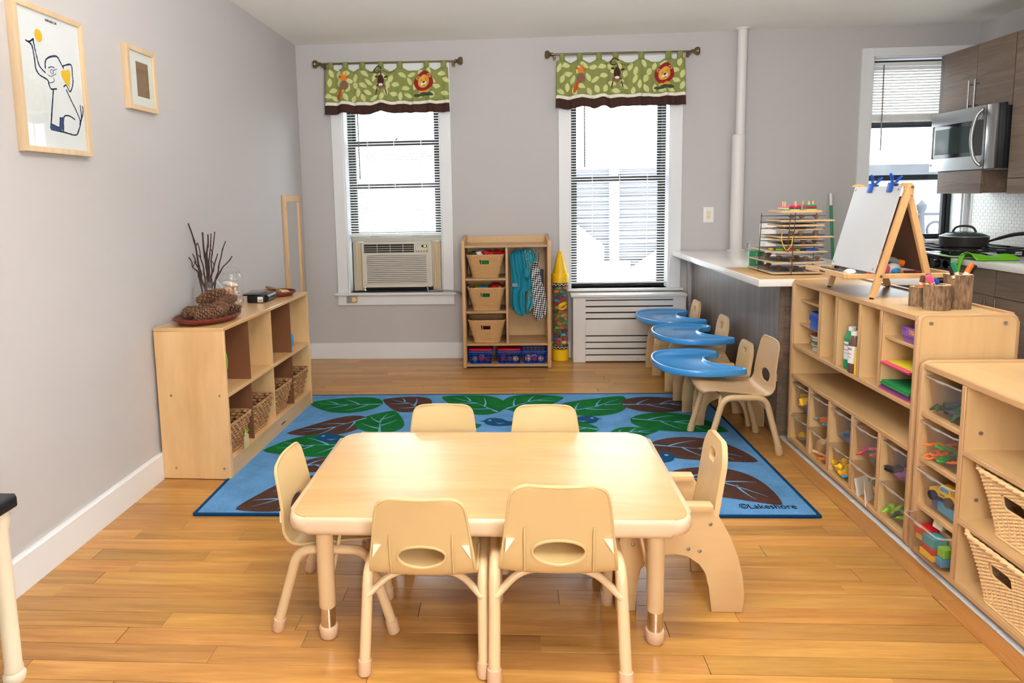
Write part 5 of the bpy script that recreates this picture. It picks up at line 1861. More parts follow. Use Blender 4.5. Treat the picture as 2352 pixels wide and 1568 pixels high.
def chair_parts(col_shell, col_tube):
    me = {}
    g = G()
    th = 0.0055
    NT, NU = 56, 16
    A = [[g.v(shellS(i / NT, -1 + 2 * j / NU)) for j in range(NU + 1)] for i in range(NT + 1)]
    B = [[g.v(shellS(i / NT, -1 + 2 * j / NU) + (Vector((0, -th, 0)) if PP[min(int(i / NT * (len(PP) - 1)), len(PP) - 1)].y > 0.37 and PP[min(int(i / NT * (len(PP) - 1)), len(PP) - 1)].x < 0 else Vector((0, -th * 0.4, -th)))) for j in range(NU + 1)] for i in range(NT + 1)]
    for i in range(NT):
        for j in range(NU):
            g.f([A[i][j], A[i][j + 1], A[i + 1][j + 1], A[i + 1][j]])
            g.f([B[i][j], B[i + 1][j], B[i + 1][j + 1], B[i][j + 1]])
        g.f([A[i][0], A[i + 1][0], B[i + 1][0], B[i][0]])
        g.f([A[i][NU], B[i][NU], B[i + 1][NU], A[i + 1][NU]])
    for j in range(NU):
        g.f([A[0][j], B[0][j], B[0][j + 1], A[0][j + 1]])
        g.f([A[NT][j], A[NT][j + 1], B[NT][j + 1], B[NT][j]])
    shell = g.mesh('seat_shell', col_shell, angle=50)
    o = link('shell_tmp', shell)
    cut = G().prism([(0.070 * math.cos(a) * (1 if abs(math.cos(a)) < 2 else 1), 0.398 + 0.040 * math.sin(a) * (1.0 if math.sin(a) < 0 else 0.85)) for a in [k * 2 * PI / 28 for k in range(28)]], -0.35, -0.10, 'Y').mesh('cut', col_shell)
    c = link('cut_tmp', cut)
    m = o.modifiers.new('b', 'BOOLEAN')
    m.object = c
    m.solver = 'EXACT'
    bpy.context.view_layer.update()
    dg = bpy.context.evaluated_depsgraph_get()
    me['seat_shell'] = bpy.data.meshes.new_from_object(o.evaluated_get(dg))
    me['seat_shell'].name = 'seat_shell'
    bpy.data.objects.remove(o)
    bpy.data.objects.remove(c)
    me['seat_shell'].set_sharp_from_angle(angle=R(50))

    def backpt(x, z, off):
        # find the shell at height z
        best = min(range(24, len(PP)), key=lambda i: abs(PP[i].y - z))
        p = PP[best]
        u = x / p.z
        return Vector((x, p.x + 0.009 * u * u + off, z))
    g = G()
    g.tube([backpt(0.072 * math.cos(a), 0.398 + 0.042 * math.sin(a) * (1.0 if math.sin(a) < 0 else 0.87), -0.008) for a in [k * 2 * PI / 32 for k in range(32)]], 0.0045, 6, closed=True)
    me['handhole_rim'] = g.mesh('handhole_rim', col_shell)
    g = G()
    lip = [shellS(t, -1) for t in [0.30 + 0.70 * k / 30 for k in range(31)]] + [shellS(1, u) for u in [-0.6 + 0.2 * k for k in range(7)]] + [shellS(t, 1) for t in [1 - 0.70 * k / 30 for k in range(31)]]
    g.tube([p + Vector((0, -0.004, 0)) for p in lip], 0.0048, 6)
    me['edge_lip'] = g.mesh('edge_lip', col_shell)
    me['ribs'] = []
    for s in (-1, 1):
        g = G()
        pts = [backpt(s * 0.092, z, -0.006) for z in (0.475, 0.45, 0.42, 0.39, 0.37)]
        g.tube([pts[0]] + [p + Vector((0, -0.006, 0)) for p in pts[1:]] + [Vector((s * 0.092, -0.165, 0.335))], [0.0022, 0.0035, 0.0035, 0.0035, 0.0035, 0.003], 6)
        me['ribs'].append(g.mesh('back_rib', col_shell))
    me['gus'] = []
    for s in (-1, 1):
        g = G()
        g.prism([(s * 0.119, 0.436), (s * 0.1415, 0.436), (s * 0.1445, 0.395)], -0.1815, -0.1745, 'Y')
        me['gus'].append(g.mesh('corner_gusset', 'gusset' if col_tube == 'chair_tube' else col_tube))
    me['legs'], me['caps'] = [], []
    for sx in (-1, 1):
        for sy in (1, -1):
            r = 0.0168
            foot = Vector((sx * 0.178, sy * 0.195, 0.012))
            bend = Vector((sx * 0.1745, sy * 0.112, 0.314))
            midp = Vector((sx * 0.1745, 0.0, 0.314))
            g = G()
            g.tube(fillet([foot, bend, midp], 0.075, 8), r, 12)
            me['legs'].append(g.mesh('leg', col_tube))
            d = (bend - foot).normalized()
            g = G()
            g.tube([Vector((foot.x, foot.y, 0.0005)), Vector((foot.x, foot.y, 0.0005)) + d * 0.006, foot + d * 0.036, foot + d * 0.037], [0.0175, 0.0205, 0.0200, 0.016], 14)
            me['caps'].append(g.mesh('foot_cap', 'foot_cap' if col_tube == 'chair_tube' else col_tube))
    g = G()
    g.tube(fillet([(-0.175, -0.142, 0.238), (-0.10, -0.085, 0.292), (0.10, -0.085, 0.292), (0.175, -0.142, 0.238)], 0.05, 6), 0.0115, 10)
    g2 = G()
    g2.tube(fillet([(-0.172, 0.128, 0.262), (-0.12, 0.11, 0.306), (0.12, 0.11, 0.306), (0.172, 0.128, 0.262)], 0.03, 5), 0.0115, 10)
    me['cross'] = [g.mesh('cross_bar', col_tube), g2.mesh('cross_bar', col_tube)]
    return me


cmA = chair_parts('chair_shell', 'chair_tube')
cmB = chair_parts('chair_tan', 'tube_tan')


def chair(me, label, x, y, rz, sxy, sz, group):
    t = thing('child_chair', label, 'chair', (x, y, 0), rz, group)
    t.scale = (sxy, sxy, sz)
    sh = link('seat_shell', me['seat_shell'], t)
    link('handhole_rim', me['handhole_rim'], sh)
    link('edge_lip', me['edge_lip'], sh)
    for m in me['ribs']:
        link('back_rib', m, sh)
    for m in me['gus']:
        link('corner_gusset', m, sh)
    for m, c in zip(me['legs'], me['caps']):
        l = link('leg', m, t)
        link('foot_cap', c, l)
    for m in me['cross']:
        link('cross_bar', m, t)
    return t


GC = 'beige children\'s chairs around the table'
chair(cmA, 'beige child\'s chair on the near side of the table, the left of the two', -0.272, 1.985, 0, 0.985, 0.905, GC)
chair(cmA, 'beige child\'s chair on the near side of the table, right one with higher back', 0.120, 1.962, 0, 1.045, 1.0, GC)
chair(cmA, 'beige child\'s chair at the left end of the table', -0.585, 2.165, -PI / 2, 0.98, 0.885, GC)
chair(cmA, 'beige child\'s chair on the far side of the table, the left of the two', -0.303, 2.575, PI, 0.97, 0.845, GC)
chair(cmA, 'beige child\'s chair on the far side of the table, the right of the two', 0.127, 2.525, PI, 0.97, 0.865, GC)
chair(cmB, 'tan child\'s chair standing half on the rug beside the blue-tray chairs', 1.212, 3.675, PI / 2, 0.97, 0.985, 'tan chair by the trays')

# ---------------- wooden toddler chairs
def wood_chair(label, x, y, rz, zs, tray, group, tray_z=0.44, tray_dx=0.0, tray_dy=0.0):
    t = thing('toddler_chair', label, 'chair', (x, y, 0), rz, group)
    out = [(-0.190, 0.0), (-0.122, 0.0), (-0.122, 0.10), (-0.112, 0.15), (-0.085, 0.185), (-0.04, 0.205), (0.0, 0.21), (0.045, 0.200), (0.085, 0.172), (0.108, 0.135), (0.118, 0.09), (0.121, 0.0), (0.227, 0.0), (0.230, 0.06), (0.222, 0.13), (0.205, 0.20), (0.178, 0.27), (0.148, 0.325), (0.130, 0.352), (0.115, 0.360), (-0.125, 0.360), (-0.150, 0.345), (-0.170, 0.30), (-0.183, 0.22), (-0.190, 0.12)]
    c1 = [out[0]] + [out[1]] + out[2:11] + [out[11], out[12]] + out[13:19] + out[19:]
    c1 = [(a, b * zs) for a, b in c1]
    for s in (-1, 1):
        ya, yb = (0.113, 0.131) if s > 0 else (-0.131, -0.113)
        sp = part('side_panel', G().prism(c1, ya, yb, 'Y', bev=0.004), 'birch_chair', t)
        part('armrest', G().box(-0.12, min(s * 0.098, s * 0.140), 0.352 * zs, 0.122, max(s * 0.098, s * 0.140), 0.374 * zs, 0.003), 'birch_chair', t)
        for bx, bz in ((0.115, 0.309), (0.045, 0.222), (0.082, 0.215), (-0.135, 0.235)):
            q = G()
            q.M = Matrix.Translation((bx, s * 0.131, bz * zs)) @ Matrix.Rotation(-s * PI / 2, 4, 'X')
            q.lathe([(0.0068, 0), (0.006, 0.002), (0.003, 0.0032), (0, 0.0034)], 12)
            part('bolt', q, 'steel', sp)
    part('seat', G().box(-0.13, -0.113, 0.222 * zs, 0.125, 0.113, 0.238 * zs, 0.003), 'birch_chair', t)
    q = G()
    w = 0.108
    o = [(-w, 0.16), (w, 0.16), (w, 0.47), (w - 0.008, 0.50), (w - 0.03, 0.535), (w - 0.05, 0.545), (-w + 0.05, 0.545), (-w + 0.03, 0.535), (-w + 0.008, 0.50), (-w, 0.47)]
    q.M = Matrix.Translation((0.105, 0, 0.0)) @ Matrix.Rotation(R(8), 4, 'Y') @ Matrix.Translation((-0.02, 0, 0))
    q.prism([(a, b * zs + 0.02) for a, b in o], 0, 0.018, 'X', holes=[[(a, b * zs + 0.02) for a, b in rrect(-0.028, 0.455, 0.028, 0.500, 0.012, 4)]])
    part('backrest', q, 'birch_chair', t)
    part('strap', G().box(-0.02, -0.012, 0.2385 * zs, 0.09, 0.012, 0.2425 * zs, 0.001, 1), 'blue_deep', t, 'blue safety strap')
    if tray:
        tt = thing('feeding_tray', '', 'tray', (0, 0, 0))
        return t
    return t


O1 = [(.205, -.265), (.12, -.287), (0, -.29), (-.12, -.255), (-.20, -.16), (-.232, 0), (-.20, .16), (-.12, .25), (0, .285), (.11, .28), (.185, .245), (.215, .19), (.20, .145), (.15, .115), (.105, .07), (.088, .0), (.10, -.075), (.145, -.13), (.205, -.175), (.245, -.21), (.245, -.245)]
OT = [tuple(p[:2]) for p in catmull([(a, b, 0) for a, b in O1], 4, True)]


def tray_parts(parent, x, y, z):
    g = G()
    g.M = Matrix.Translation((x, y, z))
    n = len(OT)
    ctr = Vector((-0.03, 0.0))

    def inset(k):
        out = []
        for i in range(n):
            a, b, c = Vector(OT[i - 1]), Vector(OT[i]), Vector(OT[(i + 1) % n])
            d = (c - a).normalized()
            out.append(b + Vector((d.y, -d.x)) * k)
        return out
    s = 1
    area_ = sum(OT[i][0] * OT[(i + 1) % n][1] - OT[(i + 1) % n][0] * OT[i][1] for i in range(n))
    s = 1 if area_ < 0 else -1
    lay = [(inset(s * 0.004), -0.036), (inset(0), -0.030), (inset(0), -0.006), (inset(s * 0.003), -0.001), (inset(s * 0.010), 0.0), (inset(s * 0.017), -0.003), (inset(s * 0.022), -0.012), (inset(s * 0.025), -0.014)]
    rings = [[g.v((p.x, p.y, zz)) for p in L_] for L_, zz in lay]
    for a, b in zip(rings, rings[1:]):
        g.bridge(a, b)
    for rg in (rings[0], rings[-1]):
        for q in tessellate_polygon([[Vector((v.co.x, v.co.y, 0)) for v in rg]]):
            g.f([rg[i] for i in q])
    o = part('tray', g, 'blue_tray', parent, 'glossy bright blue kidney-shaped tray', angle=50)
    part('tray_bracket', G().box(x - 0.06, y - 0.05, z - 0.085, x - 0.01, y + 0.05, z - 0.034, 0.008), 'blue_tray', parent, 'blue bracket below the tray')
    part('tray_slider', G().box(x - 0.10, y - 0.10, z - 0.050, x + 0.12, y - 0.085, z - 0.034, 0.002, 1).box(x - 0.10, y + 0.085, z - 0.050, x + 0.12, y + 0.10, z - 0.034, 0.002, 1), 'blue_deep', parent)
    part('rubber_grip', G().cyl((x + 0.13, y - 0.11, z - 0.050), (x + 0.13, y - 0.11, z - 0.036), 0.018, n=14), 'white_plastic', parent)


GH = 'wooden toddler chairs with blue trays'
wood_chair('wooden toddler chair without a tray at the right end of the table', 0.521, 2.252, 0.0, 1.0, False, 'wooden toddler chair at the table')
for lb, x, y, zs, tz, tx, ty in (('wooden toddler chair with a blue tray, farthest, against the radiator cover', 1.252, 5.222, 1.0, 0.452, -0.062, 0.0), ('wooden toddler chair with a blue tray, middle of the row of three', 1.252, 4.552, 1.0, 0.452, -0.069, 0.03), ('lower wooden toddler chair with a blue tray, nearest of the row of three', 1.252, 4.068, 0.87, 0.396, -0.185, -0.05)):
    t = wood_chair(lb, x, y, 0, zs, False, GH)
    tray_parts(t, tx, ty, tz)
single('toy_petal', G().prism([(0, 0), (0.02, 0.012), (0.045, 0.0), (0.02, -0.012)], 0, 0.006, 'Z', bev=0.002), 'pink', 'small pink toy scrap on the floor by the right table leg', 'toy', (0.385, 2.30, 0.001), (0, 0, 0.3))

# ================================================================== RIGHT-HAND SHELF UNITS
def end_panel(g, y0, y1, x0, x1, h, bev=0.008):
    g.prism(rrect(x0, 0.0, x1, h, 0.03, 5), y0, y1, 'Y', bev=bev)
    return g


XA = 1.508
YA0, YA1, HA, DA = 2.550, 3.685, 0.920, 0.362
ua = thing('storage_shelf', 'tall maple storage shelf with ten clear bins, farther of two on the right', 'shelf', (XA, YA0, 0))
LA = YA1 - YA0
for y0, y1 in ((0, 0.022), (LA - 0.022, LA)):
    part('end_panel_edge', end_panel(G(), y0, y1, 0, DA, HA), 'edge_band', ua, angle=60)
    part('end_panel', G().prism(rrect(0.012, 0.012, DA - 0.012, HA - 0.012, 0.022, 5), y0 - 0.0008, y1 + 0.0008, 'Y'), 'maple_laminate', ua)
for x in (0.045, 0.31):
    part('screw_head', G().cyl((x, -0.001, HA - 0.035), (x, -0.004, HA - 0.035), 0.007, n=12), 'screw', ua)


def board(t, nm, x0, y0, z0, x1, y1, z1, edge=0.006):
    b = part(nm, G().box(x0 + edge, y0, z0, x1, y1, z1), 'maple_flat', t)
    part('edge_strip', G().box(x0, y0, z0 + 0.0003, x0 + edge, y1, z1 - 0.0003, 0.002, 1), 'edge_band', b)
    return b


e = 0.022
board(ua, 'top_board', 0.004, e, HA - 0.030, DA - 0.012, LA - e, HA - 0.008)
board(ua, 'middle_shelf', 0.004, e, 0.545, DA - 0.012, LA - e, 0.565)
board(ua, 'lower_shelf', 0.004, e, 0.378, DA - 0.012, LA - e, 0.398)
board(ua, 'bottom_board', 0.004, e, 0.018, DA - 0.012, LA - e, 0.038)
part('back_panel', G().box(DA - 0.012, e, 0.018, DA - 0.006, LA - e, HA - 0.03), 'maple_laminate', ua)
part('back_lip', G().box(DA - 0.022, e, HA - 0.008, DA - 0.006, LA - e, HA + 0.0), 'edge_band', ua)


def sy(s):
    return LA - s
for s in (0.322, 0.490, 0.702, 0.872):
    b = part('divider', G().box(0.010, sy(s) - 0.009, 0.565, DA - 0.014, sy(s) + 0.009, HA - 0.030), 'maple_laminate', ua)
    part('edge_strip', G().box(0.004, sy(s) - 0.009, 0.5655, 0.010, sy(s) + 0.009, HA - 0.0305, 0.002, 1), 'edge_band', b)
for s in (0.243, 0.463, 0.683, 0.903):
    b = part('lower_divider', G().box(0.010, sy(s) - 0.009, 0.038, DA - 0.014, sy(s) + 0.009, 0.378), 'maple_laminate', ua)
    part('edge_strip', G().box(0.004, sy(s) - 0.009, 0.0385, 0.010, sy(s) + 0.009, 0.3775, 0.002, 1), 'edge_band', b)
for z in (0.795, 0.668):
    q = board(ua, 'small_shelf', 0.04, sy(0.313), z, DA - 0.014, LA - e, z + 0.012, 0.004)
q = board(ua, 'small_shelf', 0.02, e, 0.775, DA - 0.014, sy(0.881), 0.788, 0.004)
part('clear_shelf', G().box(0.02, e, 0.670, DA - 0.014, sy(0.881), 0.674), 'clear_plastic', ua)
for s, z in ((0.60, 0.83), (0.60, 0.76), (0.60, 0.69), (0.14, 0.76), (0.95, 0.72)):
    pass
for (yy, z) in ((LA - e - 0.0005, 0.745), (sy(0.490) - 0.0095, 0.83), (sy(0.490) - 0.0095, 0.76), (sy(0.490) - 0.0095, 0.69), (sy(0.322) - 0.0095, 0.78)):
    part('peg_hole', G().cyl((0.14, yy, z), (0.14, yy - 0.0006, z), 0.0028, n=8), 'ac_dark', ua)
for k in range(5):
    ya_, yb_ = ((e, sy(0.912)), (sy(0.894), sy(0.692)), (sy(0.674), sy(0.472)), (sy(0.454), sy(0.252)), (sy(0.234), LA - e))[k]
    for y0_, y1_ in ((ya_, ya_ + 0.008), (yb_ - 0.008, yb_)):
        for z in (0.342,):
            part('bin_runner', G().box(0.02, y0_, z, DA - 0.02, y1_, z + 0.008), 'shelf_brown', ua)


def clear_bin(length=0.30, wt=0.188, h=0.145):
    """tapered see-through bin with a rolled rim; open side up; front towards -x"""
    t = thing('clear_bin', '', 'bin', (0, 0, 0), 0, 'clear plastic bins')
    g = G()
    L_, w = length, wt / 2
    wb = w * 0.86

    def loop(z, k, ins=0.0):
        ww = wb + (w - wb) * k
        x0 = 0.012 * (1 - k)
        return [(x, y, z) for x, y in rrect(x0 + ins, -ww + ins, L_ - x0 - ins, ww - ins, 0.022, 4)]
    rs = []
    for z, k, i in ((0.002, 0.0, 0.006), (0.0, 0.0, 0.012),):
        pass
    rings = [[g.v(p) for p in loop(z, k, i)] for z, k, i in ((0.0, 0, 0.008), (0.008, 0.05, 0), (h - 0.006, 0.97, 0), (h - 0.006, 1.0, -0.009), (h, 1.0, -0.009), (h, 1.0, 0.0), (h - 0.01, 0.95, 0.002), (0.010, 0.05, 0.002), (0.003, 0, 0.010))]
    for a, b in zip(rings, rings[1:]):
        g.bridge(a, b)
    g.f(list(reversed(rings[0])))
    g.f(rings[-1])
    part('bin_shell', g, 'clear_plastic', t)
    g = G()
    g.tube([Vector(p) + Vector((0, 0, -0.002)) for p in loop(h, 1.0, -0.009)], 0.0032, 6, closed=True)
    part('rolled_rim', g, 'rim_plastic', t)
    part('finger_tab', G().box(-0.018, -0.022, h - 0.006, -0.006, 0.022, h + 0.001, 0.003), 'rim_plastic', t)
    return t


TOY = {}


def toy_mesh(kind, col):
    k = (kind, col)
    if k in TOY:
        return TOY[k]
    g = G()
    if kind == 'block':
        g.box(-0.02, -0.02, -0.012, 0.02, 0.02, 0.012, 0.002, 1)
    elif kind == 'brick':
        g.box(-0.035, -0.018, -0.016, 0.035, 0.018, 0.016, 0.002, 1)
    elif kind == 'ball':
        g.sphere((0, 0, 0), 0.02, n=12, k=8)
    elif kind == 'disc':
        g.lathe([(0.028, -0.006), (0.030, 0), (0.028, 0.006)], 18)
    elif kind == 'stick':
        g.cyl((-0.045, 0, 0), (0.045, 0, 0), 0.006, n=10)
    elif kind == 'roll':
        g.lathe([(0.016, -0.055), (0.02, -0.05), (0.02, 0.05), (0.016, 0.055)], 16)
    elif kind == 'scissors':
        g.tube([(0.02 + 0.014 * math.cos(a), 0.015 + 0.018 * math.sin(a), 0) for a in [i * PI / 7 for i in range(14)]], 0.004, 5, closed=True)
        g.tube([(0.02 + 0.014 * math.cos(a), -0.015 + 0.018 * math.sin(a), 0) for a in [i * PI / 7 for i in range(14)]], 0.004, 5, closed=True)
        g.box(-0.06, -0.004, -0.002, 0.01, 0.004, 0.002)
    elif kind == 'duck':
        g.sphere((0, 0, 0), 0.03, 0.022, 0.02, 12, 8)
        g.sphere((-0.022, 0, 0.025), 0.014, n=10, k=6)
        g.cyl((-0.034, 0, 0.024), (-0.046, 0, 0.022), 0.005, 0.002, 8)
    elif kind == 'chain':
        for i in range(4):
            g.tube([(0.022 * i - 0.03 + 0.014 * math.cos(a), 0.010 * math.sin(a), 0.004 * (i % 2)) for a in [q * PI / 5 for q in range(10)]], 0.0035, 5, closed=True)
    elif kind == 'card':
        g.box(-0.035, -0.001, -0.045, 0.035, 0.001, 0.045)
    elif kind == 'bag':
        g = blob(0.04, 0.025, 0.018, 2, 0.4, 12, 8)
    elif kind == 'leafy':
        for i in range(5):
            g.tube([(0, 0, 0), (0.02 * math.cos(i * 1.3), 0.02 * math.sin(i * 1.3), 0.01), (0.042 * math.cos(i * 1.3 + .3), 0.042 * math.sin(i * 1.3 + .3), 0.003)], [0.006, 0.009, 0.003], 6)
    bmesh.ops.scale(g.b, vec=(1.15, 1.15, 1.15), verts=g.b.verts[:])
    TOY[k] = g.mesh('toy_' + kind, col)
    return TOY[k]


KN = {'block': 'toy block', 'brick': 'toy brick', 'ball': 'toy ball', 'disc': 'round toy disc', 'stick': 'thin toy stick', 'roll': 'toy roller', 'scissors': 'pair of safety scissors', 'duck': 'toy duck', 'chain': 'toy link chain', 'card': 'folded card', 'bag': 'toy packet', 'leafy': 'plastic plant piece'}
CN = {'sky': 'blue', 'blue_deep': 'dark blue', 'lime': 'lime green', 'tan_wood': 'wooden', 'white_toy': 'white', 'black_toy': 'dark navy', 'bush': 'dark green', 'paper_white': 'white', 'teal': 'turquoise', 'gray_paper': 'grey', 'patterned': 'patterned', 'brown_toy': 'brown'}


def fill(where, origin, items, nx=3, dx=0.046, dy=0.052, z0=0.026, dz=0.034, x0=0.040):
    """toys laid out on a loose grid inside a bin; items = (kind, colour)"""
    for i, (kd, c) in enumerate(items):
        lay, q = divmod(i, nx * 3)
        a, b = ((0, 2), (0, 1), (0, 0), (1, 2), (1, 1), (1, 0), (2, 2), (2, 1), (2, 0))[q]
        p = Vector(origin) + Vector((x0 + a * dx + rnd.uniform(-.006, .006), (b - 1) * dy + rnd.uniform(-.006, .006), z0 + lay * dz))
        tag(link('toy_' + kd, toy_mesh(kd, c), None, p, (rnd.uniform(-.35, .35), rnd.uniform(-.35, .35), rnd.uniform(-1.2, 1.2))), '%s %s in %s, %s' % (CN.get(c, c), KN[kd], where, ('upper ' if lay else '') + ('front', 'middle', 'rear')[a] + ' ' + ('near', 'centre', 'far')[b] + ' side'), 'toy', 'toys in %s' % where)


bin0 = clear_bin(0.30, 0.186, 0.140)
names_u = ['clear bin, farthest of the upper bin row in the tall shelf', 'clear bin, second from the far end of the upper bin row', 'clear bin, middle of the upper bin row in the tall shelf', 'clear bin, fourth of the upper bin row, with scissors', 'clear bin, nearest of the upper bin row in the tall shelf']
names_l = ['clear bin, farthest of the lower bin row in the tall shelf', 'clear bin, second of the lower bin row, with wooden rollers', 'clear bin, middle of the lower bin row, with yellow ducks', 'clear bin, fourth of the lower bin row, with white cards', 'clear bin, nearest of the lower bin row in the tall shelf']
cs = [(0.022 + 0.234) / 2, (0.252 + 0.454) / 2, (0.472 + 0.674) / 2, (0.692 + 0.894) / 2, (0.912 + LA - 0.022) / 2]
con_u = [[('block', 'yellow'), ('ball', 'red'), ('brick', 'blue_deep'), ('disc', 'yellow'), ('block', 'green'), ('brick', 'orange'), ('ball', 'yellow'), ('block', 'lime'), ('disc', 'red'), ('block', 'yellow'), ('brick', 'yellow'), ('block', 'sky')],
         [('stick', 'gray_paper'), ('block', 'orange'), ('chain', 'sky')],
         [('disc', 'gray_paper'), ('disc', 'blue_deep'), ('block', 'violet'), ('block', 'bush'), ('disc', 'sky'), ('ball', 'black_toy')],
         [('scissors', 'pink'), ('scissors', 'red'), ('scissors', 'lime'), ('scissors', 'green'), ('scissors', 'lime'), ('scissors', 'teal'), ('scissors', 'red'), ('scissors', 'pink'), ('scissors', 'orange')],
         [('bag', 'black_toy'), ('bag', 'purple'), ('bag', 'yellow'), ('bag', 'violet'), ('bag', 'pink'), ('bag', 'black_toy'), ('bag', 'patterned')]]
con_l = [[('ball', 'yellow'), ('disc', 'gray_paper')],
         [('roll', 'tan_wood'), ('stick', 'tan_wood'), ('stick', 'orange'), ('roll', 'tan_wood'), ('ball', 'tan_wood')],
         [('duck', 'yellow'), ('duck', 'yellow'), ('stick', 'sky'), ('duck', 'yellow'), ('disc', 'yellow'), ('block', 'orange'), ('duck', 'yellow'), ('brick', 'yellow'), ('duck', 'yellow')],
         [('card', 'paper_white'), ('card', 'paper_white'), ('card', 'yellow'), ('card', 'paper_white'), ('block', 'maroon'), ('card', 'paper_white')],
         [('leafy', 'lime'), ('leafy', 'bush'), ('leafy', 'lime'), ('leafy', 'green'), ('leafy', 'bush'), ('chain', 'white_toy')]]
first = True
for row, (nl, cl, z) in enumerate(((names_u, con_u, 0.2155), (names_l, con_l, 0.0385))):
    for k in range(5):
        b_ = bin0 if first else copy_tree(bin0)
        first = False
        pull = (0.0, 0.004, 0.0, 0.012, -0.006)[k] + row * 0.004
        b_.location = (XA + 0.014 - pull, YA1 - cs[k], z)
        b_['label'] = nl[k]
        b_['group'] = 'clear plastic bins in the tall shelf'
        fill(('farthest', 'second', 'third', 'fourth', 'nearest')[k] + ' ' + ('upper' if row == 0 else 'lower') + ' bin', b_.location, cl[k])

# ---------------- things on the upper shelves of the tall unit
for i in range(4):
    o = thing('plastic_tray', 'dark blue plastic tray, %s of four stacked in the far cubby' % ('lowest', 'second from the bottom', 'third from the bottom', 'topmost')[i], 'tray', (XA + 0.024 + 0.004 * (i % 2), YA1 - 0.230, 0.6805 + i * 0.0215), 0.04 * (i % 3), 'dark blue trays in the far cubby')
    part('tray_floor', G().prism(rrect(0, -0.070, 0.20, 0.075, 0.03, 5), 0, 0.004), 'blue_deep', o)
    part('tray_rim', G().prism(rrect(0, -0.070, 0.20, 0.075, 0.03, 5), 0.004, 0.021, 'Z', holes=[rrect(0.006, -0.064, 0.194, 0.069, 0.025, 5)]), 'blue_deep', o)
for i in range(6):
    o = thing('paint_tub', 'clear lidded paint tub, %s of the stack below the blue trays' % ('lowest', 'second from the bottom', 'third from the bottom', 'fourth from the bottom', 'fifth from the bottom', 'brown-lidded topmost')[i], 'tub', (XA + 0.078 + 0.005 * (i % 2), YA1 - 0.212 + 0.004 * (i % 3), 0.5655 + i * 0.0132), 0, 'paint tubs in the far cubby')
    part('tub', G().lathe([(0.050, 0), (0.056, 0.009), (0.060, 0.010), (0.060, 0.0128), (0, 0.0128)], 24), 'clear_plastic' if i < 5 else 'white_plastic', o)
    part('paint', G().lathe([(0, 0.001), (0.048, 0.001), (0.051, 0.008), (0, 0.008)], 20), ('white_toy', 'white_toy', 'white_toy', 'green', 'white_toy', 'brown_toy')[i], o)
    if i == 5:
        part('lid', G().lathe([(0.058, 0.0128), (0.058, 0.018), (0.02, 0.022), (0, 0.022)], 24), 'brown_toy', o, 'reddish brown lid')


def bottle(label, loc, paint, r=0.034, h=0.185):
    t = thing('paint_bottle', label, 'bottle', loc, -0.6, 'paint bottles in the middle cubby')
    part('bottle_body', G().lathe([(r * 0.9, 0), (r, 0.006), (r, h * 0.72), (r * 0.9, h * 0.80), (0.018, h * 0.90), (0.015, h * 0.92)], 24), paint, t)
    part('cap', G().lathe([(0.0175, h * 0.91), (0.0175, h), (0.015, h + 0.002), (0, h + 0.002)], 18), 'white_plastic', t)
    lb = G()
    lb.M = Matrix.Rotation(0.9, 4, 'Z')
    V = lb.grid(lambda u, v: ((r + 0.0006) * math.cos(PI + (u - 0.5) * 3.4), (r + 0.0006) * math.sin(PI + (u - 0.5) * 3.4), h * (0.24 + 0.42 * v)), 14, 1)
    part('label', lb, 'white_plastic', t)
    for z, c, hh in ((0.46, 'red', 0.015), (0.38, 'sky', 0.012), (0.56, 'gray_paper', 0.05)):
        lb = G()
        lb.M = Matrix.Rotation(0.9, 4, 'Z')
        lb.grid(lambda u, v: ((r + 0.0012) * math.cos(PI + (u - 0.5) * 1.1 - 0.2), (r + 0.0012) * math.sin(PI + (u - 0.5) * 1.1 - 0.2), h * (z + hh * v)), 6, 1)
        part('label_stripe', lb, c, t)


bottle('green paint bottle with a white cap in the middle cubby of the tall shelf', (XA + 0.048, YA1 - 0.564, 0.5655), 'paint_green', 0.032, h=0.195)
bottle('brown paint bottle beside the green one in the middle cubby', (XA + 0.026, YA1 - 0.634, 0.5655), 'paint_brown', 0.026, 0.188)
single('glue_tube', G().lathe([(0.010, 0), (0.011, 0.003), (0.011, 0.10), (0.006, 0.125), (0.004, 0.15), (0, 0.15)], 14), 'yellow', 'slim yellow tube in front of the paint bottles', 'tube', (XA + 0.008, YA1 - 0.683, 0.5655)).scale = (0.5, 0.5, 0.8)
t = thing('tissue_box', 'purple tissue box on the small near shelf of the tall unit', 'box', (XA + 0.100, YA1 - 1.030, 0.7885))
part('lid', G().box(-0.075, -0.076, 0.024, 0.11, 0.046, 0.060, 0.002, 1), 'purple', t)
part('box_body', G().box(-0.068, -0.071, 0.0, 0.10, 0.041, 0.024, 0.002, 1), 'purple', t)
lettering('TISSUE', 0.026, 'ink_yellow', t, (-0.0756, -0.035, 0.043), (PI / 2, 0, -PI / 2), sx=0.8)
part('grey_corner', G().box(-0.0758, 0.016, 0.044, -0.0752, 0.042, 0.057), 'violet', t)
yc = YA1 - 0.985
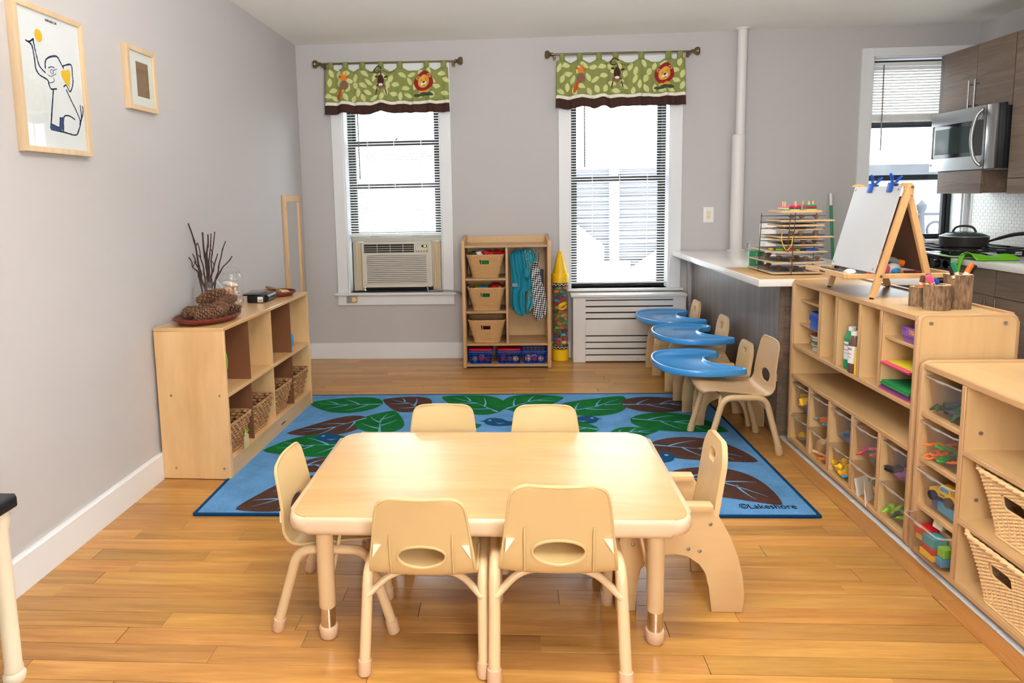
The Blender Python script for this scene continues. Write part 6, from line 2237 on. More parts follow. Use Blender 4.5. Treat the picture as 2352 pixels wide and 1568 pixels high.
for i, (z, c, dx_, dy_, rz, lb) in enumerate(((0.6745, 'paper_pink', -0.010, 0.0, 0.05, 'bright pink paper sheet under the yellow one on the clear shelf'), (0.6775, 'maroon', -0.004, -0.004, 0.02, 'dark red paper sheet between pink and yellow'), (0.6805, 'paper_pink', -0.014, 0.004, 0.0, 'upper pink paper sheet with the yellow sheet on it'), (0.6835, 'paper_yellow', 0.012, -0.008, -0.06, 'yellow paper sheet on top of the pink sheets'),
                                              (0.5655, 'pink', -0.006, -0.004, 0.04, 'pink paper at the bottom of the green-topped stack'), (0.5735, 'violet', -0.01, 0.0, 0.02, 'purple paper in the green-topped stack'), (0.5815, 'maroon', -0.004, 0.0, -0.03, 'brown-red paper in the green-topped stack'), (0.5895, 'paper_green', -0.008, 0.0, 0.03, 'lower green paper in the near cubby'), (0.5975, 'paper_green', -0.002, 0.002, -0.04, 'top green paper in the near cubby'))):
    single('paper_sheet', G().box(0, -0.098, 0, 0.29, 0.098, 0.0024 if i < 4 else 0.0065, 0.0006, 1), c, lb, 'paper', (XA + 0.014 + dx_, yc + dy_ * 0.3, z), (0, 0, rz * 0.12), 'coloured papers in the near cubby', smooth=False)

# ---------------- lower unit, nearer the camera
XB, YB1, HB, DB = 1.503, 2.522, 0.755, 0.40
LB = 1.20
ub = thing('storage_shelf', 'lower maple storage shelf with four clear bins and wicker baskets, nearest on the right', 'shelf', (XB, YB1 - LB, 0))
for y0, y1 in ((0, 0.022), (LB - 0.022, LB)):
    part('end_panel_edge', end_panel(G(), y0, y1, 0, DB, HB), 'edge_band', ub, angle=60)
    part('end_panel', G().prism(rrect(0.012, 0.012, DB - 0.012, HB - 0.012, 0.022, 5), y0 - 0.0008, y1 + 0.0008, 'Y'), 'maple_laminate', ub)
board(ub, 'top_board', 0.004, e, HB - 0.030, DB - 0.012, LB - e, HB - 0.008)
board(ub, 'bottom_board', 0.004, e, 0.018, DB - 0.012, LB - e, 0.038)
part('back_panel', G().box(DB - 0.012, e, 0.018, DB - 0.006, LB - e, HB - 0.03), 'maple_laminate', ub)
for s in (0.244, 0.72):
    b = part('divider', G().box(0.010, LB - s - 0.010, 0.038, DB - 0.014, LB - s + 0.010, HB - 0.030), 'maple_laminate', ub)
    part('edge_strip', G().box(0.004, LB - s - 0.010, 0.0385, 0.010, LB - s + 0.010, HB - 0.0305, 0.002, 1), 'edge_band', b)
for z in (0.548, 0.377, 0.196):
    board(ub, 'bin_shelf', 0.004, LB - 0.234, z, DB - 0.014, LB - e, z + 0.018)
for z in (0.488, 0.246):
    board(ub, 'basket_shelf', 0.004, LB - 0.71, z, DB - 0.014, LB - 0.254, z + 0.018)
    board(ub, 'basket_shelf', 0.004, e, z, DB - 0.014, LB - 0.73, z + 0.018)
for z in (0.565, 0.33):
    part('screw_head', G().cyl((0.06, LB - 0.2555, z), (0.06, LB - 0.258, z), 0.007, n=12), 'screw', ub)
lab_b = ['clear bin, topmost in the nearer shelf, with dark green pieces', 'clear bin, second from the top in the nearer shelf, orange and green pieces', 'clear bin, third from the top in the nearer shelf, with a yellow toy truck', 'clear bin, lowest in the nearer shelf, with coloured wooden blocks']
con_b = [[('leafy', 'bush'), ('disc', 'black_toy'), ('leafy', 'bush'), ('disc', 'blue_deep'), ('leafy', 'green'), ('block', 'gray_paper'), ('disc', 'black_toy'), ('leafy', 'bush'), ('leafy', 'bush')],
         [('chain', 'orange'), ('chain', 'green'), ('chain', 'orange'), ('chain', 'orange'), ('chain', 'black_toy'), ('leafy', 'green'), ('chain', 'orange'), ('disc', 'sky'), ('disc', 'red'), ('chain', 'orange'), ('chain', 'green')], [], []]
binb = clear_bin(0.31, 0.196, 0.138)
zb = (0.5665, 0.3955, 0.2145, 0.0385)
for i in range(4):
    b_ = binb if i == 0 else copy_tree(binb)
    b_.location = (XB + 0.012 - (0, 0.006, 0.010, 0.045)[i], YB1 - 0.1275, zb[i])
    b_['label'] = lab_b[i]
    b_['group'] = 'clear plastic bins in the nearer shelf'
    fill('the %s bin of the nearer shelf' % ('topmost', 'second', 'third', 'lowest')[i], b_.location, con_b[i])
bl = Vector((XB + 0.002, YB1 - 0.1275, zb[2] + 0.006))
t = thing('toy_truck', 'yellow toy truck with dark wheels in the third clear bin', 'toy', bl + Vector((0.045, 0.0, 0.045)), PI / 2 + 0.2)
part('truck_body', G().box(-0.058, -0.020, 0.012, 0.058, 0.020, 0.034, 0.004), 'yellow', t)
part('cab', G().prism([(-0.035, 0.034), (-0.028, 0.058), (0.010, 0.058), (0.022, 0.034)], -0.018, 0.018, 'Y', bev=0.003), 'yellow', t)
part('side_window', G().prism([(-0.028, 0.037), (-0.023, 0.053), (0.006, 0.053), (0.014, 0.037)], -0.0187, -0.018, 'Y').prism([(-0.028, 0.037), (-0.023, 0.053), (0.006, 0.053), (0.014, 0.037)], 0.018, 0.0187, 'Y'), 'sky', t)
for x in (-0.034, 0.034):
    for y in (-0.024, 0.024):
        w_ = G().tube([(x, y - 0.007, 0.010), (x, y - 0.006, 0.010), (x, y + 0.006, 0.010), (x, y + 0.007, 0.010)], [0.015, 0.018, 0.018, 0.015], 16)
        part('wheel', w_, 'black_toy', t)
lettering('TAXI', 0.010, 'black_toy', t, (0.0, 0.0205, 0.024), (PI / 2, 0, PI))
single('toy_brick', G().box(-0.04, -0.025, -0.02, 0.04, 0.025, 0.02, 0.003), 'blue_deep', 'blue box under the yellow truck', 'toy', bl + Vector((0.055, 0.02, 0.022)), (0, 0, PI / 2))
o = single('toy_carton', G().box(-0.0285, -0.05, -0.018, 0.0285, 0.05, 0.018, 0.002, 1), 'sky', 'blue toy box with white lettering in the third clear bin', 'toy', bl + Vector((0.052, -0.035, 0.022)))
single('toy_brick', G().box(-0.02, -0.03, -0.03, 0.02, 0.03, 0.03, 0.003), 'red', 'red block at the near end of the third clear bin', 'toy', bl + Vector((0.13, -0.04, 0.034)))
bl = Vector((XB - 0.033, YB1 - 0.1275, zb[3] + 0.006))
for i, (x, y, z, sx, sy2, sz, c, rz, lb) in enumerate(((0.05, 0.045, 0.088, .035, .026, .013, 'red', 0.25, 'red slab block high on the far side'), (0.052, 0.048, 0.060, .028, .024, .012, 'yellow', 0.1, 'yellow slab block under the red one'), (0.045, 0.0, 0.018, .026, .036, .012, 'yellow', 0.05, 'yellow slab block at the bottom front'),
                                                    (0.045, -0.002, 0.042, .026, .036, .011, 'red', -0.05, 'red slab block above the bottom yellow one'), (0.045, -0.004, 0.072, .026, .030, .018, 'teal', 0.08, 'turquoise block in the middle'), (0.052, -0.058, 0.022, .024, .015, .015, 'sky', 0, 'blue block at the near front corner'), (0.055, -0.056, 0.056, .022, .016, .017, 'lime', 0.1, 'lime green block above the blue one'),
                                                    (0.105, 0.0, 0.055, .024, .05, .045, 'tan_wood', 0.0, 'large plain wooden block at the back'), (0.075, 0.012, 0.128, .018, .018, .018, 'cream', 0.4, 'pale cube balanced on top'))):
    single('wooden_block', G().box(-sx, -sy2, -sz, sx, sy2, sz, 0.002, 1), c, lb + ' of the lowest clear bin', 'toy block', bl + Vector((x, y, z)), (0.0 if i < 7 else 0.2 * (i == 8), 0, rz), 'wooden blocks in the lowest clear bin', False)
bw = basket('wicker_basket', 'large pale wicker basket on the middle shelf of the nearer shelf unit', 'large pale wicker baskets', (XB + 0.172, YB1 - 0.475, 0.2645), -PI / 2, 'wicker_pale',
            wt=0.385, dt=0.325, wb=0.265, db=0.25, amp=1.35, h=0.205, r=0.0031, rows=36, stakes=42, rim_r=0.0075, hole=(0.045, 0.120, 0.165), corner=0.22, flare=-0.3)
c = copy_tree(bw)
c.location = (XB + 0.150, YB1 - 0.475, 0.0385)
c['label'] = 'large pale wicker basket at the bottom of the nearer shelf unit'

# ================================================================== EASEL
ea = thing('tabletop_easel', 'wooden tabletop easel with a white board on the tall shelf', 'easel', (1.69, 3.17, 0.912))
yn, yf = -0.195, 0.200
az = 0.490
for yy in (yn, yf):
    nl = [(-0.128, 0.0), (-0.010, az + 0.004)]
    s_ = -1 if yy < 0 else 1

    def leg(x0, x1, z1, y0, y1, w=0.0125):
        g = G()
        g.M = Matrix.Translation((0, 0, 0))
        d = Vector((x1 - x0, 0, z1)).normalized()
        n_ = Vector((d.z, 0, -d.x)) * w
        a, b = Vector((x0, 0, 0.006)), Vector((x1, 0, z1))
        g.prism([(a.x - n_.x, a.z - n_.z), (a.x + n_.x, a.z + n_.z), (b.x + n_.x, b.z + n_.z), (b.x - n_.x, b.z - n_.z)], y0, y1, 'Y', bev=0.002)
        return g
    y0, y1 = (yy - 0.012, yy + 0.012)
    l = part('front_leg', leg(-0.132, 0.0, az, y0, y1), 'easel_wood', ea)
    part('rubber_foot', G().cyl((-0.133, yy, 0), (-0.133, yy, 0.008), 0.009, n=12), 'black', l)
    ys = (yy + 0.012, yy + 0.034) if yy < 0 else (yy - 0.034, yy - 0.012)
    l = part('rear_leg', leg(0.132, 0.008, az - 0.03, ys[0], ys[1]), 'easel_wood', ea)
    part('rubber_foot', G().cyl((0.133, (ys[0] + ys[1]) / 2, 0), (0.133, (ys[0] + ys[1]) / 2, 0.008), 0.009, n=12), 'black', l)
    part('hinge_plate', G().prism([(-0.022, az - 0.02), (0.018, az - 0.05), (0.020, az - 0.005), (0.008, az + 0.008), (-0.03, az + 0.008), (-0.045, az - 0.002), (-0.02, az - 0.006)], min(yy, yy + s_ * 0.0), max(yy + 0.008, yy + 0.008), 'Y'), 'easel_wood', ea)
    for bx, bz in ((0.003, az - 0.010), (-0.106, 0.100)):
        part('bolt', G().cyl((bx, yy - 0.012, bz), (bx, yy - 0.0155, bz), 0.0055, n=12), 'steel', ea)
    # tray rails
    part('tray_rail', G().box(-0.235, yy - 0.012 + (0.024 if yy < 0 else -0.024) * 0, 0.088, 0.215, yy + 0.012, 0.108, 0.002, 1) if yy > 0 else G().box(-0.235, yy + 0.012, 0.088, 0.215, yy + 0.030, 0.108, 0.002, 1), 'easel_wood', ea)
part('tray_front_board', G().box(-0.245, yn + 0.012, 0.088, -0.235, yf + 0.012, 0.112, 0.002, 1), 'easel_wood', ea)
lettering('Lakeshore', 0.014, 'ink_dark', ea, (-0.2455, 0.03, 0.100), (PI / 2, 0, -PI / 2))
part('tray_rear_board', G().box(0.205, yn + 0.012, 0.088, 0.215, yf + 0.012, 0.112, 0.002, 1), 'easel_wood', ea)
part('tray_floor', G().box(-0.235, yn + 0.030, 0.089, 0.205, yf - 0.012, 0.093), 'gray_paper', ea)


def slant(x0, z0, x1, z1, y0, y1, th, mat, name, lab=None):
    d = Vector((x1 - x0, 0, z1 - z0)).normalized()
    n_ = Vector((-d.z, 0, d.x)) * th
    return part(name, G().prism([(x0, z0), (x1, z1), (x1 + n_.x, z1 + n_.z), (x0 + n_.x, z0 + n_.z)], y0, y1, 'Y'), mat, ea, lab)


slant(-0.123, 0.112, -0.026, az - 0.006, yn + 0.004, yf - 0.004, 0.006, 'whiteboard', 'white_board')
slant(0.113, 0.112, 0.020, az - 0.05, yn + 0.034, yf - 0.034, -0.005, 'easel_back', 'rear_board', 'brown hardboard back')
for yy in (yn + 0.018, yf - 0.018):
    for q in (0.04, 0.96):
        x = -0.123 + 0.097 * q - 0.006
        z = 0.112 + (az - 0.118) * q + 0.002
        part('board_screw', G().cyl((x + 0.003, yy, z - 0.001), (x - 0.004, yy, z + 0.001), 0.0045, n=10), 'steel', ea)


def clip(label, y, dz, tilt):
    c = thing('spring_clip', label, 'clip', (1.69 - 0.024, 3.17 + y, 0.912 + az - 0.006 + dz), 0, 'blue spring clips on the easel')
    c.rotation_euler = (tilt, R(15), 0)
    c.scale = (0.8, 0.8, 0.72)
    part('jaw', G().prism([(-0.022, -0.045), (0.020, -0.045), (0.024, 0.012), (-0.024, 0.012)], -0.020, -0.010, 'X', bev=0.002), 'blue_clip', c)
    part('jaw', G().prism([(-0.022, -0.045), (0.020, -0.045), (0.024, 0.012), (-0.024, 0.012)], 0.008, 0.016, 'X', bev=0.002), 'blue_clip', c)
    part('spring', G().cyl((-0.002, -0.018, 0.012), (-0.002, 0.018, 0.012), 0.009, n=12), 'steel', c)
    for s in (-1, 1):
        pts = [(s * 0.008 - 0.002, -0.004, 0.008), (s * 0.016, -0.010, 0.035), (s * 0.026, -0.009, 0.056), (s * 0.030, 0.0, 0.064), (s * 0.026, 0.009, 0.056), (s * 0.016, 0.010, 0.035), (s * 0.008 - 0.002, 0.004, 0.008)]
        part('handle_loop', G().tube(catmull(pts, 3), 0.0042, 6), 'blue_clip', c)
    return c


clip('blue spring clip on the far half of the easel top', 0.045, 0.004, 0.0)
clip('blue spring clip on the near half of the easel top, jaw over the white board', -0.115, 0.006, R(-4))

ex, ey_, ez_ = 1.69, 3.17, 0.912
single('metal_tool', G().box(-0.008, -0.085, -0.003, 0.008, 0.085, 0.003, 0.002, 1), 'dark_wire', 'flat grey metal bar lying on the easel tray', 'tool', (ex - 0.21, ey_ + 0.02, ez_ + 0.1125), (0, 0, 0.05))
single('crumpled_tissue', blob(0.022, 0.034, 0.015, 8, 0.6), 'paper_white', 'crumpled white tissue on the easel tray', 'tissue', (ex - 0.185, ey_ - 0.105, ez_ + 0.108))
single('red_cap', G().sphere((0, 0, 0), 0.012, n=12, k=8), 'red', 'small red cap beside the near easel leg', 'cap', (ex - 0.128, ey_ - 0.155, ez_ + 0.103))
t = thing('toy_rocket', 'white toy gun with blue and orange parts on the tray inside the easel', 'toy', (ex + 0.0, ey_ - 0.10, ez_ + 0.094), 0.1)
part('white_body', G().sphere((0, 0, 0.026), 0.036, 0.024, 0.028, 14, 10), 'white_toy', t)
part('blue_panel', G().sphere((0.002, -0.016, 0.020), 0.022, 0.012, 0.016, 12, 8), 'sky', t)
part('barrel', G().tube([(-0.035, 0, 0.075), (0.0, 0, 0.066), (0.026, 0, 0.056)], [0.010, 0.014, 0.011], 10), 'gray_paper', t)
part('orange_tip', G().tube([(0.024, 0, 0.057), (0.044, 0, 0.050)], [0.013, 0.016], 10), 'orange', t)
part('pink_grip', blob(0.030, 0.02, 0.026, 6, 0.3), 'pink', t, loc=(-0.048, -0.006, 0.028))
part('orange_foot', G().sphere((0.036, -0.008, 0.010), 0.010, n=10, k=6), 'orange', t)
single('marker_pen', G().lathe([(0.006, 0), (0.0075, 0.003), (0.0075, 0.045), (0.0085, 0.046), (0.0085, 0.085), (0.006, 0.09), (0, 0.09)], 14), 'maroon', 'dark red marker lying inside the easel', 'marker', (ex + 0.06, ey_ - 0.075, ez_ + 0.103), (0, PI / 2, -0.2))
single('small_jar', G().lathe([(0.012, 0), (0.014, 0.002), (0.014, 0.026), (0.010, 0.03), (0, 0.03)], 14), 'black', 'small black pot beside the toy gun inside the easel', 'pot', (ex + 0.055, ey_ - 0.04, ez_ + 0.0935))

# ---------------- log pencil holders
def log_holder(label, loc, r, h, seed, ov=1.0):
    t = thing('log_pen_holder', label, 'pen holder', loc, 0, 'bark-covered log pen holders')
    rv = random.Random(seed)
    ph = [rv.uniform(0, 6) for _ in range(4)]

    def rad(a, z):
        return r * (1 + 0.022 * math.sin(5 * a + ph[0]) + 0.025 * math.sin(11 * a + ph[1] + z * 30) + 0.02 * math.sin(17 * a + ph[2] + z * 60))
    g = G()
    n = 40
    rings = []
    for z in (0, 0.25, 0.5, 0.75, 1.0):
        rings.append([g.v((rad(2 * PI * i / n, z * h) * math.cos(2 * PI * i / n), ov * rad(2 * PI * i / n, z * h) * math.sin(2 * PI * i / n), z * h)) for i in range(n)])
    for a, b in zip(rings, rings[1:]):
        g.bridge(a, b)
    g.f(list(reversed(rings[0])))
    inner = [g.v((rad(2 * PI * i / n, h) * 0.93 * math.cos(2 * PI * i / n), ov * rad(2 * PI * i / n, h) * 0.93 * math.sin(2 * PI * i / n), h + 0.0005)) for i in range(n)]
    g.bridge(rings[-1], inner)
    part('bark', g, 'bark', t, angle=30)
    g = G()
    outr = [(rad(2 * PI * i / n, h) * 0.93 * math.cos(2 * PI * i / n), ov * rad(2 * PI * i / n, h) * 0.93 * math.sin(2 * PI * i / n)) for i in range(n)]
    g.prism(outr, h - 0.004, h + 0.0006, 'Z', holes=[[(r * 0.55 * math.cos(2 * PI * i / 20), ov * r * 0.55 * math.sin(2 * PI * i / 20)) for i in range(20)]])
    part('cut_top', g, 'slice_wood', t)
    g = G()
    g.lathe([(r * 0.55, h), (r * 0.55, h * 0.3), (0, h * 0.3)], 20, cap=False)
    part('drilled_hole', g, 'ac_dark', t)
    return t


log_holder('tall log pen holder behind, with four markers', (1.760, 2.735, 0.9125), 0.048, 0.134, 1)
log_holder('middle-height log pen holder in front', (1.664, 2.705, 0.9125), 0.0465, 0.098, 2)
log_holder('short log pen holder at the left of the three', (1.648, 2.795, 0.9125), 0.034, 0.078, 3)


def marker(label, base, top, body, cap, r=0.0082, capf=0.72, text=None, tc='ink_dark'):
    b, t_ = Vector(base), Vector(top)
    L_ = (t_ - b).length
    o = thing('marker_pen', label, 'marker', b, 0, 'markers in the log holders')
    o.rotation_euler = (t_ - b).to_track_quat('Z', 'Y').to_euler()
    part('barrel', G().lathe([(r * 0.8, 0), (r, 0.004), (r, L_ * capf), (r * 0.9, L_ * capf)], 16), body, o)
    part('cap', G().lathe([(r * 1.12, L_ * capf), (r * 1.12, L_ * 0.94), (r * 0.8, L_), (0, L_)], 16), cap, o)
    part('stripe', G().lathe([(r * 1.02, L_ * 0.40), (r * 1.03, L_ * 0.41), (r * 1.03, L_ * 0.60), (r * 1.02, L_ * 0.61)], 16, cap=False), tc, o)


Z0 = 0.9125
marker('green-capped white marker in the tall log holder', (1.776, 2.73, Z0 + 0.05), (1.718, 2.71, Z0 + 0.185), 'white_plastic', 'paint_green', tc='paint_green')
marker('dark-capped white marker leaning left in the tall log holder', (1.762, 2.72, Z0 + 0.05), (1.700, 2.70, Z0 + 0.168), 'white_plastic', 'black_toy', 0.006)
marker('orange-capped white marker in the tall log holder', (1.745, 2.735, Z0 + 0.05), (1.798, 2.72, Z0 + 0.178), 'white_plastic', 'orange', 0.0085, tc='orange')
marker('black-capped white marker leaning right in the tall log holder', (1.752, 2.745, Z0 + 0.05), (1.822, 2.735, Z0 + 0.168), 'white_plastic', 'black', 0.0072)
marker('pink-capped patterned marker in the middle log holder', (1.672, 2.70, Z0 + 0.04), (1.610, 2.68, Z0 + 0.137), 'patterned', 'pink', 0.0095, tc='brown_toy')
marker('yellow-capped marker behind in the middle log holder', (1.664, 2.725, Z0 + 0.04), (1.650, 2.745, Z0 + 0.125), 'white_plastic', 'yellow', 0.0065)
marker('blue-capped white marker in the middle log holder', (1.682, 2.70, Z0 + 0.04), (1.652, 2.70, Z0 + 0.122), 'white_plastic', 'blue_deep', 0.0068, tc='sky')
marker('brown-capped white marker standing in the short log holder', (1.648, 2.795, Z0 + 0.03), (1.648, 2.775, Z0 + 0.125), 'white_plastic', 'brown_toy', 0.0082, tc='orange')

# ================================================================== PENINSULA AND WHAT STANDS ON IT
ct2 = thing('peninsula_counter', 'white-topped peninsula counter with grey wood panels behind the toddler chairs', 'counter', (1.335, 3.695, 0))
part('counter_top', G().box(0, 0, 0.872, 0.86, YB - 3.695 - 0.002, 0.912, 0.003), 'counter_white', ct2)
part('side_panel', G().box(0.150, 0.090, 0.002, 0.168, YB - 3.695 - 0.004, 0.872), 'walnut_v', ct2, 'grey-brown vertical-grained back panel')
part('wall_filler', G().box(0.128, 1.93, 0.002, 0.150, YB - 3.695 - 0.004, 0.872), 'wall_paint', ct2)
part('end_panel', G().box(0.168, 0.095, 0.002, 0.86, 0.115, 0.872), 'walnut_x', ct2)
part('corner_strip', G().box(0.150, 0.084, 0.002, 0.176, 0.094, 0.872), 'walnut_x', ct2)
part('cabinet_body', G().box(0.168, 0.115, 0.06, 0.84, YB - 3.695 - 0.004, 0.872), 'walnut_v', ct2)
single('work_mat', G().box(0, 0, 0, 0.60, 0.60, 0.003, 0.001, 1), 'tan_mat', 'tan mat on the near end of the peninsula counter', 'mat', (1.345, 3.702, 0.9122))

rk = thing('puzzle_rack', 'wire rack holding a stack of wooden knob puzzles on the peninsula', 'rack', (1.615, 3.95, 0.9155), 0)
yr = 3.95
for x, y in ((-0.052, -0.112), (0.16, 0.11), (-0.155, 0.11), (0.06, 0.16)):
    part('upright', G().tube([(x, y, 0), (x + 0.012, y, 0.345)], 0.0026, 6), 'dark_wire', rk)
part('upright', G().tube([(-0.073, -0.105, 0.13), (-0.063, -0.105, 0.345)], 0.0026, 6), 'dark_wire', rk)
for i in range(9):
    z = 0.036 + i * 0.0365
    part('wire_shelf', G().tube([(-0.150, 0.11, z), (0.165, 0.11, z + 0.0), (0.165, -0.02, z), (-0.045, -0.112, z + 0.004)], 0.0018, 5).tube([(-0.150, 0.11, z), (-0.05, -0.112, z + 0.004)], 0.0018, 5), 'dark_wire', rk)
puz = [  # z, x0, x1, y0, y1, thickness, knobs, label, rot
    (0.0065, -0.155, 0.135, -0.105, 0.30, 0.007, 7, 'lowest knob puzzle board of the rack', 0.0),
    (0.0655, -0.155, 0.140, -0.105, 0.29, 0.007, 7, 'second knob puzzle board from the bottom', 0.01),
    (0.1255, -0.148, 0.150, -0.105, 0.28, 0.007, 0, 'third board from the bottom with red, green and blue pieces', -0.02),
    (0.163, -0.080, 0.130, -0.09, 0.20, 0.006, 4, 'fourth board with small tan knobs', -0.04),
    (0.196, -0.130, 0.125, -0.08, 0.20, 0.005, 0, 'thin board under the long-sided puzzle', 0.02),
    (0.2065, -0.110, 0.190, -0.08, 0.15, 0.009, 3, 'long-sided puzzle board with three knobs', 0.0),
    (0.252, -0.105, 0.130, -0.08, 0.15, 0.006, 0, 'plain thin board in the upper rack', 0.0),
    (0.272, -0.095, 0.135, -0.08, 0.15, 0.010, 0, 'thick plain board in the upper rack', 0.0),
    (0.298, -0.105, 0.190, -0.08, 0.15, 0.010, 3, 'top rack puzzle board with three knobs', 0.0)]
kn = G().lathe([(0.010, 0), (0.007, 0.006), (0.009, 0.012), (0.016, 0.018), (0.0165, 0.023), (0.012, 0.028), (0, 0.030)], 14).mesh('knob', 'brown_toy')
kn.materials.clear(); kn.materials.append(plain('knob_wood', (150, 116, 90), 0.5))
for z, x0, x1, y0, y1, th, nk, lb, rz in puz:
    t = thing('knob_puzzle', lb, 'puzzle', (1.615, yr, 0.9155 + z), rz, 'puzzles in the wire rack')
    part('board', G().box(x0, y0, 0, x1, y1, th, 0.002, 1), 'tan_wood' if z > 0.1 else 'kraft', t)
    part('picture_face', G().box(x0 + 0.012, y0 + 0.012, th, x1 - 0.012, y1 - 0.012, th + 0.0008), 'gray_paper', t)
    for k in range(nk):
        if nk == 3:
            px, py = ((-0.035, -0.05), (0.015, -0.06), (0.10, -0.05))[k]
        elif nk == 4:
            px, py = ((-0.03, 0.06), (-0.01, 0.04), (0.04, -0.04), (0.105, -0.03))[k]
        else:
            px, py = ((-0.105, 0.12), (-0.07, 0.02), (-0.035, -0.06), (0.02, 0.0), (0.045, -0.06), (0.11, -0.06), (-0.06, 0.2))[k]
        link('knob', kn, t, (px, py, th + 0.0008), None).scale = (1, 1, 0.95 if nk != 4 else 0.85)
for i, (x, y, sx, sy2, c, lb) in enumerate(((-0.03, -0.04, .022, .03, 'red', 'red puzzle piece'), (-0.075, 0.0, .02, .02, 'lime', 'lime green puzzle piece'), (-0.005, -0.07, .012, .014, 'lime', 'small lime green puzzle piece by the red one'), (0.075, -0.06, .034, .02, 'blue_deep', 'dark blue puzzle piece'), (-0.105, 0.05, .014, .02, 'yellow', 'yellow puzzle piece'))):
    single('puzzle_piece', G().prism(rrect(-sx, -sy2, sx, sy2, 0.008), 0, 0.010, 'Z', bev=0.002), c, lb + ' on the third board of the rack', 'puzzle piece', (1.615 + x, yr + y, 0.9155 + 0.1334), (0, 0, -0.2), 'loose puzzle pieces')
single('yellow_lace', G().tube(catmull([(1.560, 3.93, 1.183), (1.535, 3.90, 1.168), (1.512, 3.86, 1.12), (1.520, 3.835, 1.07), (1.535, 3.83, 1.060), (1.555, 3.83, 1.085), (1.570, 3.84, 1.14), (1.600, 3.86, 1.172)], 5), 0.0018, 6), 'yellow', 'thin yellow lace looped over the puzzle rack', 'lace')
PB = Vector((1.615, 3.95, 0.9155 + 0.3485))
t = thing('shape_sorter_board', 'pale wooden peg board with stacked coloured shapes on top of the rack', 'toy', PB)
part('board', G().box(-0.110, -0.10, 0, 0.110, 0.10, 0.013, 0.002, 1), 'slice_wood', t)
pegs = [(-0.075, -0.05), (-0.055, 0.03), (-0.02, -0.06), (0.02, 0.045), (0.045, 0.0), (0.055, -0.055), (0.075, -0.06), (0.09, 0.03)]
for x, y in pegs:
    part('peg', G().lathe([(0.0045, 0.013), (0.0045, 0.060), (0.003, 0.064), (0, 0.065)], 10, (x, y, 0)), 'tan_wood', t)
for (x, y, shp, cs_) in ((-0.066, -0.01, 'sq', ('sky', 'yellow', 'pink')), (-0.025, -0.060, 'ro', ('yellow', 'blue_deep', 'red')), (0.025, 0.045, 'ro', ('green', 'blue_deep', 'red', 'pink')), (0.060, -0.055, 'sq2', ('yellow', 'blue_deep', 'red', 'green'))):
    for k, c in enumerate(cs_):
        z = PB.z + 0.0132 + k * 0.0078
        g = G()
        if shp == 'ro':
            g.lathe([(0.006, 0), (0.028, 0), (0.028, 0.0072), (0.006, 0.0072), (0.006, 0)], 24, cap=False)
        else:
            w_, d_ = (0.014, 0.05) if shp == 'sq' else (0.028, 0.028)
            g.prism(rrect(-w_, -d_, w_, d_, 0.004), 0, 0.0072, 'Z')
        single('stacking_shape', g, c, '%s %s, %s of its stack on the %s of the peg board' % (CN.get(c, c), 'disc' if shp == 'ro' else 'slab', ('lowest', 'second', 'third', 'topmost')[k], {(-0.066): 'left', (-0.025): 'front middle', 0.025: 'back', 0.06: 'right'}[x]), 'toy shape', (PB.x + x, PB.y + y, z), group='stacked shapes on the peg board')
t = thing('glass_jar', 'clip-top glass jar with green contents behind the puzzle rack', 'jar', (1.545, 4.33, 0.9125))
part('jar_body', G().lathe([(0, 0), (0.048, 0), (0.052, 0.006), (0.052, 0.12), (0.044, 0.135), (0.044, 0.15), (0.041, 0.15), (0.041, 0.134), (0.049, 0.119), (0.049, 0.008), (0, 0.006)], 28, cap=False), 'clear_glass', t)
part('green_filling', G().lathe([(0, 0.008), (0.047, 0.008), (0.047, 0.100), (0.03, 0.108), (0, 0.108)], 24), 'paint_green', t)
part('glass_lid', G().lathe([(0.046, 0.151), (0.048, 0.158), (0.040, 0.166), (0, 0.168)], 28), 'clear_glass', t)
part('wire_clip', G().tube([(-0.046, 0, 0.155), (-0.060, 0, 0.150), (-0.058, 0, 0.125), (-0.047, 0, 0.122)], 0.0015, 5), 'dark_wire', t)
t = thing('paper_towel_roll', 'white paper towel roll standing behind the puzzle rack', 'paper towel', (1.72, 4.62, 0.9125))
part('roll', G().lathe([(0.02, 0), (0.052, 0.0), (0.052, 0.26), (0.02, 0.26), (0.02, 0.0)], 32, cap=False), 'paper_white', t)
part('core', G().lathe([(0.0195, 0), (0.0195, 0.258)], 20, cap=False), 'kraft', t)
t = thing('broom_handle', 'green broom handle with a white tip leaning on the back wall behind the easel', 'broom', (2.60, 5.655, 0))
part('green_pole', G().cyl((0, -0.2, 0.0), (0, 0, 1.27), 0.011, n=14), 'paint_green', t)
part('white_tip', G().tube([(0, 0, 1.265), (0, 0.012, 1.36), (0, 0.0125, 1.365)], [0.0125, 0.0125, 0.008], 14), 'white_plastic', t)

# ================================================================== KITCHEN
XC = 3.345          # face of the wall cabinets
kc = thing('wall_cabinet', 'grey-brown wood wall cabinet with two doors above the microwave', 'cabinet', (XC, 4.78, 1.93))
part('cabinet_body', G().box(0.02, 0, 0, XR - XC - 0.001, 0.755, 0.475), 'walnut_h', kc)
part('filler_strip', G().box(0.004, 0.735, 0, 0.02, 0.790, 0.475, 0.002, 1), 'walnut_v', kc)
for y0, y1, hy in ((0.0015, 0.366, 0.335), (0.3685, 0.733, 0.40)):
    d = part('door', G().box(0, y0, 0.0015, 0.019, y1, 0.4735, 0.0015, 1), 'walnut_h', kc)
    h = G().cyl((-0.030, hy, 0.02), (-0.030, hy, 0.225), 0.006, n=12)
    h.cyl((-0.030, hy, 0.045), (0, hy, 0.045), 0.004, n=8).cyl((-0.030, hy, 0.195), (0, hy, 0.195), 0.004, n=8)
    part('handle', h, 'steel', d)
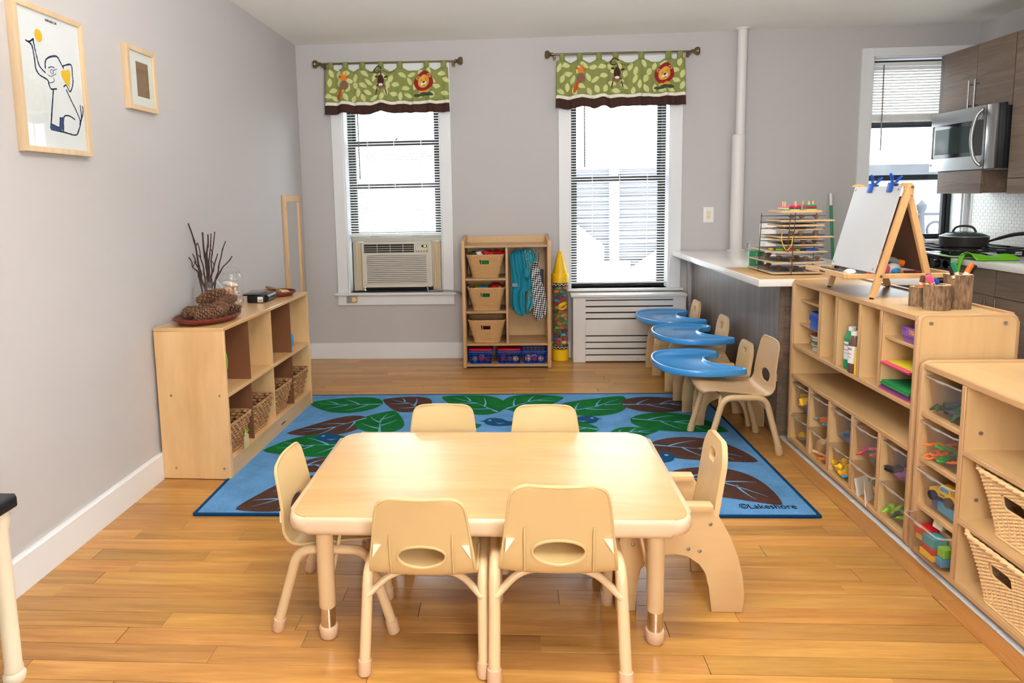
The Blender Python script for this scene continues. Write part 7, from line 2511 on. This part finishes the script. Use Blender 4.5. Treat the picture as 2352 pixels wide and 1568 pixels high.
tc_ = thing('tall_cabinet', 'grey-brown wood wall cabinet cut off by the right edge of the view', 'cabinet', (XC, 3.90, 1.34))
part('cabinet_body', G().box(0.02, 0, 0, XR - XC - 0.001, 0.875, 1.065), 'walnut_h', tc_)
d = part('door', G().box(0, 0.44, 0.106, 0.019, 0.873, 1.062, 0.0015, 1), 'walnut_h', tc_)
d = part('door', G().box(0, 0.002, 0.106, 0.019, 0.437, 1.062, 0.0015, 1), 'walnut_h', tc_)
part('lower_panel', G().box(0, 0.002, 0.0, 0.019, 0.873, 0.102, 0.0015, 1), 'walnut_h', tc_)
lb_ = thing('range_hood_box', 'grey-brown wood box panel below the microwave', 'cabinet', (3.31, 4.98, 1.345))
part('front_panel', G().box(0, 0, 0, 0.019, 0.47, 0.165, 0.0015, 1), 'walnut_h', lb_)
part('side_panel', G().box(0.002, 0.47, 0.0, XR - 3.31 - 0.001, 0.488, 0.165), 'walnut_x', lb_)
part('box_body', G().box(0.019, 0.001, 0.002, XR - 3.31 - 0.001, 0.47, 0.165), 'walnut_h', lb_)
mw = thing('microwave', 'stainless over-range microwave with a curved handle', 'microwave', (3.295, 4.79, 1.515))
part('housing', G().box(0.03, 0.0, 0.0, XR - 3.295 - 0.001, 0.762, 0.414, 0.004), 'black', mw)
part('black_end_strip', G().box(0.022, 0.0, 0.0, 0.034, 0.055, 0.438, 0.002, 1), 'black', mw)
part('door_frame', G().prism(rrect(0.155, 0.0, 0.764, 0.440, 0.008, 3), 0.0, 0.03, 'X', holes=[rrect(0.175, 0.095, 0.745, 0.345, 0.012, 3)]), 'steel', mw)
part('control_panel', G().box(0.0, 0.055, 0.0, 0.03, 0.150, 0.440, 0.004), 'steel', mw)
part('black_window', G().box(0.006, 0.172, 0.092, 0.028, 0.748, 0.348), 'black_gloss', mw)
part('glass', G().box(0.004, 0.30, 0.125, 0.0065, 0.715, 0.315), 'oven_glass', mw)
part('handle', G().tube(catmull([(0.0, 0.190, 0.415), (-0.030, 0.212, 0.36), (-0.045, 0.225, 0.22), (-0.030, 0.212, 0.08), (0.0, 0.190, 0.025)], 8), 0.012, 12), 'steel', mw)
part('bottom_grille', G().box(0.03, 0.04, -0.008, 0.38, 0.70, 0.0), 'gray_paper', mw)
lettering('LG', 0.022, 'ink_dark', mw, (-0.0012, 0.745, 0.05), (PI / 2, 0, -PI / 2))

bc = thing('base_cabinet', 'grey-brown kitchen base cabinet with a white counter top on the right', 'cabinet', (3.03, 3.0, 0))
LK = 1.765
part('counter_top', G().box(-0.025, 0, 0.872, XR - 3.03 - 0.001, LK, 0.912, 0.003), 'counter_white', bc)
part('cabinet_body', G().box(0.021, 0.002, 0.10, XR - 3.03 - 0.001, LK - 0.002, 0.872), 'walnut_h', bc)
part('toe_kick', G().box(0.07, 0.002, 0.0, 0.09, LK - 0.002, 0.10), 'black', bc)
for i, (y0, y1) in enumerate(((1.36, 1.762), (0.90, 1.357), (0.44, 0.897), (0.0, 0.437))):
    part('drawer_front', G().box(0, y0 + 0.0015, 0.70, 0.02, y1 - 0.0015, 0.866, 0.0015, 1), 'walnut_h', bc)
    d = part('door', G().box(0, y0 + 0.0015, 0.102, 0.02, y1 - 0.0015, 0.697, 0.0015, 1), 'walnut_h', bc)
    hy = (y0 + 0.045) if i % 2 == 0 else (y1 - 0.045)
    part('handle', G().cyl((-0.030, hy, 0.50), (-0.030, hy, 0.69), 0.006, n=12).cyl((-0.030, hy, 0.53), (0, hy, 0.53), 0.004, n=8).cyl((-0.030, hy, 0.66), (0, hy, 0.66), 0.004, n=8), 'steel', d)
st = thing('gas_stove', 'black gas stove with cast-iron grates below the microwave', 'stove', (3.03, 4.768, 0))
part('body', G().box(0.0, 0, 0.02, XR - 3.03 - 0.001, 0.758, 0.895, 0.004), 'black_gloss', st)
part('cooktop', G().box(-0.03, -0.0, 0.895, XR - 3.03 - 0.001, 0.758, 0.922, 0.006), 'black_gloss', st)
part('oven_door', G().box(-0.03, 0.02, 0.20, 0.0, 0.738, 0.78, 0.006), 'black_gloss', st)
part('oven_handle', G().tube(fillet([(-0.03, 0.06, 0.75), (-0.075, 0.06, 0.75), (-0.075, 0.70, 0.75), (-0.03, 0.70, 0.75)], 0.03), 0.011, 10), 'steel', st)
for y in (0.12, 0.25, 0.38, 0.51, 0.64):
    q = G()
    q.M = Matrix.Translation((-0.03, y, 0.862)) @ Matrix.Rotation(-PI / 2, 4, 'Y')
    q.lathe([(0.030, 0), (0.030, 0.012), (0.024, 0.034), (0, 0.036)], 18)
    part('knob', q, 'black_gloss', st)
for (x, y) in ((0.15, 0.19), (0.15, 0.57), (0.47, 0.19), (0.47, 0.57)):
    part('burner', G().lathe([(0.055, 0.922), (0.055, 0.930), (0.035, 0.932), (0.035, 0.940), (0, 0.942)], 20, (x, y, 0)), 'black', st)
for y0, y1 in ((0.02, 0.365), (0.39, 0.735)):
    gr = G()
    for y in (y0, y1):
        gr.box(0.01, y - 0.006, 0.945, 0.63, y + 0.006, 0.957, 0.002, 1)
    for x in (0.01, 0.16, 0.31, 0.47, 0.62):
        gr.box(x - 0.006, y0, 0.945, x + 0.006, y1, 0.957, 0.002, 1)
        for y in (y0, y1):
            gr.box(x - 0.006, y - 0.006, 0.922, x + 0.006, y + 0.006, 0.945)
    gr.box(0.01, (y0 + y1) / 2 - 0.005, 0.946, 0.63, (y0 + y1) / 2 + 0.005, 0.956)
    part('grate', gr, 'black', st)
fc = thing('corner_counter', 'white strip of counter between the stove and the kitchen window', 'counter', (3.03, 5.53, 0))
part('counter_top', G().box(-0.02, 0, 0.872, XR - 3.03 - 0.001, YB - 5.53 - 0.002, 0.912, 0.003), 'counter_white', fc)
part('cabinet_body', G().box(0.0, 0.002, 0.0, XR - 3.03 - 0.001, YB - 5.53 - 0.004, 0.872), 'walnut_h', fc)
pn = thing('frying_pan', 'dark saute pan with a glass lid on the gas stove', 'pan', (3.30, 5.10, 0.9575))
part('pan_body', G().lathe([(0, 0), (0.138, 0), (0.148, 0.010), (0.152, 0.075), (0.148, 0.075), (0.142, 0.012), (0, 0.006)], 40, cap=False), 'pan_dark', pn)
lid = part('glass_lid', G().lathe([(0.150, 0.076), (0.145, 0.084), (0.11, 0.100), (0.06, 0.110), (0, 0.114)], 40), 'oven_glass', pn, 'domed glass lid')
part('lid_rim', G().tube([(0.149 * math.cos(a), 0.149 * math.sin(a), 0.079) for a in [k * PI / 20 for k in range(40)]], 0.004, 6, closed=True), 'steel', lid)
part('lid_handle', G().tube(catmull([(-0.05, 0.05, 0.108), (-0.035, 0.035, 0.142), (0, 0, 0.152), (0.035, -0.035, 0.142), (0.05, -0.05, 0.108)], 6), 0.006, 8, flat=1.3), 'pan_dark', lid)
part('handle', G().tube(catmull([(0.10, -0.112, 0.045), (0.13, -0.16, 0.068), (0.17, -0.24, 0.098), (0.20, -0.33, 0.112), (0.21, -0.36, 0.112)], 6), [0.007, 0.007, 0.008, 0.008, 0.009, 0.010, 0.011, 0.012, 0.012, 0.012, 0.012, 0.013, 0.013, 0.013, 0.013, 0.013, 0.013, 0.012, 0.012, 0.012, 0.011, 0.011, 0.010, 0.009, 0.008], 10), 'pan_dark', pn)
part('handle_end', G().tube([(0.205, -0.35, 0.112), (0.213, -0.40, 0.114)], [0.010, 0.008], 8), 'steel', pn)
gl2 = thing('silicone_bib', 'lime green silicone bib draped over the counter edge by the stove', 'bib', (3.03, 4.60, 0.9125))


def bibS(u, v):
    x = -0.03 + 0.30 * u
    y = 0.10 - 0.22 * v + 0.03 * math.sin(u * 3)
    w = math.sin(PI * min(1, 0.12 + 0.88 * u)) ** 0.4
    z = 0.006 + 0.030 * math.sin(PI * v) * (0.4 + 0.6 * math.sin(u * 5.5) ** 2) + 0.035 * max(0, 0.25 - u) * 4 * math.sin(PI * v)
    return (x, (y) * (0.5 + 0.5 * w), z)


g = G()
g.grid(bibS, 20, 12)
o = part('bib_body', g, 'glove_green', gl2, angle=80)
m = o.modifiers.new('t', 'SOLIDIFY'); m.thickness = 0.004
g = G()
pts = catmull([(0.02, 0.06, 0.045), (-0.02, 0.05, 0.030), (-0.045, 0.045, -0.02), (-0.052, 0.05, -0.08), (-0.05, 0.06, -0.13)], 5)
A = [g.v(p + Vector((0, -0.018 - 0.006 * i / len(pts), 0))) for i, p in enumerate(pts)]
B = [g.v(p + Vector((0, 0.018 + 0.006 * i / len(pts), 0))) for i, p in enumerate(pts)]
for i in range(len(pts) - 1):
    g.f([A[i], A[i + 1], B[i + 1], B[i]])
o = part('neck_strap', g, 'glove_green', gl2, angle=80)
m = o.modifiers.new('t', 'SOLIDIFY'); m.thickness = 0.004
g = G()
pts = catmull([(0.0, 0.10, 0.012), (-0.03, 0.15, 0.008), (-0.05, 0.22, 0.012), (-0.05, 0.26, 0.014)], 5)
g.tube(pts, [0.020, 0.020] + [0.018] * (len(pts) - 3) + [0.010], 8, flat=0.25)
part('neck_strap', g, 'glove_green', gl2)
for k in range(3):
    part('strap_hole', G().cyl((-0.0505 - 0.0005 * k, 0.052, -0.035 - k * 0.028), (-0.0565 - 0.0005 * k, 0.052, -0.035 - k * 0.028), 0.003, n=8), 'ac_dark', gl2)
t = thing('snack_bag', 'folded teal and cream bag behind the stove by the window', 'bag', (3.28, 5.62, 0.9125), 0.1)
part('bag_body', G().prism([(-0.085, 0.0), (0.085, 0.0), (0.03, 0.10), (0.005, 0.115), (-0.03, 0.085)], -0.022, 0.022, 'Y', bev=0.008), 'cream', t)
part('teal_side', G().prism([(-0.088, 0.0), (-0.045, 0.0), (0.0, 0.108), (-0.032, 0.088)], -0.0245, -0.0215, 'Y'), 'teal', t)

# backsplash of small pale tiles on the right wall
bs = thing('backsplash', 'small pale stone tiles in running bond behind the stove', 'tiles', (XR, 4.4, 0.912))
part('grout', G().box(-0.006, -1.2, 0, -0.001, YB - 4.4 - 0.02, 0.62), 'grout', bs)
gt = G()
z, row = 0.002, 0
while z < 0.60:
    y = -0.60 - (0.026 if row % 2 else 0)
    while y < YB - 4.4 - 0.06:
        gt.box(-0.009 - rnd.uniform(0, 0.0006), y + 0.001, z + 0.001, -0.006, y + 0.051, z + 0.024)
        y += 0.052
    z += 0.025
    row += 1
tag(part('tiles', gt, 'backsplash', bs, smooth=False), kind='stuff')
part('edge_trim', G().box(-0.012, YB - 4.4 - 0.055, 0, -0.001, YB - 4.4 - 0.02, 0.62), 'trim_white', bs)
